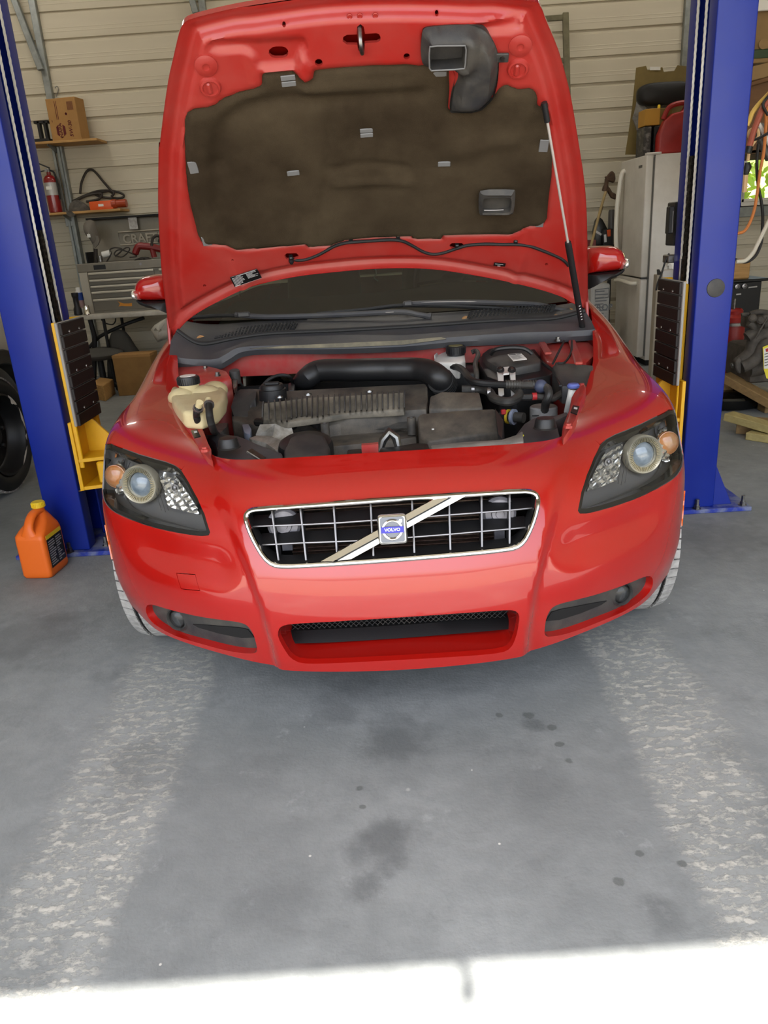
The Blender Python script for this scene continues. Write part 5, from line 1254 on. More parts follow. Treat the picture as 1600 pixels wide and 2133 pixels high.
# filter can and washer filler
p = P(*e6([(1200,700)])[0], Z=.69); fc = MB().lathe([(.046, -.10), (.046, -.004), (.042, 0), (0, 0)], p, (0, 0, 1), 28).build('filter_can', mat('grey_can', '9b9a98', 0.45, col2='7c7a76', scale=20), car)
mb = MB()
for k in range(4): mb.cbox(p+(-.03+.016*k*.4, -.0385, -.022-k*.011), (.03, .002, .004))
mb.build('can_print', M['print_dark'], fc, kind='stuff')
wb_ = MB().tube(spline(ZP(e6([(1405,585),(1392,650),(1372,740)]), [.765,.735,.68]), 5), .013, 14).build('washer_filler', M['white'], car); lab(wb_, 'white washer filler neck with a blue cap')
M['bluelid'] = mat('blue_lid', '5a67a8', 0.4); p = P(*e6([(1410,570)])[0], Z=.775); MB().lathe([(.018, 0), (.020, .007), (.015, .013), (0, .014)], p, (0, 0, 1), 20).build('filler_cap', M['bluelid'], wb_)

# lamp covers in the front corners, slam panel, latch
def knob(q, z, par): 
    p = P(*q, Z=z); MB().lathe([(.034, -.004), (.030, .0), (.027, .018), (.024, .024), (0, .026)], p, (0, 0, 1), 22).build('cover_knob', M['black'], par, bev=0)
lc = slab('lamp_cover', e5([(345,905),(420,890),(560,905),(640,935),(690,960),(880,1030),(885,1075),(760,1085),(410,1100),(415,1020),(400,960)]), [.72,.725,.725,.72,.715,.70,.69,.69,.695,.70,.71], .06, M['cowl'], bev=.008); knob(e5([(500,985)])[0], .73, lc)
mb = MB(); a, b = P(*e5([(640,1015)])[0], Z=.725), P(*e5([(745,1082)])[0], Z=.70); mb.bar(a, b, .028, .008); sc = mb.build('scale_strip', M['steel'], lc, bev=.002)
rc = slab('lamp_cover', e6([(1000,900),(1060,820),(1120,785),(1200,765),(1290,760),(1370,735),(1380,755),(1290,800),(1310,880),(1325,935),(1240,950),(1080,970),(990,970)]), [.70,.715,.72,.725,.725,.73,.73,.72,.71,.70,.695,.69,.69], .06, M['cowl'], bev=.008); knob(e6([(1210,845)])[0], .735, rc)
M['ystripe'] = mat('yellow_stripe', 'b9b33a', 0.6); a, b = P(*e6([(1050,905)])[0], Z=.722), P(*e6([(1000,965)])[0], Z=.705); MB().bar(a, b, .010, .004).build('yellow_stripe', M['ystripe'], rc)
slab('slam_panel', e6([(395,975),(640,955),(900,935),(1000,905),(1050,870),(1060,950),(800,995),(410,1020)]), [.725,.725,.73,.735,.735,.73,.725,.725], .03, mat('dusty_grey_plastic', '55534f', 0.6, col2='8b8780', scale=8), bev=.005)
rcv = MB().lathe([(.082, -.05), (.083, .0), (.078, .014), (.066, .022), (.0, .026)], P(*e5([(1045,985)])[0], Z=.685), (0, -.15, .99), 36).build('round_cover', M['black'], car)
slab('resonator', e5([(890,1000),(930,915),(1010,885),(1110,885),(1180,905),(1215,980),(1210,1068),(1100,1075),(885,1080)]), [.70,.715,.72,.72,.715,.70,.685,.685,.685], .05, M['grey_black'], bev=.012, seg=3)
th = slab('throttle_body', e5([(720,830),(830,825),(945,850),(960,900),(900,960),(780,910),(690,900)]), [.725,.725,.715,.70,.68,.685,.695], .08, M['alu'], bev=.006)
slab('throttle_flange', e5([(640,925),(700,905),(800,910),(900,950),(885,1010),(830,1010),(760,960),(660,935)]), [.69,.695,.695,.69,.675,.675,.68,.69], .03, M['alu'], th, bev=.004)
MB().tube(spline(ZP(e5([(700,815),(830,830),(930,850),(980,815),(1050,800),(1150,845)]), [.71,.715,.70,.715,.715,.70]), 5), .014, 10).build('breather_hose', M['rubber'], car)
slab('bracket_plug', e5([(590,830),(640,825),(660,860),(650,900),(610,890)]), .70, .03, M['greyp'], bev=.004); slab('relay_box', e5([(400,780),(440,765),(500,770),(490,840),(440,890),(385,860)]), [.66]*6, .06, M['alu'], bev=.004)
slab('latch_panel', e5([(1340,1010),(1440,1000),(1450,1055),(1330,1060)])[:], .70, .03, M['black'], bev=.004)
lt = slab('latch_cover', e6([(20,1040),(40,990),(140,985),(280,960),(380,960),(405,1015),(370,1028)]), [.70,.705,.705,.705,.705,.70,.70], .03, M['black'], bev=.008)
lp = P(*e6([(110,940)])[0], Z=.715); MB().tube([lp+(-.03, -.01, -.03), lp+(-.02, 0, .0), lp+(0, 0, .022), lp+(.018, 0, .005), lp+(.024, -.01, -.03)], [.008, .012, .015, .013, .009], 10).build('latch_hook', M['steel'], lt)
MB().prism(ZP(e5([(1495,1000),(1548,985),(1545,1040),(1520,1045)]), [.715,.715,.70,.70]), (0, .008, 0)).build('release_tab', mat('amber_tab', 'c99a55', .5), car)
wallpoly('latch_recess', e5([(1440,980),(1560,970),(1560,1060),(1445,1060)]), 1.99, .02, M['paint_dusty'])
# wing rails with brackets, bolts and small labels
for side, pts, zs, bolts, lbl in ((-1, e5([(150,735),(200,725),(250,760),(300,830),(320,880),(355,970),(375,1010),(372,1060),(385,1090),(350,1075),(300,1010),(230,890),(180,800)]), [.79,.79,.78,.77,.76,.74,.735,.73,.72,.72,.73,.75,.775], e5([(265,825),(330,1012)]), e5([(232,880),(275,870),(300,920),(255,932)])),
                                    (1, e6([(1470,545),(1500,548),(1500,590),(1450,700),(1430,790),(1395,850),(1340,930),(1325,925),(1335,830),(1380,720),(1395,640),(1420,590)]), [.79,.79,.785,.765,.75,.74,.725,.72,.735,.75,.765,.78], e6([(1470,560),(1375,845)]), e6([(1408,700),(1455,710),(1437,765),(1390,750)]))):
    wr = slab('wing_rail', pts, zs, .09, M['paint_dusty'], bev=.008)
    for q in bolts: MB().lathe([(.012, -.004), (.012, .003), (.008, .004), (.008, .009), (0, .010)], P(*q, Z=.775 if q[1] < 870 else .745), (0, 0, 1), 8).build('rail_bolt', M['paint_dusty'], wr)
    l4 = ZP(lbl, .768); pl_ = MB().prism(l4, (0, 0, .003)).build('rail_label', M['label_black'], wr); c = np.mean(l4, 0); 
    at = lambda x, y: (l4[0]*(1-x)+l4[1]*x)*(1-y)+(l4[3]*(1-x)+l4[2]*x)*y+(0, 0, .0036)
    MB().add([at(.3, .25), at(.8, .25), at(.8, .5), at(.3, .5)], [(0, 1, 2, 3)]).build('label_print', M['label_print'], pl_)

# door mirrors
def mirror_(side):
    """housing built from its front view, swept back"""
    out = zpts(1220, 320, 7.109, [(20,1420),(60,1395),(200,1372),(400,1365),(480,1385),(545,1430),(585,1490),(600,1545),(610,1620),(590,1680),(540,1720),(420,1740),(200,1765),(25,1790)])
    low = zpts(1220, 320, 7.109, [(25,1790),(200,1765),(420,1740),(540,1720),(590,1690),(600,1720),(560,1770),(460,1830),(330,1880),(200,1915),(90,1960),(30,2020)])
    X0 = lambda q, y: P(q[0], q[1], Y=y)
    def shell(poly, name, m, par, depth):
        c = np.mean(poly, 0); rows = []
        for k, (sc, dy) in enumerate(((0.0, -.035), (.45, -.03), (.75, -.018), (.93, .0), (1.0, .03), (1.0, depth))):
            rows.append([X0(c+(np.array(q)-c)*sc, 3.20)*[side if side > 0 else -1, 1, 1]+np.array([0, dy, 0]) if side > 0 else (X0(c+(np.array(q)-c)*sc, 3.20)+np.array([0, dy, 0]))*np.array([-1, 1, 1])+np.array([-.012, 0, 0]) for q in poly])
        mb = MB().grid(rows, close_u=True); k0 = len(mb.v)-len(poly); mb.f.append(tuple(range(k0, k0+len(poly))))
        return mb.build(name, m, par, angle=50)
    mr = shell(out, 'door_mirror', M['paint'], car, .10); lab(mr, 'red door mirror with a black base and clear indicator, on the '+('fridge' if side > 0 else 'toolbox')+' side')
    shell(low, 'mirror_base', M['black'], mr, .09)
    ind = zpts(1220, 320, 7.109, [(505,1640),(530,1590),(600,1545),(625,1560),(630,1620),(612,1690),(570,1710),(500,1722)])
    shell(ind, 'indicator_lens', M['reflector'], mr, .06).location.y -= .012
for sd in (1, -1): mirror_(sd)
# ================================================================ TWO-POST LIFT
M['blue_dark'] = M['blue']
M['rope'] = mat('steel_wire_rope', 'cfccc3', 0.5, 0.25)
M['chain'] = mat('oily_chain', '2e2a26', 0.35, 0.8)
M['block'] = mat('pad_rubber', '17110f', 0.55, bump=.2, bscale=200)
M['pad_edge'] = mat('worn_rubber_edge', '8c8984', 0.7)
M['scuff'] = mat('scuffed_blue_paint', '1a2f8e', 0.5, col2='6f7690', scale=12, thr=(.45, .62))
def lift_column(sd, xo, xi, y0, label, yaw=0):
    D, LIP = .28, .08; top = 3.9
    root = thing('lift_column', label, 'lift column', ((xo+xi)/2, y0+D/2, 0), 'two-post lift')
    s = 1 if xi > xo else -1                    # direction of the open side
    t = .012; X = lambda d: xi-s*d
    poly = [(X(0), y0), (xo, y0), (xo, y0+D), (X(0), y0+D), (X(0), y0+D-LIP), (X(t), y0+D-LIP), (X(t), y0+D-t), (xo+s*t, y0+D-t), (xo+s*t, y0+t), (X(t), y0+t), (X(t), y0+LIP), (X(0), y0+LIP)]
    MB().prism([(x, y, .02) for x, y in poly], (0, 0, top)).build('post', M['blue'], root, bev=.006, seg=3)
    # base plate, gussets, anchor bolts
    bx0, bx1 = (xo-s*.16, xi+s*.10); by0, by1 = y0-.03, y0+D+.12
    MB().box((min(bx0, bx1), by0, 0), (max(bx0, bx1), by1, .02)).build('base_plate', M['scuff'], root, bev=.003)
    for yy in (y0+.02, y0+D-.03):
        MB().prism([(xo, yy, .02), (xo-s*.09, yy, .02), (xo, yy, .22)], (0, .012, 0)).build('gusset', M['blue'], root, bev=.002)
    MB().prism([(xo+s*.03, y0+D, .02), (xo+s*.03, y0+D+.10, .02), (xo+s*.03, y0+D, .2)], (s*.012, 0, 0)).build('gusset', M['blue'], root, bev=.002)
    for x, y in ((xo-s*.13, y0+.0), (xo-s*.13, y0+D+.05), (xo+s*.08, y0-.015), (xi+s*.06, y0+.04), (xi+s*.06, y0+D+.05)):
        b = MB().lathe([(.020, 0), (.020, .003), (.013, .003), (.013, .018), (.0085, .018), (.0085, .045), (0, .046)], (x, y, .02), (0, 0, 1), 6).build('anchor_bolt', M['steel'], root)
    # ropes and chain in the slot
    xs = X(-.003)
    ya, yb, yc = y0+LIP+.018, y0+D-LIP-.018, y0+D/2
    for yy, z0 in ((ya, 1.02), (yb, 1.08)):
        mb = MB()
        for w in range(3):      # three strands laid round each other
            mb.tube([(xs+.0026*math.cos(k*.62+2.094*w), yy+.0026*math.sin(k*.62+2.094*w), z0-.1+k*.0075) for k in range(int((top-z0+.1)/.0075))], .0031, 5, caps=False)
        mb.build('wire_rope', M['rope'], root)
    MB().tube([(xs, yb, .98), (xs, yb, 1.085)], .0075, 10).build('rope_end', M['satin'], root)
    mb = MB(); z = .96; k = 0
    while z < 1.36+.12*(s < 0):
        for o in ((-.012, 0, .012) if k % 2 else (-.006, .006)): mb.cbox((xs, yc+o, z), (.014, .004, .034)); 
        mb.tube([(xs, yc-.016, z+.012), (xs, yc+.016, z+.012)], .0045, 6); z += .024; k += 1
    mb.build('lifting_chain', M['chain'], root, kind='stuff')
    # carriage with its rubber door pad
    px_ = X(-.065); pz0, pz1 = .585, 1.008
    MB().box((X(-.034 if s > 0 and xo < 0 else -.046), y0-.012, .40), (X(-.054), y0+.004, pz1)).box((X(-.012), y0+D-.045, .40), (X(-.054), y0+D-.02, pz1)).box((X(.002), y0+.085, .40), (X(-.022), y0+D-.085, pz1-.02)).build('carriage', M['yellow'], root, bev=.003)
    pl = MB().box((X(-.054), y0-.03, pz0), (px_, y0+.235, pz1)).build('door_pad', M['pad_edge'], root, bev=.002)
    n = 8; h = (pz1-pz0)/n
    for k in range(n):
        MB().box((px_-s*.001, y0-.018, pz0+k*h+(.0028 if k else 0)), (px_+s*.012, y0+.236, pz0+(k+1)*h-.0028)).build('rubber_block', M['block'], pl, bev=.0018)
    for k in (1, 4, 7):
        for yy in (y0+.055, y0+.165): MB().lathe([(.007, 0), (.006, .003), (0, .004)], (px_+s*.0115, yy, pz0+k*h+.010), (s, 0, 0), 12).build('pad_screw', M['steel'], pl)
    # arm yoke below the pad
    x0, x1 = X(-.022), X(-.24)
    mb = MB()
    for z in (.302, .425): mb.prism([(x0, y0-.02, z), (x1, y0+.04, z), (x1, y0+.24, z), (x0, y0+.27, z)], (0, 0, .016))
    mb.prism([(X(-.02), y0+.12, .44), (X(-.20), y0+.12, .44), (X(-.07), y0+.12, .585), (X(-.02), y0+.12, .585)], (0, .014, 0))
    mb.box((X(-.022), y0-.02, .302), (X(-.036), y0+.27, .60))
    yk = mb.build('arm_yoke', M['yellow'], root, bev=.003)
    MB().lathe([(.032, 0), (.032, .150), (.040, .150), (.040, .165), (0, .165)], (X(-.17), y0+.14, .292), (0, 0, 1), 24).build('pivot_pin', M['steel'], yk)
    # folded swing arms reaching under the car
    MB().box((X(-.10), y0+.0, .325), (X(-.20), y0+.95, .42)).build('swing_arm', M['yellow'], root, bev=.006)
    return root, s
MB_left, s_ = lift_column(-1, -1.53, -1.365, 3.17, 'blue lift column on the toolbox side, orange jug at its foot')
MB_right, s_ = lift_column(1, 1.435, 1.285, 3.25, 'blue lift column on the fridge side with a round black cap')
# round blanking cap and the lift's black control box on the right column
c = P(1491, 600, Y=3.25); MB().lathe([(.037, 0), (.036, .004), (.028, .006), (0, .0065)], c, (0, -1, 0), 28).build('blanking_cap', M['grey_black'], MB_right)
def rect_at(x0, y0, x1, y1, Y): a, b = P(x0, y1, Y=Y), P(x1, y0, Y=Y); return a, b
a, b = P(1393, 512, Y=3.58), P(1416, 420, Y=3.58)
cb = MB().box((a[0]+.005, 3.54, a[2]), (1.33, 3.64, b[2])).build('control_box', M['black'], MB_right, bev=.004)
a2, b2 = P(1385, 487, Y=3.54), P(1399, 430, Y=3.54); MB().box((a2[0], 3.50, a2[2]), (b2[0], 3.54, b2[2])).build('box_cover', M['black'], cb, bev=.003)
a3, b3 = P(1392.5, 484, Y=3.538), P(1396.5, 440, Y=3.538); MB().box((a3[0], 3.497, a3[2]), (b3[0], 3.5, b3[2])).build('cover_plate', M['satin'], cb)
a4, b4 = P(1386, 548, Y=3.56), P(1405, 525, Y=3.56); MB().box((a4[0], 3.53, a4[2]), (1.33, 3.60, b4[2]-.01)).build('motor_foot', M['steel'], cb, bev=.004)
MB().tube(spline([P(*q, Y=3.55) for q in ((1394,528),(1386,545),(1378,570),(1370,590),(1367,605))], 5), .0042, 8).build('control_cable', M['rubber'], MB_right)

# ---------------------------------------------------------------- orange jug at the left column's foot
def jug():
    base = P(88, 1200, Z=0); o = np.array([base[0], base[1]+.05, 0]); a = np.array([.09, 1.0, 0])*-1; a = -a/np.linalg.norm(a); b = np.array([a[1], -a[0], 0])   # a: away from us, b: to the right
    root = thing('antifreeze_jug', 'orange plastic coolant jug with yellow cap beside the blue column base', 'jug', o)
    W, Dp = .128, .165
    def ring(z, w, d, sa=0.0, r=.28, n=7):
        pts = []
        for sx, sy, a0 in ((1, 1, 0), (-1, 1, 90), (-1, -1, 180), (1, -1, 270)):
            rr = r*min(w, d)/2
            for k in range(n): t = R(a0+90*k/(n-1)); pts.append(o+b*(sx*(w/2-rr)+rr*math.cos(t))+a*(sy*(d/2-rr)+rr*math.sin(t)+sa)+np.array([0, 0, z]))
        return pts
    rows = [ring(.0, W*.86, Dp*.86), ring(.004, W*.93, Dp*.94), ring(.015, W, Dp), ring(.03, W, Dp), ring(.10, W*.99, Dp), ring(.17, W*.99, Dp), ring(.187, W*.985, Dp*.985, 0, .32), ring(.203, W*.90, Dp*.86, .012, .45), ring(.222, W*.72, Dp*.60, .030, .6), ring(.242, W*.52, Dp*.40, .042, .8), ring(.258, W*.36, Dp*.28, .045, 1), ring(.270, .042, .042, .045, 1), ring(.278, .040, .040, .045, 1)]
    mb = MB().grid(rows, close_u=True); mb.f += [tuple(range(len(rows[0])))[::-1]]; k0 = len(mb.v)-len(rows[0]); mb.f.append(tuple(range(k0, k0+len(rows[0]))))
    M['jug'] = mat('orange_plastic', 'd9641d', 0.42, spec=.4)
    body = mb.build('body', M['jug'], root, angle=60)
    hp = [o-a*.070+np.array([0, 0, .178]), o-a*.062+np.array([0, 0, .215]), o-a*.040+np.array([0, 0, .245]), o-a*.005+np.array([0, 0, .262]), o+a*.035+np.array([0, 0, .262])]
    sp = spline(hp, 6); rows = []
    for k, p in enumerate(sp):
        d = sp[min(k+1, len(sp)-1)]-sp[max(k-1, 0)]; d /= np.linalg.norm(d); u = np.cross(d, b); w = .026-.006*math.sin(math.pi*k/len(sp))+(.018*max(0, 1-k/6))
        rows.append([p+b*w*math.cos(t)+u*.013*math.sin(t) for t in np.linspace(0, 2*math.pi, 14, endpoint=False)])
    mb = MB().grid(rows, close_u=True); mb.f += [tuple(range(14))[::-1]]; mb.build('handle', M['jug'], root, angle=80)
    M['jug_cap'] = mat('yellow_cap', 'd8b722', 0.45); c = o+a*.045+np.array([0, 0, .276]); mb = MB().lathe([(.0265, 0), (.0265, .02), (.024, .0235), (0, .0235)], c, (0, 0, 1), 28)
    for k in range(28): t = 2*math.pi*k/28; mb.cbox(c+(.0266*math.cos(t), .0266*math.sin(t), .010), (.002, .003, .018), axes((math.cos(t), math.sin(t), 0)))
    mb.build('cap', M['jug_cap'], root)
    # label wraps the broad side
    nb = b; f = lambda y, z, e=.0012: o+b*(W/2+e)+a*y+np.array([0, 0, z])
    def lab_(name, y0, y1, z0, z1, m, e, par, th=.001): return MB().prism([f(y0, z0, e), f(y1, z0, e), f(y1, z1, e), f(y0, z1, e)], b*th).build(name, m, par)
    lb = lab_('label', -.060, .062, .040, .165, M['label_black'], .0002, root); lab_('label_header', -.060, .062, .165, .182, M['jug_cap'], -.0006, lb, .0012)
    mb = MB(); rnd = random.Random(5)
    for k in range(11):
        z = .155-k*.0100; y1 = rnd.uniform(-.02, .0); mb.add([f(-.055, z-.005, .0018), f(y1, z-.005, .0018), f(y1, z, .0018), f(-.055, z, .0018)], [(0, 1, 2, 3)])
        y2 = rnd.uniform(.02, .055); mb.add([f(.006, z-.005, .0018), f(y2, z-.005, .0018), f(y2, z, .0018), f(.006, z, .0018)], [(0, 1, 2, 3)])
    mb.build('fine_print', mat('grey_print', '8d8d90', .6), lb, kind='stuff')
jug()
# ================================================================ THE LEFT BACK CORNER
WY = WALL_Y
def px_box(name, x0, y0, x1, y1, Y, depth, m, parent=None, z0=None, bev=.004, **kw):
    """box whose near face is seen between two sight lines at depth Y"""
    a, b = P(x0, y1, Y=Y), P(x1, y0, Y=Y); z = a[2] if z0 is None else z0
    return MB().box((a[0], Y, z), (b[0], Y+depth, b[2])).build(name, m, parent, bev=bev, **kw)
def at(q, Y): return P(q[0], q[1], Y=Y)
# slotted standards and the two wooden shelves
SHY = WY-.30
up = thing('wall_shelf', 'upper narrow pine wall shelf carrying the cardboard oil box', 'shelf', at((140, 292), WY-.1), 'narrow wooden wall shelves'); lo = thing('wall_shelf', 'lower narrow pine wall shelf with fire extinguisher and cords', 'shelf', at((180, 440), WY-.1), 'narrow wooden wall shelves')
def shelf(root, xr, yr, sy0, sy1, xstd):
    e = at((xr, yr), SHY); x1 = e[0]; z = e[2]; x0 = x1-1.15
    MB().box((x0, SHY, z-.022), (x1, WY-.005, z)).build('shelf_board', M['wood'], root, bev=.003)
    xs = at((xstd, yr+15), WY-.03)[0]
    for dx in (-.024, .024):
        MB().box((xs+dx-.013, WY-.085, z-.75), (xs+dx+.013, WY-.062, z-.025)).build('shelf_standard', M['galv'], root, bev=.003)
    mb = MB().prism([(xs, WY-.07, z-.022), (xs, SHY+.03, z-.022), (xs, SHY+.03, z-.034), (xs, WY-.07, z-.085)], (.006, 0, 0)); mb.build('bracket', M['galv'], root)
    return x0, x1, z
ux0, ux1, uz = shelf(up, 201, 287, 0, 0, 118); lx0, lx1, lz = shelf(lo, 250, 434, 0, 0, 150)

# oil carton, turned a little
def carton():
    c0 = at((107, 291), SHY+.02); x0 = c0[0]; z0 = uz; w = at((170, 280), SHY+.02)[0]-x0; h = at((130, 203), SHY+.02)[2]-z0; d = .17; yaw = R(-14)
    ax = np.array([math.cos(yaw), -math.sin(yaw), 0]); ay = np.array([math.sin(yaw), math.cos(yaw), 0]); o = np.array([x0, SHY+.05, z0])
    ax = np.array([math.cos(R(8)), math.sin(R(8))*-1, 0]); ay = np.array([math.sin(R(8)), math.cos(R(8)), 0])
    root = thing('oil_carton', 'brown cardboard motor oil box printed sideways, on the upper shelf', 'box', o+ax*w/2)
    F = lambda x, z, e=0: o+ax*x*w+np.array([0, 0, z*h])-ay*e
    mb = MB().add([F(0, 0), F(1, 0), F(1, 0)+ay*d, F(0, 0)+ay*d, F(0, 1), F(1, 1), F(1, 1)+ay*d, F(0, 1)+ay*d], [(0,3,2,1),(4,5,6,7),(0,1,5,4),(1,2,6,5),(2,3,7,6),(3,0,4,7)]); mb.build('carton_body', M['card'], root, bev=.003)
    M['brownprint'] = mat('brown_print', '4a2416', .8); M['redprint'] = mat('red_brown_print', '571a1c', .8)
    up_ = np.array([0, 0, 1.0]); nrm = -ay
    # emblem: hexagon with a name across it, both lying on their side
    def hexa(cx, cz, r, sq): return [F(cx, cz, .0012)+ax*r*sq*math.cos(R(30+60*k))+up_*r*math.sin(R(30+60*k)) for k in range(6)]
    hx = MB().prism(hexa(.36, .24, .064, .80), nrm*.0012).build('emblem', M['redprint'], root)
    MB().prism([F(.36, .24, .0026)+ax*.068*sx-up_*0+up_*.020*0+ax*0+up_*sz for sx, sz in ((-.30, -.058), (.30, -.058), (.30, .058), (-.30, .058))], nrm*.0008).build('emblem_band', M['card'], hx)
    text_mb('NAPA', .046, F(.36, .24, .004), up_, -ax, .0016, bold=True).build('lettering', M['redprint'], hx, smooth=False)
    text_mb('5W-30', .048, F(.70, .26, .002), up_, -ax, .001, bold=True, slant=.2).build('grade_print', M['redprint'], root, smooth=False)
    mb = MB()
    for x in (.28, .33, .10): mb.add([F(x, .50, .002), F(x+.018, .50, .002), F(x+.018, .94 if x > .2 else .45, .002), F(x, .94 if x > .2 else .45, .002)], [(0, 1, 2, 3)])
    for k in range(7): mb.add([F(.70+.03*k, .70, .002), F(.715+.03*k, .70, .002), F(.715+.03*k, .90, .002), F(.70+.03*k, .90, .002)], [(0, 1, 2, 3)])
    mb.build('fine_print', M['redprint'], root, kind='stuff')
    MB().lathe([(.011, 0), (.011, .0008), (.008, .0008), (.008, 0)], F(.62, .62, .001), nrm, 20).build('round_stamp', M['redprint'], root)
carton()
M['blackish'] = mat('black_bracket', '1c1b1a', .5)
bk = thing('battery_tray', 'black plastic tray bracket left of the oil carton on the upper shelf', 'bracket', (at((88, 288), SHY+.08)[0], SHY+.1, uz))
for x in (75, 88):
    a = at((x, 252), SHY+.08); MB().box((a[0], SHY+.08, uz), (a[0]+.025, SHY+.14, a[2])).build('upright', M['blackish'], bk, bev=.003)
a, b = at((70, 258), SHY+.08), at((98, 250), SHY+.08); MB().box((a[0], SHY+.08, a[2]), (b[0], SHY+.16, b[2])).build('top_bar', M['blackish'], bk, bev=.003); a, b = at((70, 289), SHY+.04), at((100, 281), SHY+.04); MB().box((a[0], SHY+.04, uz), (b[0], SHY+.16, uz+.03)).build('tray', M['blackish'], bk, bev=.003)
hk = MB().tube(spline([at(q, WY-.02) for q in ((115,184),(117,180),(121,182),(121,190),(118,200),(119,203))], 4), .004, 6).build('wire_hook', M['steel']); tag(hk, 'bent steel wire hook on the wall above the carton', 'hook')

# fire extinguisher
ex = at((115, 440), SHY+.10); ex = np.array([ex[0], SHY+.12, lz]); M['ext_red'] = mat('extinguisher_red', '7c1315', .28, coat=.5)
er = thing('fire_extinguisher', 'red fire extinguisher with a silver label on the lower shelf', 'fire extinguisher', ex)
MB().lathe([(.050, 0), (.062, .008), (.063, .02), (.063, .29), (.058, .315), (.040, .335), (.022, .345), (.020, .37), (0, .37)], ex, (0, 0, 1), 30).build('cylinder', M['ext_red'], er)
M['silverlab'] = mat('silver_label', 'a9a6a2', .4, .3); MB().lathe([(.0635, .16), (.0638, .16), (.0638, .275), (.0635, .275)], ex, (0, 0, 1), 30, caps=False).build('label', M['silverlab'], er); MB().cbox(ex+(.0, -.0645, .225), (.055, .002, .03)).build('label_panel', M['white'], er)
MB().lathe([(.016, .36), (.018, .39), (.012, .40), (0, .40)], ex, (0, 0, 1), 16).build('valve', M['steel'], er)
MB().bar(ex+(.02, 0, .405), ex+(-.085, -.01, .455), .018, .012).bar(ex+(.02, 0, .395), ex+(-.09, -.01, .375), .016, .010).build('lever', M['black'], er, bev=.002); MB().tube(spline([ex+(.015, 0, .385), ex+(.06, -.02, .36), ex+(.075, -.02, .25), ex+(.072, -.02, .12)], 6), .009, 8).build('hose', M['rubber'], er); MB().lathe([(.016, 0), (.016, .01), (0, .01)], ex+(-.005, -.03, .385), (0, -1, 0), 16).build('gauge', M['satin'], er)

# cord, rag and the orange reel of power strip
M['orange'] = mat('orange_tool_plastic', 'd5541c', .4)
t_ = at((211, 433), SHY+.02); pt = thing('power_strip', 'orange power strip lying at the right end of the lower shelf', 'power strip', (t_[0], SHY+.05, lz))
a, b = at((187, 434), SHY+.02), at((233, 417), SHY+.02); MB().box((a[0], SHY+.02, lz), (b[0], SHY+.09, b[2])).build('case', M['orange'], pt, bev=.006, seg=2); MB().cbox(((a[0]+b[0])/2+.0, SHY+.0195, lz+.04), (.05, .003, .022)).build('label', M['white'], pt)
a, b = at((233, 434), SHY+.02), at((260, 416), SHY+.02); M['dorange'] = mat('dark_orange_plug', '9c3a18', .4); MB().tube([(a[0], SHY+.055, lz+.045), (a[0]+.04, SHY+.055, lz+.045), (a[0]+.045, SHY+.055, lz+.045), (b[0], SHY+.055, lz+.045)], [.044, .042, .035, .038], 14).build('plug', M['dorange'], pt)
M['cord'] = mat('brown_black_cord', '2f2923', .6)
cd = MB()
cd.tube(spline([at(q, SHY+.23) for q in ((167,404),(170,380),(180,358),(190,353),(200,360),(215,378),(230,395),(237,402),(232,410))], 6), .012, 8)
cd.tube(spline([at(q, SHY+.25) for q in ((150,420),(175,408),(205,398),(235,398),(255,404),(257,410),(245,413),(215,411),(200,405),(225,398),(237,405))], 6), .011, 8)
cd.tube(spline([at(q, SHY+.23) for q in ((150,425),(170,412),(190,405),(212,404),(205,415),(180,420))], 6), .012, 8)
tag(cd.build('extension_cord', M['cord']), 'dark coiled cord standing in a loop on the lower shelf', 'cord')
M['ragc'] = mat('grey_rag_cloth', '5b564f', .95, col2='3f3b36', scale=20, bump=.5, bscale=80)
def heap(c, r, h, seed, m, name, wob=.25, n=22, rings=8):
    rnd = random.Random(seed); ph = [rnd.uniform(0, 6.28) for _ in range(8)]; rows = []
    for i in range(rings+1):
        f = i/rings; th = f*math.pi/2; rows.append([np.asarray(c)+np.array([r[0]*math.cos(th)*(1+wob*.5*math.sin(3*a+ph[0]+f*2)+wob*.3*math.sin(5*a+ph[1]))*math.cos(a), r[1]*math.cos(th)*(1+wob*.4*math.sin(2*a+ph[2])+wob*.3*math.sin(7*a+ph[3]))*math.sin(a), h*math.sin(th)*(1+wob*.4*math.sin(2*a+ph[4])+wob*.4*math.sin(4*a+ph[5]+f*4))]) for a in np.linspace(0, 2*math.pi, n, endpoint=False)])
    mb = MB().grid(rows, close_u=True); mb.f.append(tuple(range(n))[::-1]); return mb.build(name, m, angle=70)
rg = at((160, 425), SHY+.04); tag(heap((rg[0]-.02, SHY+.12, lz), (.10, .06), .09, 4, M['ragc'], 'rag'), 'crumpled grey rag between extinguisher and orange power strip', 'rag')
bl_ = at((152, 437), SHY); tg2 = MB().prism([at(q, SHY-.004) for q in ((137,437),(150,441),(158,448),(147,452),(139,448))], (0, .003, 0)).build('rag_corner', M['ragc']); tag(tg2, 'small grey cloth corner hanging over the lower shelf edge', 'rag')

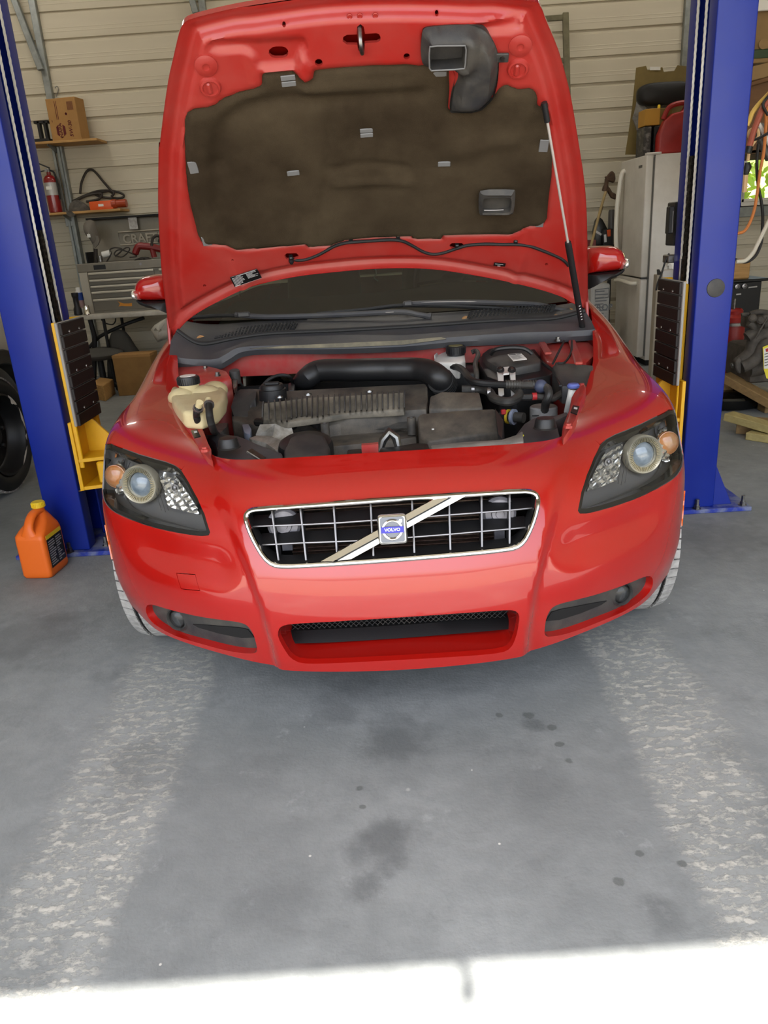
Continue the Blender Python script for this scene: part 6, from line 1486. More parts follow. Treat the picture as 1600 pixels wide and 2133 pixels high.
# folding table with the tool chest
TY = 7.45; tz = at((250, 652), TY)[2]; tx0 = at((163, 655), TY)[0]; tx1 = tx0+1.85
M['tablew'] = mat('grey_white_table', 'bdb8ab', .5, col2='a39d90', scale=12)
tb = thing('folding_table', 'white plastic folding table with black steel legs against the back wall', 'table', ((tx0+tx1)/2, TY+.3, 0))
MB().box((tx0, TY, tz-.045), (tx1, TY+.72, tz)).build('table_top', M['tablew'], tb, bev=.010, seg=2)
for x in (tx0+.20, tx1-.20):
    for y in (TY+.08, TY+.60): MB().tube([(x, y, tz-.045), (x, y+.0, .0)], .016, 10).build('leg', M['black'], tb)
    MB().tube([(x, TY+.08, .18), (x, TY+.60, .18)], .012, 8).build('crossbar', M['black'], tb)
MB().tube(spline([at(q, TY+.2) for q in ((185,725),(200,708),(215,697),(260,676),(300,662))], 4), .017, 10).build('brace', M['black'], tb)
MB().tube([at((186, 660), TY+.10), at((197, 700), TY+.12), at((196, 800), TY+.12)], .024, 8).build('folded_leg', M['black'], tb)
# chest
CY = TY+.12; M['chestg'] = mat('grey_tool_chest_steel', '7e776a', .42, .35, col2='6b6558', scale=9, amt=.5); M['chestl'] = mat('bright_drawer_pull', 'b5ad9d', .35, .5); M['chestd'] = mat('drawer_face', '6f695d', .4, .35)
cx0 = at((180, 650), CY)[0]; czt = at((200, 548), CY)[2]; cx1 = cx0+.98
ch = thing('tool_chest', 'grey steel tool chest with open lid and drawers on the folding table', 'tool chest', ((cx0+cx1)/2, CY+.2, tz))
MB().box((cx0, CY+.012, tz), (cx1, CY+.42, tz+.05)).box((cx0, CY+.012, tz), (cx0+.02, CY+.42, czt)).box((cx1-.02, CY+.012, tz), (cx1, CY+.42, czt)).box((cx0, CY+.40, tz), (cx1, CY+.42, czt)).box((cx0, CY+.012, tz), (cx1, CY+.03, czt)).box((cx0, CY+.012, czt-.10), (cx1, CY+.42, czt-.09)).build('case', M['chestg'], ch, bev=.003)
MB().box((cx0-.003, CY-.002, tz), (cx0+.075, CY+.014, czt-.075)).build('corner_post', M['chestl'], ch, bev=.003)
fr = MB().box((cx0-.01, CY-.006, czt-.075), (cx1+.01, CY+.014, czt)).build('front_rail', M['chestg'], ch, bev=.004); a, b = at((196, 562), CY-.008), at((219, 551), CY-.008); MB().box((a[0], CY-.010, a[2]), (b[0], CY-.007, b[2])).build('badge_plate', M['label_black'], fr)
MB().lathe([(.012, 0), (.012, .006), (0, .006)], at((293, 550), CY-.006), (0, -1, 0), 14).build('lock', M['satin'], fr)
dz = [at((230, y), CY)[2] for y in (565, 580, 593, 605, 621, 648)]
for k in range(5):
    zt, zb = dz[k], dz[k+1]; dr_ = MB().box((cx0+.085, CY, zb+.006), (cx0+.085+.62 if k < 1 else cx1-.08, CY+.012, zt-.004)).build('drawer', M['chestd'], ch, bev=.002)
    MB().box((cx0+.085, CY-.014, zt-.022), (cx0+.085+.62 if k < 1 else cx1-.08, CY+.002, zt-.004)).build('drawer_pull', M['chestl'], dr_, bev=.003)
    if k == 0: d2 = MB().box((cx0+.085+.67, CY, zb+.006), (cx1-.08, CY+.012, zt-.004)).build('drawer', M['chestd'], ch, bev=.002); MB().box((cx0+.085+.67, CY-.014, zt-.022), (cx1-.08, CY+.002, zt-.004)).build('drawer_pull', M['chestl'], d2, bev=.003)
# orange decal on the bottom drawer
M['decal'] = mat('orange_decal', 'c8821f', .5); q = [at(k, CY-.002) for k in ((245,627),(251,630),(258,632),(268,632),(275,631),(275,638),(262,638),(253,637),(247,639),(250,633))]
MB().prism(q, (0, -.0015, 0)).build('drawer_decal', M['decal'], ch)
# open lid with its pressed name panel
LY = CY+.42; lid0, lid1 = czt, at((280, 452), LY+.05)[2]
ld = MB().add([(cx0+.02, LY-.01, lid0), (cx1, LY-.01, lid0), (cx1, LY+.05, lid1), (cx0+.02, LY+.05, lid1), (cx0+.02, LY+.01, lid0), (cx1, LY+.01, lid0), (cx1, LY+.07, lid1), (cx0+.02, LY+.07, lid1)], [(0,1,2,3),(4,7,6,5),(0,4,5,1),(1,5,6,2),(2,6,7,3),(3,7,4,0)]).build('lid', M['chestg'], ch, bev=.004)
mb = MB().box((cx0+.02, LY-.05, lid1-.005), (cx1, LY+.07, lid1+.012)); mb.box((cx0+.012, LY-.20, lid0), (cx0+.026, LY+.06, lid0+.10)); mb.build('lid_rim', M['dark'], ld)
e_ = [at(k, LY-.004) for k in ((246,484),(345,477),(345,504),(251,511))]; MB().tube(e_[::-1], .007, 8, closed=True).build('name_frame', M['chestl'], ld)
o_ = at((256, 499), LY-.012); text_mb('CRAFTSMAN', .115, o_, (1, 0, .0), (0, -.15, 1), .004, bold=True, align='LEFT', sx=.98).build('lettering', M['chestl'], ld, smooth=False)
tag(px_box('stuck_card', 266, 477, 288, 452, LY-.03, .002, mat('clear_blister_card', '8f8a86', .3, col2='b9b5b0', scale=30)), 'small blister card stuck to the open chest lid', 'card')
# the grey cap hung on the lid's edge
M['capc'] = mat('grey_cap_cloth', '6b655c', .9, bump=.3, bscale=120)
cap = thing('baseball_cap', 'grey cloth cap hung on the open lid of the tool chest', 'cap', at((190, 480), LY-.25))
cq = [at(k, LY-.27) for k in ((170,476),(172,462),(180,456),(193,456),(197,468),(204,490),(207,502),(203,512),(198,517),(193,510),(188,500),(178,492))]; cc = np.mean(cq, 0)
mb = MB(); rows = [[cc+(p-cc)*k+np.array([0, dy, 0]) for p in cq] for k, dy in ((.05, -.07), (.5, -.055), (.85, -.02), (1, .03), (.9, .06))]; mb.grid(rows, close_u=True); mb.build('crown', M['capc'], cap, angle=180, sub=1)
q2 = [at(k, LY-.30) for k in ((188,500),(193,510),(198,517),(203,512),(207,502),(204,492),(196,490))]; MB().prism(q2, (0, .012, 0)).build('visor', M['capc'], cap, bev=.004); MB().cbox(at((185, 491), LY-.345), (.03, .004, .03)).build('cap_badge', M['white'], cap)
# clutter in the open top
def clutter(name, pts, Y, r, m, label, cat): return tag(MB().tube(spline([at(q, Y) for q in pts], 5), r, 7).build(name, m), label, cat)
clutter('tangled_wire', ((222,545),(232,528),(229,520),(240,516),(255,520),(240,534),(262,516),(270,520),(255,535),(238,530),(250,520),(285,533),(270,536)), CY+.14, .006, M['cord'], 'thin dark cord tangled in the open tool chest', 'cord')
M['redtool'] = mat('red_tool_plastic', '7a1a17', .4)
rt = thing('drill', 'red power tool lying in the open tool chest by the bonnet edge', 'tool', at((305, 536), CY+.12)); MB().tube(spline([at(q, CY+.12) for q in ((281,530),(288,514),(300,513),(318,515),(338,520))], 5), [.02]+[.032]*20, 10).build('tool_body', M['redtool'], rt); MB().tube([at((316, 515), CY+.12), at((322, 536), CY+.12)], .026, 10).build('grip', M['redtool'], rt)
rt2 = clutter('clamp', ((316,512),(318,498),(325,491),(333,494),(331,505)), CY+.05, .013, M['cord'], 'dark handled clamp standing above the red tool', 'clamp')
a = at((222, 536), CY+.16); tag(MB().tube([at((214, 531), CY+.16), at((230, 527), CY+.16)], .03, 12).build('tape_roll', M['white']), 'white roll lying at the left of the open chest', 'roll')
tag(MB().lathe([(.022, 0), (.022, .05), (.016, .055), (0, .055)], at((210, 545), CY+.10), (0, 0, 1), 14).build('socket', M['steel']), 'round steel socket at the left end of the chest top', 'socket')
tag(MB().tube([at((200, 547), CY+.20), at((199, 518), CY+.20)], .020, 8).build('file_handle', M['cord']), 'dark rod standing against the chest lid under the cap', 'rod')
tag(heap((at((300, 540), CY+.2)[0], CY+.2, czt-.09), (.14, .08), .10, 9, M['cord'], 'rag'), 'black bunched cloth behind the red tool in the chest', 'rag')

# bottles and cup at the left of the table
def on_table(px, y=TY+.06): return np.array([at((px, 652), y)[0], y, tz])
o = on_table(163); bt = thing('pump_bottle', 'black narrow bottle at the left end of the folding table', 'bottle', o); MB().lathe([(.035, 0), (.04, .008), (.036, .06), (.026, .08), (.025, .16), (.03, .17), (.03, .20), (0, .20)], o, (0, 0, 1), 22).build('bottle_body', M['black'], bt); MB().lathe([(.031, .175), (.031, .205), (0, .205)], o, (0, 0, 1), 20).build('collar', M['rubber'], bt)
o = on_table(172, TY+.16); bt = thing('spray_can', 'white and blue spray can behind the black bottle', 'can', o); M['bluecan'] = mat('blue_can_print', '2b4a9a', .35); M['pinkcan'] = mat('pink_can_print', 'a98a86', .4)
MB().lathe([(.033, 0), (.034, .01), (.034, .20), (.028, .215), (0, .215)], o, (0, 0, 1), 24).build('can_body', M['white'], bt); MB().lathe([(.0345, .13), (.0348, .13), (.0348, .20), (.0345, .20)], o, (0, 0, 1), 24, caps=False).build('blue_band', M['bluecan'], bt); MB().lathe([(.0345, .06), (.0348, .06), (.0348, .13), (.0345, .13)], o, (0, 0, 1), 24, caps=False).build('picture_band', M['pinkcan'], bt); MB().lathe([(.024, .215), (.022, .245), (0, .25)], o, (0, 0, 1), 18).build('spray_cap', M['white'], bt)
o = on_table(182, TY+.04); bt = thing('steel_cup', 'small shiny steel cup beside the tool chest', 'cup', o); MB().lathe([(.034, 0), (.034, .004), (.030, .01), (.026, .085), (.023, .085), (.022, .012), (0, .012)], o, (0, 0, 1), 26).build('cup_wall', M['chrome'], bt); MB().lathe([(.036, 0), (.036, .006), (.033, .008)], o, (0, 0, 1), 26).build('cup_foot', M['chrome'], bt)

# below the table
M['chairg'] = mat('dark_grey_chair_cloth', '4a4843', .9, bump=.3, bscale=150)
chy = 7.62; q = [at(k, chy) for k in ((223,790),(222,760),(224,712),(230,695),(243,686),(257,689),(268,702),(280,722),(290,735),(294,790))]; c = np.mean(q, 0)
cr = thing('office_chair', 'dark grey padded office chair standing under the folding table', 'chair', (c[0], chy, 0))
rows = [[c+(p-c)*k+np.array([0, dy, 0]) for p in q] for k, dy in ((.1, -.05), (.6, -.045), (.92, -.02), (1, .02), (.95, .06), (.5, .07))]; MB().grid(rows, close_u=True).build('backrest', M['chairg'], cr, angle=180)
sc_ = at((205, 745), chy-.15); mb = MB().ball((sc_[0], chy-.12, sc_[2]+.03), (.24, .22, .06), 24, 10); mb.build('seat', M['chairg'], cr)
MB().tube([(sc_[0], chy-.12, sc_[2]), (sc_[0], chy-.12, .10)], .03, 12).build('gas_post', M['black'], cr)
for k in range(5):
    a = 2*math.pi*k/5+.5; e = np.array([sc_[0]+.26*math.cos(a), chy-.12+.26*math.sin(a), .06]); MB().bar((sc_[0], chy-.12, .09), e, .03, .025).build('foot', M['black'], cr, bev=.004); MB().lathe([(.026, -.012), (.026, .012)], e-(0, 0, .032), (math.sin(a), -math.cos(a), 0), 14).build('caster', M['rubber'], cr)
a, b = at((241, 787), 7.02), at((300, 738), 7.02); cb_ = thing('cardboard_box', 'closed brown cardboard box on the floor under the folding table', 'box', ((a[0]+b[0])/2, 7.14, 0)); 
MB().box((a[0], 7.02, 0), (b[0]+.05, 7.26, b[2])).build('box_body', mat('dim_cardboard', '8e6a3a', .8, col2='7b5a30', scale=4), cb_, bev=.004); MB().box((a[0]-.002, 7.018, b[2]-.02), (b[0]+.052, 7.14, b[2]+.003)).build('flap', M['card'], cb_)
a, b = at((186, 812), 6.95), at((230, 775), 6.95)
dl_ = MB().add([at((186,790),6.95)*[1,1,0], at((217,815),6.8)*[1,1,0], at((236,790),7.15)*[1,1,0], at((205,770),7.3)*[1,1,0]]+[np.array(p)*[1,1,0]+[0,0,.14] for p in (at((186,790),6.95), at((217,815),6.8), at((236,790),7.15), at((205,770),7.3))], [(0,3,2,1),(4,5,6,7),(0,1,5,4),(1,2,6,5),(2,3,7,6),(3,0,4,7)]).build('wood_block', M['wood'], bev=.005); tag(dl_, 'short thick offcut of pine beam on the floor beside the chair', 'lumber')
# white sack on the far side by the wing
M['sack'] = mat('white_sack', 'b9b5aa', .7, col2='99948a', scale=10); q = [at(k, 7.35) for k in ((314,687),(324,676),(338,667),(352,660),(360,690),(350,705),(330,712),(322,702))]; c = np.mean(q, 0)
tag(MB().grid([[c+(p-c)*k+np.array([0, dy+.03*math.sin(5*i), 0]) for i, p in enumerate(q)] for k, dy in ((.1, -.06), (.6, -.05), (1, 0), (.8, .08))], close_u=True).build('sack', M['sack'], angle=60), 'pale paper sack hung beside the table, half hidden by the red wing', 'sack')
bag = MB().tube(spline([at(q, TY+.3) for q in ((211,663),(213,668),(222,674),(234,676),(240,670),(241,662))], 5), .006, 6).build('hanging_strap', M['black']); tag(bag, 'black strap hanging in a loop under the folding table', 'strap')

# parked truck at the far left: only its front wheel and lower side show
M['truck'] = mat('pale_truck_paint', 'a9a59a', .3, coat=.6); M['cladding'] = mat('black_cladding', '1b1b1b', .5); M['chipped'] = mat('chipped_black_wheel', '151516', .45, spec=.5); M['chip'] = mat('bare_white_patch', 'c9c7c2', .7)
TX, TYc, TRr = -2.155, 4.22, .328
tk = thing('parked_truck', 'pale truck parked behind the lift column, black chipped wheel showing', 'truck', (TX-.8, 3.2, 0))
KW = .87
c = np.array([TX-.13, TYc, TRr])
tw = MB().lathe([(r_*KW, h_) for r_, h_ in [(.268, .118), (.29, .135), (.32, .14), (.345, .132), (.365, .115), (.372, .08), (.374, 0), (.372, -.08), (.365, -.115), (.33, -.14), (.235, -.12)]], c, (1, 0, 0), n=64, caps=False).build('wheel', M['rubber'], tk)
mb = MB()
for k in range(46):
    t = 2*math.pi*k/46
    for row, (xa, xb) in enumerate(((-.115, -.07), (-.055, -.005), (.005, .055), (.07, .115))):
        a = t+(.06 if row % 2 else 0); pts = []
        for rr in (.365, .377):
            for x in (xa, xb):
                for tt in (a, a+.10): pts.append((c[0]+x, c[1]+KW*rr*math.cos(tt), c[2]+KW*rr*math.sin(tt)))
        mb.add(pts, [(4, 5, 7, 6), (0, 1, 5, 4), (2, 6, 7, 3), (0, 4, 6, 2), (1, 3, 7, 5)])
mb.build('tread', M['tread'], tw, smooth=False, kind='stuff')
rm = MB().lathe([(r_*KW, h_) for r_, h_ in [(.268, .115), (.266, .128), (.254, .130), (.244, .10), (.235, .04), (.225, .03), (.165, .02), (.12, .045), (.09, .05), (.07, .055), (.065, .075), (.05, .08), (0, .08)]], c, (1, 0, 0), n=56, caps=False).build('rim', M['chipped'], tw)
for k in range(5):
    a = 2*math.pi*k/5+.3; p = c+np.array([.055, .085*math.cos(a), .085*math.sin(a)]); MB().lathe([(.014, 0), (.014, .02), (.010, .026), (0, .026)], p, (1, 0, 0), 6).build('lug_nut', M['chipped'], rm)
    q = 2*math.pi*k/5; MB().cbox(c+np.array([.03, .145*math.cos(q), .145*math.sin(q)]), (.012, .07, .045), ((1, 0, 0), (0, -math.sin(q), math.cos(q)), (0, math.cos(q), math.sin(q)))).build('rim_window', M['dark'], rm, bev=.008)
mb = MB(); rnd = random.Random(2)
for a0, a1, w in ((-62, -35, .036), (-30, 8, .022), (12, 22, .020), (30, 64, .018)):
    n = 10; rows = []
    for k in range(n+1): a = R(a0+(a1-a0)*k/n); ww = w*math.sin(math.pi*k/n)*rnd.uniform(.6, 1.2)+.001; rows.append([c+np.array([.1335, KW*rr*math.cos(a), -KW*rr*math.sin(a)]) for rr in (.266, .266-ww)])
    mb.grid(rows)
mb.build('paint_chips', M['chip'], rm, kind='stuff')
FY = lambda y: 2*TYc-y+.0
# body side, arch, hood
arch = [(TYc+.43*math.cos(R(a)), TRr+.03+.40*math.sin(R(a))) for a in range(180, -1, -12)]
side = [(3.55, .52)]+[(y, max(z, .40)) for y, z in arch]+[(7.6, .40), (7.6, 1.0), (5.6, 1.02), (3.62, .94), (3.52, .80)]
MB().prism([(TX+.03, FY(y), z) for y, z in side], (-1.75, 0, 0)).build('body', M['truck'], tk, bev=.02, seg=2)
fl = [(TYc+.46*math.cos(R(a)), TRr+.03+.44*math.sin(R(a))) for a in range(190, -11, -10)]; fl2 = [(TYc+.39*math.cos(R(a)), TRr+.02+.37*math.sin(R(a))) for a in range(-10, 191, 10)]
MB().prism([(TX+.055, FY(y), z) for y, z in fl+fl2], (-.10, 0, 0)).build('arch_flare', M['cladding'], tk, bev=.006)
MB().box((TX-1.70, FY(3.9), .42), (TX-.30, FY(7.5), .70)).build('underbody', M['dark'], tk)
MB().prism([(TX-.05, FY(5.1), 1.0), (TX-.10, FY(5.75), 1.62), (TX-.10, FY(7.2), 1.62), (TX-.05, FY(7.4), 1.0)], (-1.55, 0, 0)).build('cab', M['truck'], tk, bev=.04, seg=2)
MB().prism([(TX-.04, FY(5.3), 1.06), (TX-.085, FY(5.80), 1.54), (TX-.085, FY(6.6), 1.54), (TX-.04, FY(6.6), 1.06)], (-.01, 0, 0)).build('side_window', M['dark'], tk)
MB().box((TX-1.75, FY(3.42), .48), (TX+.0, FY(3.56), .72)).build('bumper', M['cladding'], tk, bev=.03, seg=2)
tw2 = MB().lathe([(.2, .12), (.27, .14), (.318, .115), (.327, 0), (.318, -.115), (.2, -.12)], (TX-1.5, TYc, TRr), (1, 0, 0), n=40).build('wheel', M['rubber'], tk)
for x in (TX-.13, TX-1.5): MB().lathe([(.05, .10), (.2, .12), (.27, .14), (.318, .115), (.327, 0), (.318, -.115), (.2, -.12), (.05, -.10)], (x, 2.10, TRr), (1, 0, 0), n=40).build('wheel', M['rubber'], tk)
# ================================================================ THE RIGHT BACK CORNER
# ladder leaning on the back wall, half behind the bonnet
M['ladder'] = mat('weathered_ladder_wood', '6f6a52', .8, col2='565140', scale=10)
LYy = WY-.12
la, lb_ = at((1178, 27), LYy), at((1205, 330), LYy-.25)
ld = thing('ladder', 'weathered grey wooden ladder leaning against the back wall behind the bonnet', 'ladder', (lb_[0]-.2, LYy-.3, 0))
d = lb_-la; foot = la+d*(la[2]/(la[2]-lb_[2])); foot[2] = 0.0
for dx in (0.0, -.36): MB().bar(la+(dx, 0, 0), np.array([la[0]+dx, foot[1], 0.0]), .055, .035, up=(0, 1, 0)).build('rail', M['ladder'], ld, bev=.004)
k = 0; nr = 9
for k in range(nr):
    f = .012+k*.118; c = la+(np.array([la[0], foot[1], 0])-la)*f; MB().bar(c+(-.36, 0, 0), c, .022, .045, up=(0, 0, 1)).build('rung', M['ladder'], ld, bev=.003)

# refrigerator, door towards the car
FX, FYy = at((1347, 330), 6.9)[0], 6.9
M['fridge'] = mat('white_fridge_enamel', 'cfcac0', .38, col2='bfb9ae', scale=4, spec=.4); M['gasket'] = mat('grey_gasket', '5a5852', .7)
fz = at((1347, 322), FYy)[2]; sp = at((1338, 580), FYy)[2]
fr = thing('refrigerator', 'white refrigerator with bottom drawer, seen past the right door mirror', 'refrigerator', (FX+.4, FYy+.35, 0))
MB().box((FX+.075, FYy+.005, .05), (FX+.75, FYy+.70, fz-.001)).build('cabinet', M['fridge'], fr, bev=.008, seg=2)
MB().box((FX+.060, FYy+.012, .09), (FX+.076, FYy+.69, fz-.02)).build('door_gasket', M['gasket'], fr)
MB().box((FX+.09, FYy+.03, 0), (FX+.74, FYy+.68, .05)).build('plinth', M['dark'], fr)
d1 = MB().box((FX, FYy, sp+.006), (FX+.060, FYy+.71, fz)).build('door', M['fridge'], fr, bev=.012, seg=3)
d2 = MB().box((FX, FYy, .08), (FX+.060, FYy+.71, sp-.006)).build('drawer', M['fridge'], fr, bev=.012, seg=3)
hy = FYy+.58; M['handle'] = mat('cream_handle', 'd9d4c6', .35)
zs = [at(q, hy)[2] for q in ((1308,356),(1292,550))]
MB().tube(spline([(FX, hy, zs[0]), (FX-.03, hy, zs[0]-.03), (FX-.055, hy, zs[0]-.25), (FX-.06, hy, (zs[0]+zs[1])/2), (FX-.055, hy, zs[1]+.2), (FX-.03, hy, zs[1]+.03), (FX, hy, zs[1])], 6), .020, 12).build('door_handle', M['handle'], d1)
hz = at((1300, 588), FYy+.3)[2]; MB().tube(spline([(FX, FYy+.10, hz), (FX-.045, FYy+.13, hz), (FX-.055, FYy+.35, hz+.01), (FX-.045, FYy+.58, hz), (FX, FYy+.61, hz)], 6), .018, 12).build('drawer_handle', M['handle'], d2)
MB().box((FX-.002, FYy+.10, fz-.09), (FX+.001, FYy+.19, fz-.07)).build('name_plate', M['gasket'], d1)
MB().box((FX+.0, FYy-.004, fz-.004), (FX+.12, FYy+.05, fz+.014)).build('top_hinge', M['fridge'], fr, bev=.003)
MB().box((FX+.004, FYy-.002, sp-.006), (FX+.07, FYy+.03, sp+.006)).build('middle_hinge', M['black'], fr)

# things on the refrigerator
top = fz
def on_fr(px, py, dy): p = at((px, py), FYy+dy); return p
M['olive_card'] = mat('olive_brown_cardboard', '7c6a3c', .85, col2='6a5a32', scale=4)
cq = [on_fr(*q, .55) for q in ((1303,322),(1308,290),(1318,220),(1326,141),(1346,137),(1349,146),(1380,140),(1383,150),(1405,148),(1412,136),(1432,138),(1430,322))]
for p in cq: p[2] = max(p[2], top)
cd_ = MB().prism(cq, (0, .012, 0)).build('cardboard_sheet', M['olive_card']); tag(cd_, 'torn upright sheet of olive brown cardboard standing at the back of the fridge top', 'cardboard')
MB().prism([on_fr(*q, .545) for q in ((1354,139),(1376,139),(1376,146),(1354,146))], (0, .003, 0)).build('white_tape', M['white'], cd_)
M['bin'] = mat('black_plastic_tub', '121110', .6)
q0, q1 = on_fr(1331, 220, .30), on_fr(1432, 166, .30); bc_ = (q0+q1)/2
tub = MB(); w = (q1-q0)[0]+.05; h = (q1-q0)[2]; c = np.array([q0[0]+w/2, FYy+.36, (q0[2]+q1[2])/2])
tub.grid([[c+np.array([w/2*k*math.copysign(abs(math.cos(a))**.5, math.cos(a)), dy, h/2*k*math.copysign(abs(math.sin(a))**.6, math.sin(a))]) for a in np.linspace(0, 2*math.pi, 28, endpoint=False)] for k, dy in ((.02, -.07), (.8, -.07), (.97, -.05), (1, 0), (.97, .05), (.8, .07), (.02, .07))], close_u=True)
tag(tub.build('seat_cushion', M['bin'], angle=60), 'black rounded cushion pad on top of the heap over the fridge', 'cushion')
M['film'] = mat('clear_crumpled_film', '8b8882', .25, col2='5f5c55', scale=22, bump=.8, bscale=40)
def sheetbag(pts, Y, name, label, cat, m, dep=.08):
    q = [at(p, Y) for p in pts]; c = np.mean(q, 0); rnd = random.Random(len(label)); rows = []
    for k, dy in ((.05, -dep), (.45, -dep*.9), (.8, -dep*.5), (1, 0), (.9, dep*.5)): rows.append([c+(p-c)*k+np.array([0, dy+rnd.uniform(-.25, .25)*dep, 0]) for p in q])
    return tag(MB().grid(rows, close_u=True).build(name, m, angle=40), label, cat)
sheetbag(((1318,245),(1324,218),(1328,200),(1338,214),(1352,220),(1400,219),(1406,224),(1360,236),(1345,260),(1345,290),(1335,315),(1330,280)), FYy+.46, 'plastic_bag', 'crumpled clear plastic film hanging left of the yellow box on the fridge', 'plastic bag', M['film'])
M['ybox'] = mat('yellow_box_card', 'b08028', .6); M['ybox2'] = mat('olive_box_side', '6f5a24', .7)
a, b = on_fr(1343, 262, .16), on_fr(1376, 225, .16); yb = thing('yellow_box', 'small yellow box resting on dark cases on top of the fridge', 'box', (a[0]+.07, FYy+.24, a[2]))
a1, b1 = on_fr(1402, 262, .16), on_fr(1402, 224, .16)
MB().box((a[0], FYy+.16, a[2]), (b[0], FYy+.34, b[2])).build('box_face', M['ybox'], yb, bev=.003); MB().box((b[0], FYy+.165, a[2]), (b1[0], FYy+.34, b[2])).build('box_side', M['ybox2'], yb, bev=.003); MB().lathe([(.012, 0), (.012, .02), (.008, .03), (0, .03)], ((b[0]+.0, FYy+.2, b[2])), (0, 0, 1), 12).build('yellow_knob', M['jug_cap'], yb)
a, b = on_fr(1340, 322, .15), on_fr(1360, 262, .15); tag(MB().box((a[0], FYy+.16, top), (b[0]-.003, FYy+.36, b[2]-.001)).build('wrapped_case', mat('dark_wrapped_case', '33302b', .5, col2='77736b', scale=16, thr=(.5, .7)), bev=.006), 'dark case wrapped in clear film below the yellow box on the fridge', 'case')
a1, b1 = on_fr(1361, 322, .15), on_fr(1400, 262, .15); tag(MB().box((a1[0], FYy+.16, top), (b1[0], FYy+.36, b[2]-.001)).build('black_case', M['bin'], bev=.006), 'plain black case between the wrapped case and the red can', 'case')
M['canred'] = mat('red_can_plastic', '9c2620', .42, col2='85201b', scale=6)
cx, cz0, cz1 = on_fr(1371, 318, .05)[0], top, on_fr(1400, 214, .05)[2]; w = .36
gc = thing('fuel_can', 'red plastic fuel can at the front corner of the fridge top', 'fuel can', (cx+w/2, FYy+.08, top))
pr = [(0, 0), (.0, .38), (.12, .66), (.30, .80), (.55, .84), (.60, .97), (.72, 1.0), (.95, 1.0), (1, .9), (1, 0)]
MB().prism([(cx+w*x, FYy+.055, cz0+(cz1-cz0)*z) for x, z in pr], (0, .10, 0)).build('can_body', M['canred'], gc, bev=.022, seg=3)
MB().tube(spline([(cx+w*.12, FYy+.105, cz0+(cz1-cz0)*.70), (cx+w*.25, FYy+.105, cz0+(cz1-cz0)*.93), (cx+w*.5, FYy+.105, cz0+(cz1-cz0)*1.0), (cx+w*.66, FYy+.105, cz0+(cz1-cz0)*.98)], 6), .02, 10).build('can_handle', M['canred'], gc)

# pickaxe-like tool and black boxes left of the fridge
pm = thing('sledge_hammer', 'long handled hammer tool with rusty head leaning left of the fridge', 'hammer', (at((1228, 520), 7.7)[0], 7.7, 0))
hp = [at((1264,392), 7.85), at((1250,440), 7.75), at((1229,520), 7.6)]; hp.append(hp[-1]+(hp[-1]-hp[0])*(hp[-1][2]/(hp[0][2]-hp[-1][2]))*.999)
M['rust'] = mat('rusty_iron', '3f2f22', .8, col2='5b4230', scale=30); M['tan'] = mat('tan_handle_wood', '9a845a', .6)
MB().tube(hp, .013, 8).build('handle', M['tan'], pm)
MB().tube(spline([at(q, 7.85) for q in ((1260,398),(1263,385),(1264,372),(1262,372))], 3), [.03]*3+[.02]*7, 8).build('socket', M['rust'], pm)
MB().prism([at(q, 7.83) for q in ((1264,378),(1266,366),(1272,359),(1276,355),(1282,362),(1283,374),(1280,381),(1271,378))], (0, .05, 0)).build('hammer_head', M['rust'], pm, bev=.008); MB().prism([at(q, 7.83) for q in ((1262,388),(1270,390),(1276,400),(1284,404),(1283,416),(1274,412),(1266,398),(1261,394))], (0, .04, 0)).build('pick_blade', M['rust'], pm, bev=.006)
MB().tube([at((1254, 430), 7.78), at((1244, 462), 7.72)], .0145, 8).build('grip_wrap', M['rust'], pm)
stand_z = at((1255, 512), 7.75)[2]
bench = thing('shelf_stand', 'dark low stand left of the fridge carrying black oil bottles', 'stand', (at((1255, 512), 7.75)[0], 7.9, 0))
x0, x1 = at((1222, 515), 7.75)[0], at((1284, 515), 7.75)[0]
MB().box((x0, 7.72, stand_z-.03), (x1+.04, 8.15, stand_z)).build('stand_top', M['bin'], bench, bev=.003)
for x in (x0+.02, x1-.06):
    for y in (7.74, 8.12): MB().box((x-.015, y-.015, 0), (x+.015, y+.015, stand_z-.03)).build('leg', M['bin'], bench)
M['blacklab'] = mat('black_bottle', '131212', .35)
q = [at(k, 7.80) for k in ((1238,512),(1240,480),(1245,458),(1250,452),(1256,457),(1266,476),(1268,512))]
for p in q: p[2] = max(p[2], stand_z)
ob_ = MB().prism(q, (0, .12, 0)).build('oil_bottle', M['blacklab'], bev=.012, seg=2); tag(ob_, 'black slanted oil bottle with grey stripe left of the fridge', 'bottle'); MB().prism([at(k, 7.795) for k in ((1241,479),(1254,487),(1252,491),(1240,484))], (0, .004, 0)).build('stripe', M['silverlab'], ob_)
a, b = at((1256, 512), 7.74), at((1278, 476), 7.74); bx = MB().box((a[0], 7.74, stand_z), (b[0], 7.79, b[2])).build('oil_box', M['blacklab'], bev=.004); tag(bx, 'black box with white and orange print left of the fridge', 'box'); MB().prism([at(k, 7.738) for k in ((1258,489),(1263,488),(1264,504),(1259,505))], (0, .003, 0)).build('white_print', M['label_print'], bx); MB().prism([at(k, 7.738) for k in ((1264,479),(1272,478),(1272,492),(1266,493))], (0, .003, 0)).build('orange_print', M['orange'], bx)
a, b = at((1270, 474), 7.95), at((1280, 451), 7.95); cn_ = MB().lathe([(.030, 0), (.031, .006), (.031, .30), (.024, .32), (0, .32)], (a[0]+.02, 7.97, stand_z), (0, 0, 1), 18).build('aerosol', mat('grey_aerosol', '4a4643', .4)); tag(cn_, 'grey aerosol standing behind the black box beside the fridge', 'can')
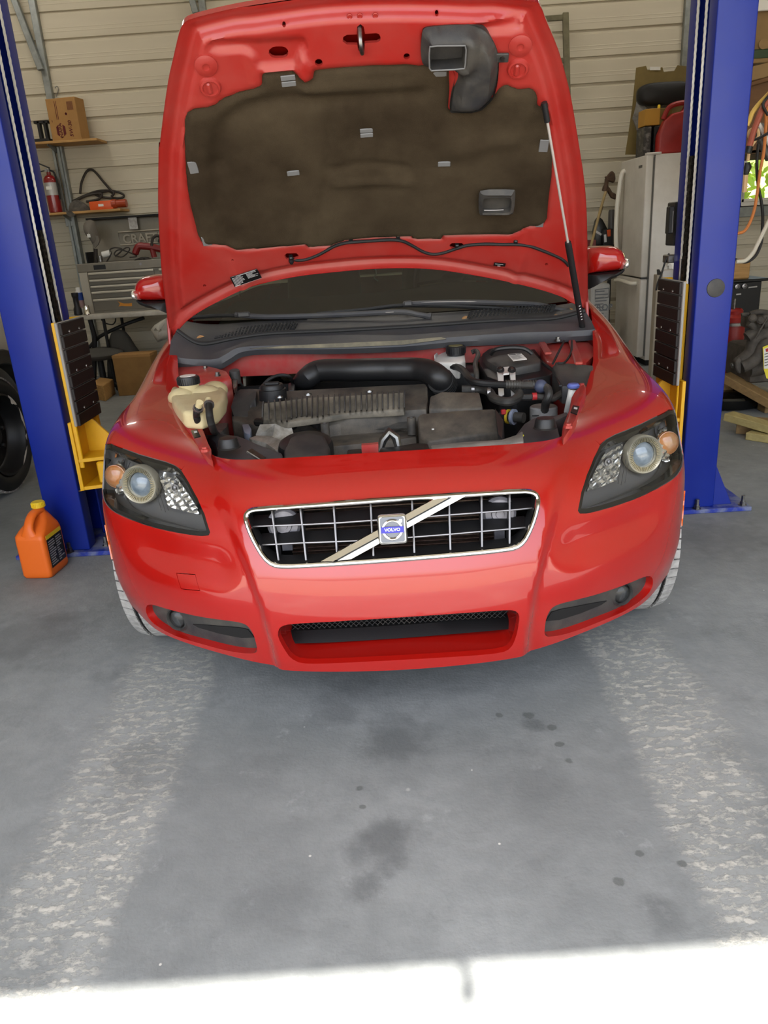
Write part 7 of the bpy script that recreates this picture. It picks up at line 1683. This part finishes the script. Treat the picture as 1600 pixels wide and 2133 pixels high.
a, b = at((1226, 519), 7.7), at((1243, 507), 7.7); rb_ = MB().box((a[0], 7.72, stand_z), (b[0], 7.775, stand_z+.06)).build('red_tin', mat('dull_red_tin', '6a221c', .5), bev=.003); tag(rb_, 'small dull red tin at the hammer handle', 'tin')

# printed white bag below the mirror
M['paperbag'] = mat('white_paper_sack', 'a9a8a3', .7, col2='95948f', scale=8)
a, b = at((1229, 655), 7.2), at((1272, 590), 7.2); pb = thing('paper_sack', 'white printed paper sack standing between the red wing and the fridge', 'sack', ((a[0]+b[0])/2, 7.3, 0))
MB().box((a[0], 7.2, 0), (b[0], 7.38, b[2])).build('sack_body', M['paperbag'], pb, bev=.02, seg=2)
mb = MB(); rnd = random.Random(8); w_ = b[0]-a[0]
for k in range(9): z = b[2]-.06-k*.028; x = a[0]+w_*.25; e = w_*rnd.uniform(.4, .65); mb.add([(x, 7.198, z-.010), (x+e, 7.198, z-.010), (x+e, 7.198, z), (x, 7.198, z)], [(0, 1, 2, 3)])
M['gprint'] = mat('grey_sack_print', '6b6d70', .7); mb.build('fine_print', M['gprint'], pb, kind='stuff')
fx_ = [at(q, 7.197) for q in ((1240,604),(1268,600),(1268,619),(1240,623))]; MB().tube(fx_, .004, 5, closed=True).build('print_frame', M['gprint'], pb)
text_mb('TROP', .075, at((1254, 641), 7.196), (1, 0, 0), (0, 0, 1), .001, bold=True).build('lettering', M['gprint'], pb, smooth=False)

# long carton and ribbed plastic panel between fridge and column
M['greige'] = mat('greige_carton', 'a69d8c', .8, col2='968d7c', scale=3)
a, b = at((1358, 757), 6.3), at((1374, 572), 6.3); lc_ = thing('long_carton', 'tall thin greige carton with dark print leaning on the fridge', 'carton', (a[0]+.04, 6.4, 0))
MB().box((a[0], 6.3, 0), (b[0]+.02, 6.38, b[2])).build('carton_body', M['greige'], lc_, bev=.004); MB().prism([(a[0], 6.298, b[2]-.001), (b[0]+.02, 6.298, b[2]-.001), (b[0]+.03, 6.40, b[2]+.03), (a[0]+.03, 6.40, b[2]+.03)], (0, 0, .004)).build('open_flap', M['dark'], lc_)
mb = MB(); rnd = random.Random(4); z = b[2]-.10
while z > .25: h = rnd.uniform(.010, .03); mb.box((a[0]+.028, 6.297, z-h), (a[0]+.040, 6.2995, z)); z -= h+.012
mb.build('side_print', mat('brown_side_print', '3d342a', .8), lc_, kind='stuff')
M['milky'] = mat('milky_plastic', 'a5a09a', .35, col2='928c86', scale=5)
a, b = at((1372, 738), 5.4), at((1392, 562), 5.4); mp_ = thing('ribbed_sheet', 'milky ribbed plastic panel standing upright beside the right lift column', 'sheet', (a[0]+.05, 5.45, 0))
MB().box((a[0], 5.42, .0), (b[0]+.07, 5.46, b[2])).build('panel_sheet', M['milky'], mp_, bev=.01, seg=2)
for k in range(3): x = a[0]+.012+k*.032; MB().box((x, 5.412, .06), (x+.016, 5.421, b[2]-.06)).build('panel_rib', M['milky'], mp_, bev=.003)
MB().tube(spline([at(q, 5.5) for q in ((1391,545),(1398,548),(1400,560),(1402,576))], 4), .03, 10).build('pipe_elbow', M['white'], mp_)

# black cabinet with knobs, block on it, red hydraulic ram, engine, lumber
CBY = 6.2; a, b = at((1519, 740), CBY), at((1588, 583), CBY); tp = at((1530, 583), CBY)[2]
M['cab'] = mat('black_steel_cabinet', '0e0e0f', .35)
kb = thing('black_cabinet', 'black steel cabinet with two chrome knobs right of the blue column', 'cabinet', ((a[0]+b[0])/2, CBY+.25, 0))
MB().box((a[0]-.1, CBY, .0), (b[0], CBY+.5, tp-.02)).build('cabinet_body', M['cab'], kb, bev=.006); MB().box((a[0]-.12, CBY-.03, tp-.02), (b[0]+.05, CBY+.52, tp)).build('cabinet_top', M['cab'], kb, bev=.004)
for q in ((1535, 597), (1550, 596)):
    c = at(q, CBY-.005); kn = MB().lathe([(.020, 0), (.019, .014), (.010, .016), (.009, .006), (0, .006)], c, (0, -1, 0), 20).build('knob', M['satin'], kb)
a2, b2 = at((1553, 607), CBY-.006), at((1578, 600), CBY-.006)
MB().tube([at(q, CBY-.006) for q in ((1559,599),(1577,597))], .006, 6).build('name_strip', M['silverlab'], kb)
MB().prism([at(q, CBY-.004) for q in ((1534,612),(1544,611),(1544,614),(1534,615))], (0, .003, 0)).build('small_plate', M['silverlab'], kb)
a, b = at((1531, 582), CBY+.05), at((1566, 540), CBY+.05); tag(MB().box((a[0]-.06, CBY+.06, tp), (b[0], CBY+.26, b[2])).build('wood_block', M['wood'], bev=.006), 'square wooden block standing on the black cabinet', 'block')
RY = 5.75; c0 = at((1524, 773), RY); zt_ = at((1533, 640), RY)[2]; rz = at((1530, 672), RY)[2]
rj = thing('hydraulic_ram', 'tall red hydraulic ram standing just right of the blue column', 'hydraulic ram', (c0[0], RY, 0)); cxr = at((1533, 720), RY)[0]-.03
MB().lathe([(.075, 0), (.078, .01), (.078, rz-.02), (.07, rz)], (cxr, RY, 0), (0, 0, 1), 28).build('ram_tube', M['canred'], rj); MB().lathe([(.10, rz-.015), (.10, rz+.005), (.078, rz+.006)], (cxr, RY, 0), (0, 0, 1), 28).build('ram_collar', M['steel'], rj)
MB().lathe([(.068, rz+.005), (.072, rz+.04), (.055, rz+.06), (.058, rz+.085), (.045, rz+.10), (.045, zt_-.05), (.03, zt_-.04), (0, zt_-.04)], (cxr, RY, 0), (0, 0, 1), 24).build('ram_head', M['canred'], rj); MB().lathe([(.010, zt_-.04), (.010, zt_+.06), (0, zt_+.06)], (cxr-.01, RY, 0), (0, 0, 1), 10).build('ram_stem', M['steel'], rj)
# engine with manifold resting on timbers
EY = 5.0
M['iron'] = mat('dirty_cast_iron', '5d5750', .75, .3, col2='3c3833', scale=14, bump=.5, bscale=60)
ec_ = at((1590, 720), EY); en = thing('engine', 'dirty grey engine with exhaust manifold lying on timbers at the right edge', 'engine', (ec_[0]+.1, EY+.2, at((1560, 790), EY)[2]))
def etube(pts, r, nm='manifold_pipe', Y=EY, n=12): return MB().tube(spline([at(q, Y) for q in pts], 5), r, n).build(nm, M['iron'], en)
etube(((1540,757),(1552,748),(1565,735),(1571,715),(1573,703),(1590,697),(1610,692)), .046); etube(((1545,765),(1565,755),(1580,740),(1588,722),(1600,715)), .040, Y=EY-.04); etube(((1560,770),(1585,765),(1605,745)), .05, Y=EY+.03)
MB().prism([at(q, EY-.05) for q in ((1532,752),(1541,744),(1546,748),(1544,779),(1538,777),(1533,766))], (0, .05, 0)).build('manifold_flange', M['iron'], en, bev=.006)
MB().lathe([(.018, 0), (.018, .05), (0, .05)], at((1524, 762), EY), (1, 0, .3), 8).build('flange_stud', M['steel'], en)
MB().box(at((1560, 800), EY+.05), at((1650, 720), EY+.05)+np.array([.1, .4, 0])).build('block', M['iron'], en, bev=.03, seg=2)
etube(((1556,703),(1565,697),(1575,693)), .034, 'sensor_housing', EY-.02); etube(((1560,672),(1568,678),(1575,690)), .024, 'coolant_neck', EY-.02); etube(((1562,655),(1580,650),(1600,652)), .018, 'pipe', EY+.02)
etube(((1555,658),(1545,655),(1560,654)), .010, 'thin_pipe', EY+.02); etube(((1574,705),(1585,685),(1600,660)), .006, 'dipstick', EY-.08); etube(((1590,676),(1600,674),(1612,670)), .026, 'valve', EY-.02)
MB().box(at((1575, 690), EY+.02), at((1650, 655), EY+.02)+np.array([0, .25, 0])).build('cylinder_head', M['iron'], en, bev=.02, seg=2)
for q in ((1567, 664), (1584, 668), (1594, 664)): MB().lathe([(.024, 0), (.026, .02), (.016, .03), (0, .03)], at(q, EY-.05), (-.3, -1, .4), 10).build('bolt_boss', M['iron'], en)
tg_ = MB().prism([at(q, EY-.10) for q in ((1589,723),(1602,718),(1604,790),(1597,788),(1591,768))], (0, .003, 0)).build('tag', mat('yellow_tag', 'd9c93a', .5)); tag(tg_, 'yellow and white printed warning tag hanging on the engine', 'tag')
MB().prism([at(q, EY-.102) for q in ((1591,727),(1602,723),(1602,768),(1592,768))], (0, .002, 0)).build('tag_panel', M['white'], tg_); MB().prism([at(q, EY-.104) for q in ((1595,727),(1603,724),(1603,732),(1596,733))], (0, .002, 0)).build('red_mark', M['tape'], tg_); mb = MB()
for k in range(5): mb.tube([at((1593, 738+k*6), EY-.105), at((1602, 735+k*6), EY-.105)], .0022, 4)
mb.build('tag_print', M['print_dark'], tg_, kind='stuff')
# timbers under the engine
M['wood2'] = mat('dim_pine', '8b7048', .7, col2='6f5736', scale=5, stretch=(10, 1, 10), amt=.8); M['wood3'] = mat('pale_lumber', 'a99a66', .7, col2='8d7f50', scale=5, stretch=(10, 1, 10), amt=.8)
def timber(pts, Y0, Y1, m, label, h=.09):
    """plank: near edge from sight lines pts at depths Y0, Y1, running back"""
    a, b = at(pts[0], Y0), at(pts[1], Y1); d = b-a; L = np.linalg.norm(d)
    return tag(MB().bar(a+(0, .05, -h/2), b+(0, .05, -h/2), .10, h).build('timber', m, bev=.004), label, 'timber', None)
timber(((1517,778),(1625,838)), 5.15, 4.85, M['wood2'], 'long pine timber sloping down to the right under the engine', .055)
timber(((1508,806),(1552,802)), 5.25, 5.25, M['wood2'], 'short horizontal timber end beside the column below the sloping one', .05)
zf = at((1594, 852), 4.95)[2]; a, b = at((1594, 852), 4.95), at((1612, 828), 4.95); tag(MB().box((a[0], 4.95, 0), (b[0]+.1, 5.06, b[2])).build('wood_block', M['wood2'], bev=.004), 'upright pine block at the right frame edge under the timber', 'block')
p0, p1 = P(1517, 866, Z=.10), P(1612, 893, Z=.07); tag(MB().bar(p0, p1, .09, .045).build('timber', M['wood3'], bev=.003), 'pale two-by-four resting aslant in front of the black drain pan', 'timber')
p0, p1 = P(1562, 893, Z=.06), P(1625, 893, Z=.06); tag(MB().bar(p0*[1,1,0]+(0,.16,.045), p1*[1,1,0]+(0,.10,.045), .09, .09).build('timber', M['wood2'], bev=.003), 'brown timber lying below the pale two-by-four', 'timber')
p0, p1 = P(1562, 897, Z=.045), P(1640, 905, Z=.045); tag(MB().bar(p0*[1,1,0]+(0,-.0,.022), p1*[1,1,0]+(0,-.05,.022), .10, .044).build('timber', M['wood3'], bev=.003), 'frontmost pale timber lying flat on the floor at right', 'timber')
# black oil drain pan on the floor
oc_ = P(1545, 862, Z=0); oc_ = np.array([oc_[0]+.02, oc_[1]+.34, 0]); pn = thing('drain_pan', 'shiny black oil drain pan on the floor under the timbers', 'pan', oc_)
M['pan'] = mat('glossy_black_pan', '0b0b0b', .18, spec=.6)
MB().lathe([(.20, 0), (.27, .01), (.285, .04), (.29, .07), (.30, .075), (.29, .09), (.24, .10), (.10, .105), (0, .105)], oc_, (0, 0, 1), 40).build('pan_body', M['pan'], pn); MB().lathe([(.05, .105), (.05, .118), (.02, .122), (0, .122)], oc_+(.08, -.05, -.003), (0, 0, 1), 18).build('drain_cap', M['pan'], pn)

# cupboard-high timber rack and hanging leads at the upper right
RKY = 5.6
M['brownply'] = mat('brown_plywood', '6b4a2a', .7, col2='573b20', scale=3, stretch=(1, 1, 4)); M['tanply'] = mat('tan_board', '8c7048', .7, col2='7a613c', scale=3)
rk = thing('timber_rack', 'brown plywood bin and shelves holding boards beside the right column, above the window', 'rack', (at((1610, 320), RKY)[0], RKY+.4, 0))
x0 = at((1540, 320), RKY)[0]-.1; x1 = RIGHT_X-.05
z_ = lambda y: at((1590, y), RKY)[2]
MB().box((x0, RKY+.02, z_(318)), (x1, RKY+.05, z_(160))).build('front_panel', M['brownply'], rk, bev=.004)
MB().box((x0, RKY+.02, z_(318)), (x1, RKY+.8, z_(318)+.02)).build('bottom_panel', M['brownply'], rk)
MB().prism([at(q, RKY-.01) for q in ((1560,172),(1640,148),(1640,158),(1560,181))], (0, .04, 0)).build('edge_batten', M['brownply'], rk, bev=.004)
MB().prism([at(q, RKY-.0) for q in ((1560,140),(1640,120),(1640,150),(1560,170))], (0, .05, 0)).build('shelf_plank', M['tanply'], rk, bev=.004)
MB().box((x0, RKY+.3, z_(120)), (x1, RKY+.34, z_(-120))).build('back_board', M['tanply'], rk)
MB().box((x0, RKY+.05, z_(128)), (x1, RKY+.34, z_(118))).build('shelf_plank', M['tanply'], rk, bev=.004)
for q in (x1-.05,): MB().box((q-.04, RKY+.05, 0), (q+.04, RKY+.13, z_(-120))).build('rack_post', M['tanply'], rk)
MB().box((x0+.02, RKY+.36, z_(318)), (x0+.08, RKY+.42, ROOF_Z)).build('hanger_post', M['tanply'], rk)
M['dgreen'] = mat('dark_green_tool', '273a1f', .5); a, b = at((1572, 117), RKY+.08), at((1612, 100), RKY+.08)
gs = thing('green_machine', 'dark green machine with a round brown disc on the upper shelf at right', 'machine', (a[0]+.1, RKY+.15, z_(118)))
MB().box((a[0]-.05, RKY+.08, z_(118)), (b[0]+.1, RKY+.25, b[2])).build('machine_base', M['dgreen'], gs, bev=.006); MB().lathe([(.030, 0), (.030, .02), (0, .024)], at((1588, 93), RKY+.10), (0, -1, 0), 24).build('disc', M['tanply'], gs)
a, b = at((1592, 12), RKY+.1), at((1625, -30), RKY+.1); tag(MB().box((a[0], RKY+.23, a[2]), (b[0]+.3, RKY+.25, b[2])).build('white_panel', M['white'], bev=.004), 'white sheet at the top right corner behind the rack', 'sheet')
# leads
def lead(name, pts, Y, r, col, label, cat='cable'):
    if col not in M: M[col] = mat(col, LEAD[col], .45)
    yy = Y if hasattr(Y, '__len__') else [Y]*len(pts)
    return tag(MB().tube(spline([P(q[0], q[1], Y=y) for q, y in zip(pts, yy)], 6), r, 10).build(name, M[col]), label, cat)
LEAD = dict(yellow_lead='d8b45a', red_lead='a2513c', orange_lead='c9793a', black_lead='1d1b1a', white_lead='cfc9b8', tan_lead='d8b483')
LY_ = 4.9
lead('power_lead', ((1640,140),(1610,185),(1597,200),(1580,218),(1568,234),(1562,250),(1556,262)), LY_, .013, 'yellow_lead', 'thick yellow lead hanging across the brown board at upper right')
rl = lead('power_lead', ((1640,150),(1612,185),(1600,208),(1588,228),(1577,255),(1568,280),(1561,306)), LY_-.03, .017, 'red_lead', 'thick dusty red lead hanging in front of the yellow one')
MB().tube([P(1562, 305, Y=LY_-.03), P(1558, 319, Y=LY_-.03)], .020, 12).build('tape_wrap', M['black'], rl)
lead('looped_lead', ((1558,336),(1562,312),(1572,295),(1580,284),(1579,272),(1572,268),(1562,272),(1560,284),(1566,290)), LY_+.03, .009, 'tan_lead', 'tan lead bent in a small loop beside the red one')
lead('power_lead', ((1640,190),(1600,225),(1596,258),(1592,310),(1588,335),(1583,360),(1580,385),(1577,405),(1572,435),(1563,462),(1550,482),(1530,487)), LY_+.06, .009, 'orange_lead', 'thin orange lead hanging past the window and curving to the column')
lead('power_lead', ((1601,200),(1592,212),(1590,222),(1600,240)), LY_-.06, .008, 'black_lead', 'short black lead tied round the yellow one')
lead('power_lead', ((1580,300),(1577,330),(1577,360),(1580,390),(1586,420),(1589,450),(1588,480),(1586,505),(1576,530),(1562,543),(1548,546),(1530,540)), LY_+.09, .009, 'black_lead', 'long black lead hanging past the window in a wide low curve')
lead('power_lead', ((1625,425),(1605,455),(1592,480),(1580,505),(1566,530),(1552,543),(1534,545)), LY_+.0, .012, 'white_lead', 'thick off-white lead curving below the window to the column')
pg = thing('plug', 'black plug end hanging beside the column edge above the window sill', 'plug', at((1556, 350), LY_+.03)); MB().tube([at((1557, 338), LY_+.03), at((1558, 348), LY_+.03), at((1554, 364), LY_+.03)], [.013, .022, .014], 10).build('plug_body', M['black'], pg); MB().tube([at((1554, 364), LY_+.03), at((1551, 400), LY_+.04)], .014, 8).build('plug_lead', M['tan_lead'], pg)
M['greybar'] = mat('grey_channel', '62605c', .5); gb = thing('light_fixture', 'grey channel with a white tube hanging aslant in front of the window', 'fixture', at((1595, 300), LY_+.15))
MB().bar(at((1577, 262), LY_+.15), at((1608, 330), LY_+.15), .06, .05, up=(0, 1, 0)).build('channel', M['greybar'], gb, bev=.004); MB().tube([at((1581, 258), LY_+.10), at((1612, 318), LY_+.10)], .012, 10).build('tube', M['white'], gb)
tag(MB().tube(spline([at(q, LY_+.02) for q in ((1560,292),(1575,290),(1590,283),(1610,272))], 4), .008, 8).build('cable_tie', M['black_lead']), 'black strap tied across the grey channel', 'strap')
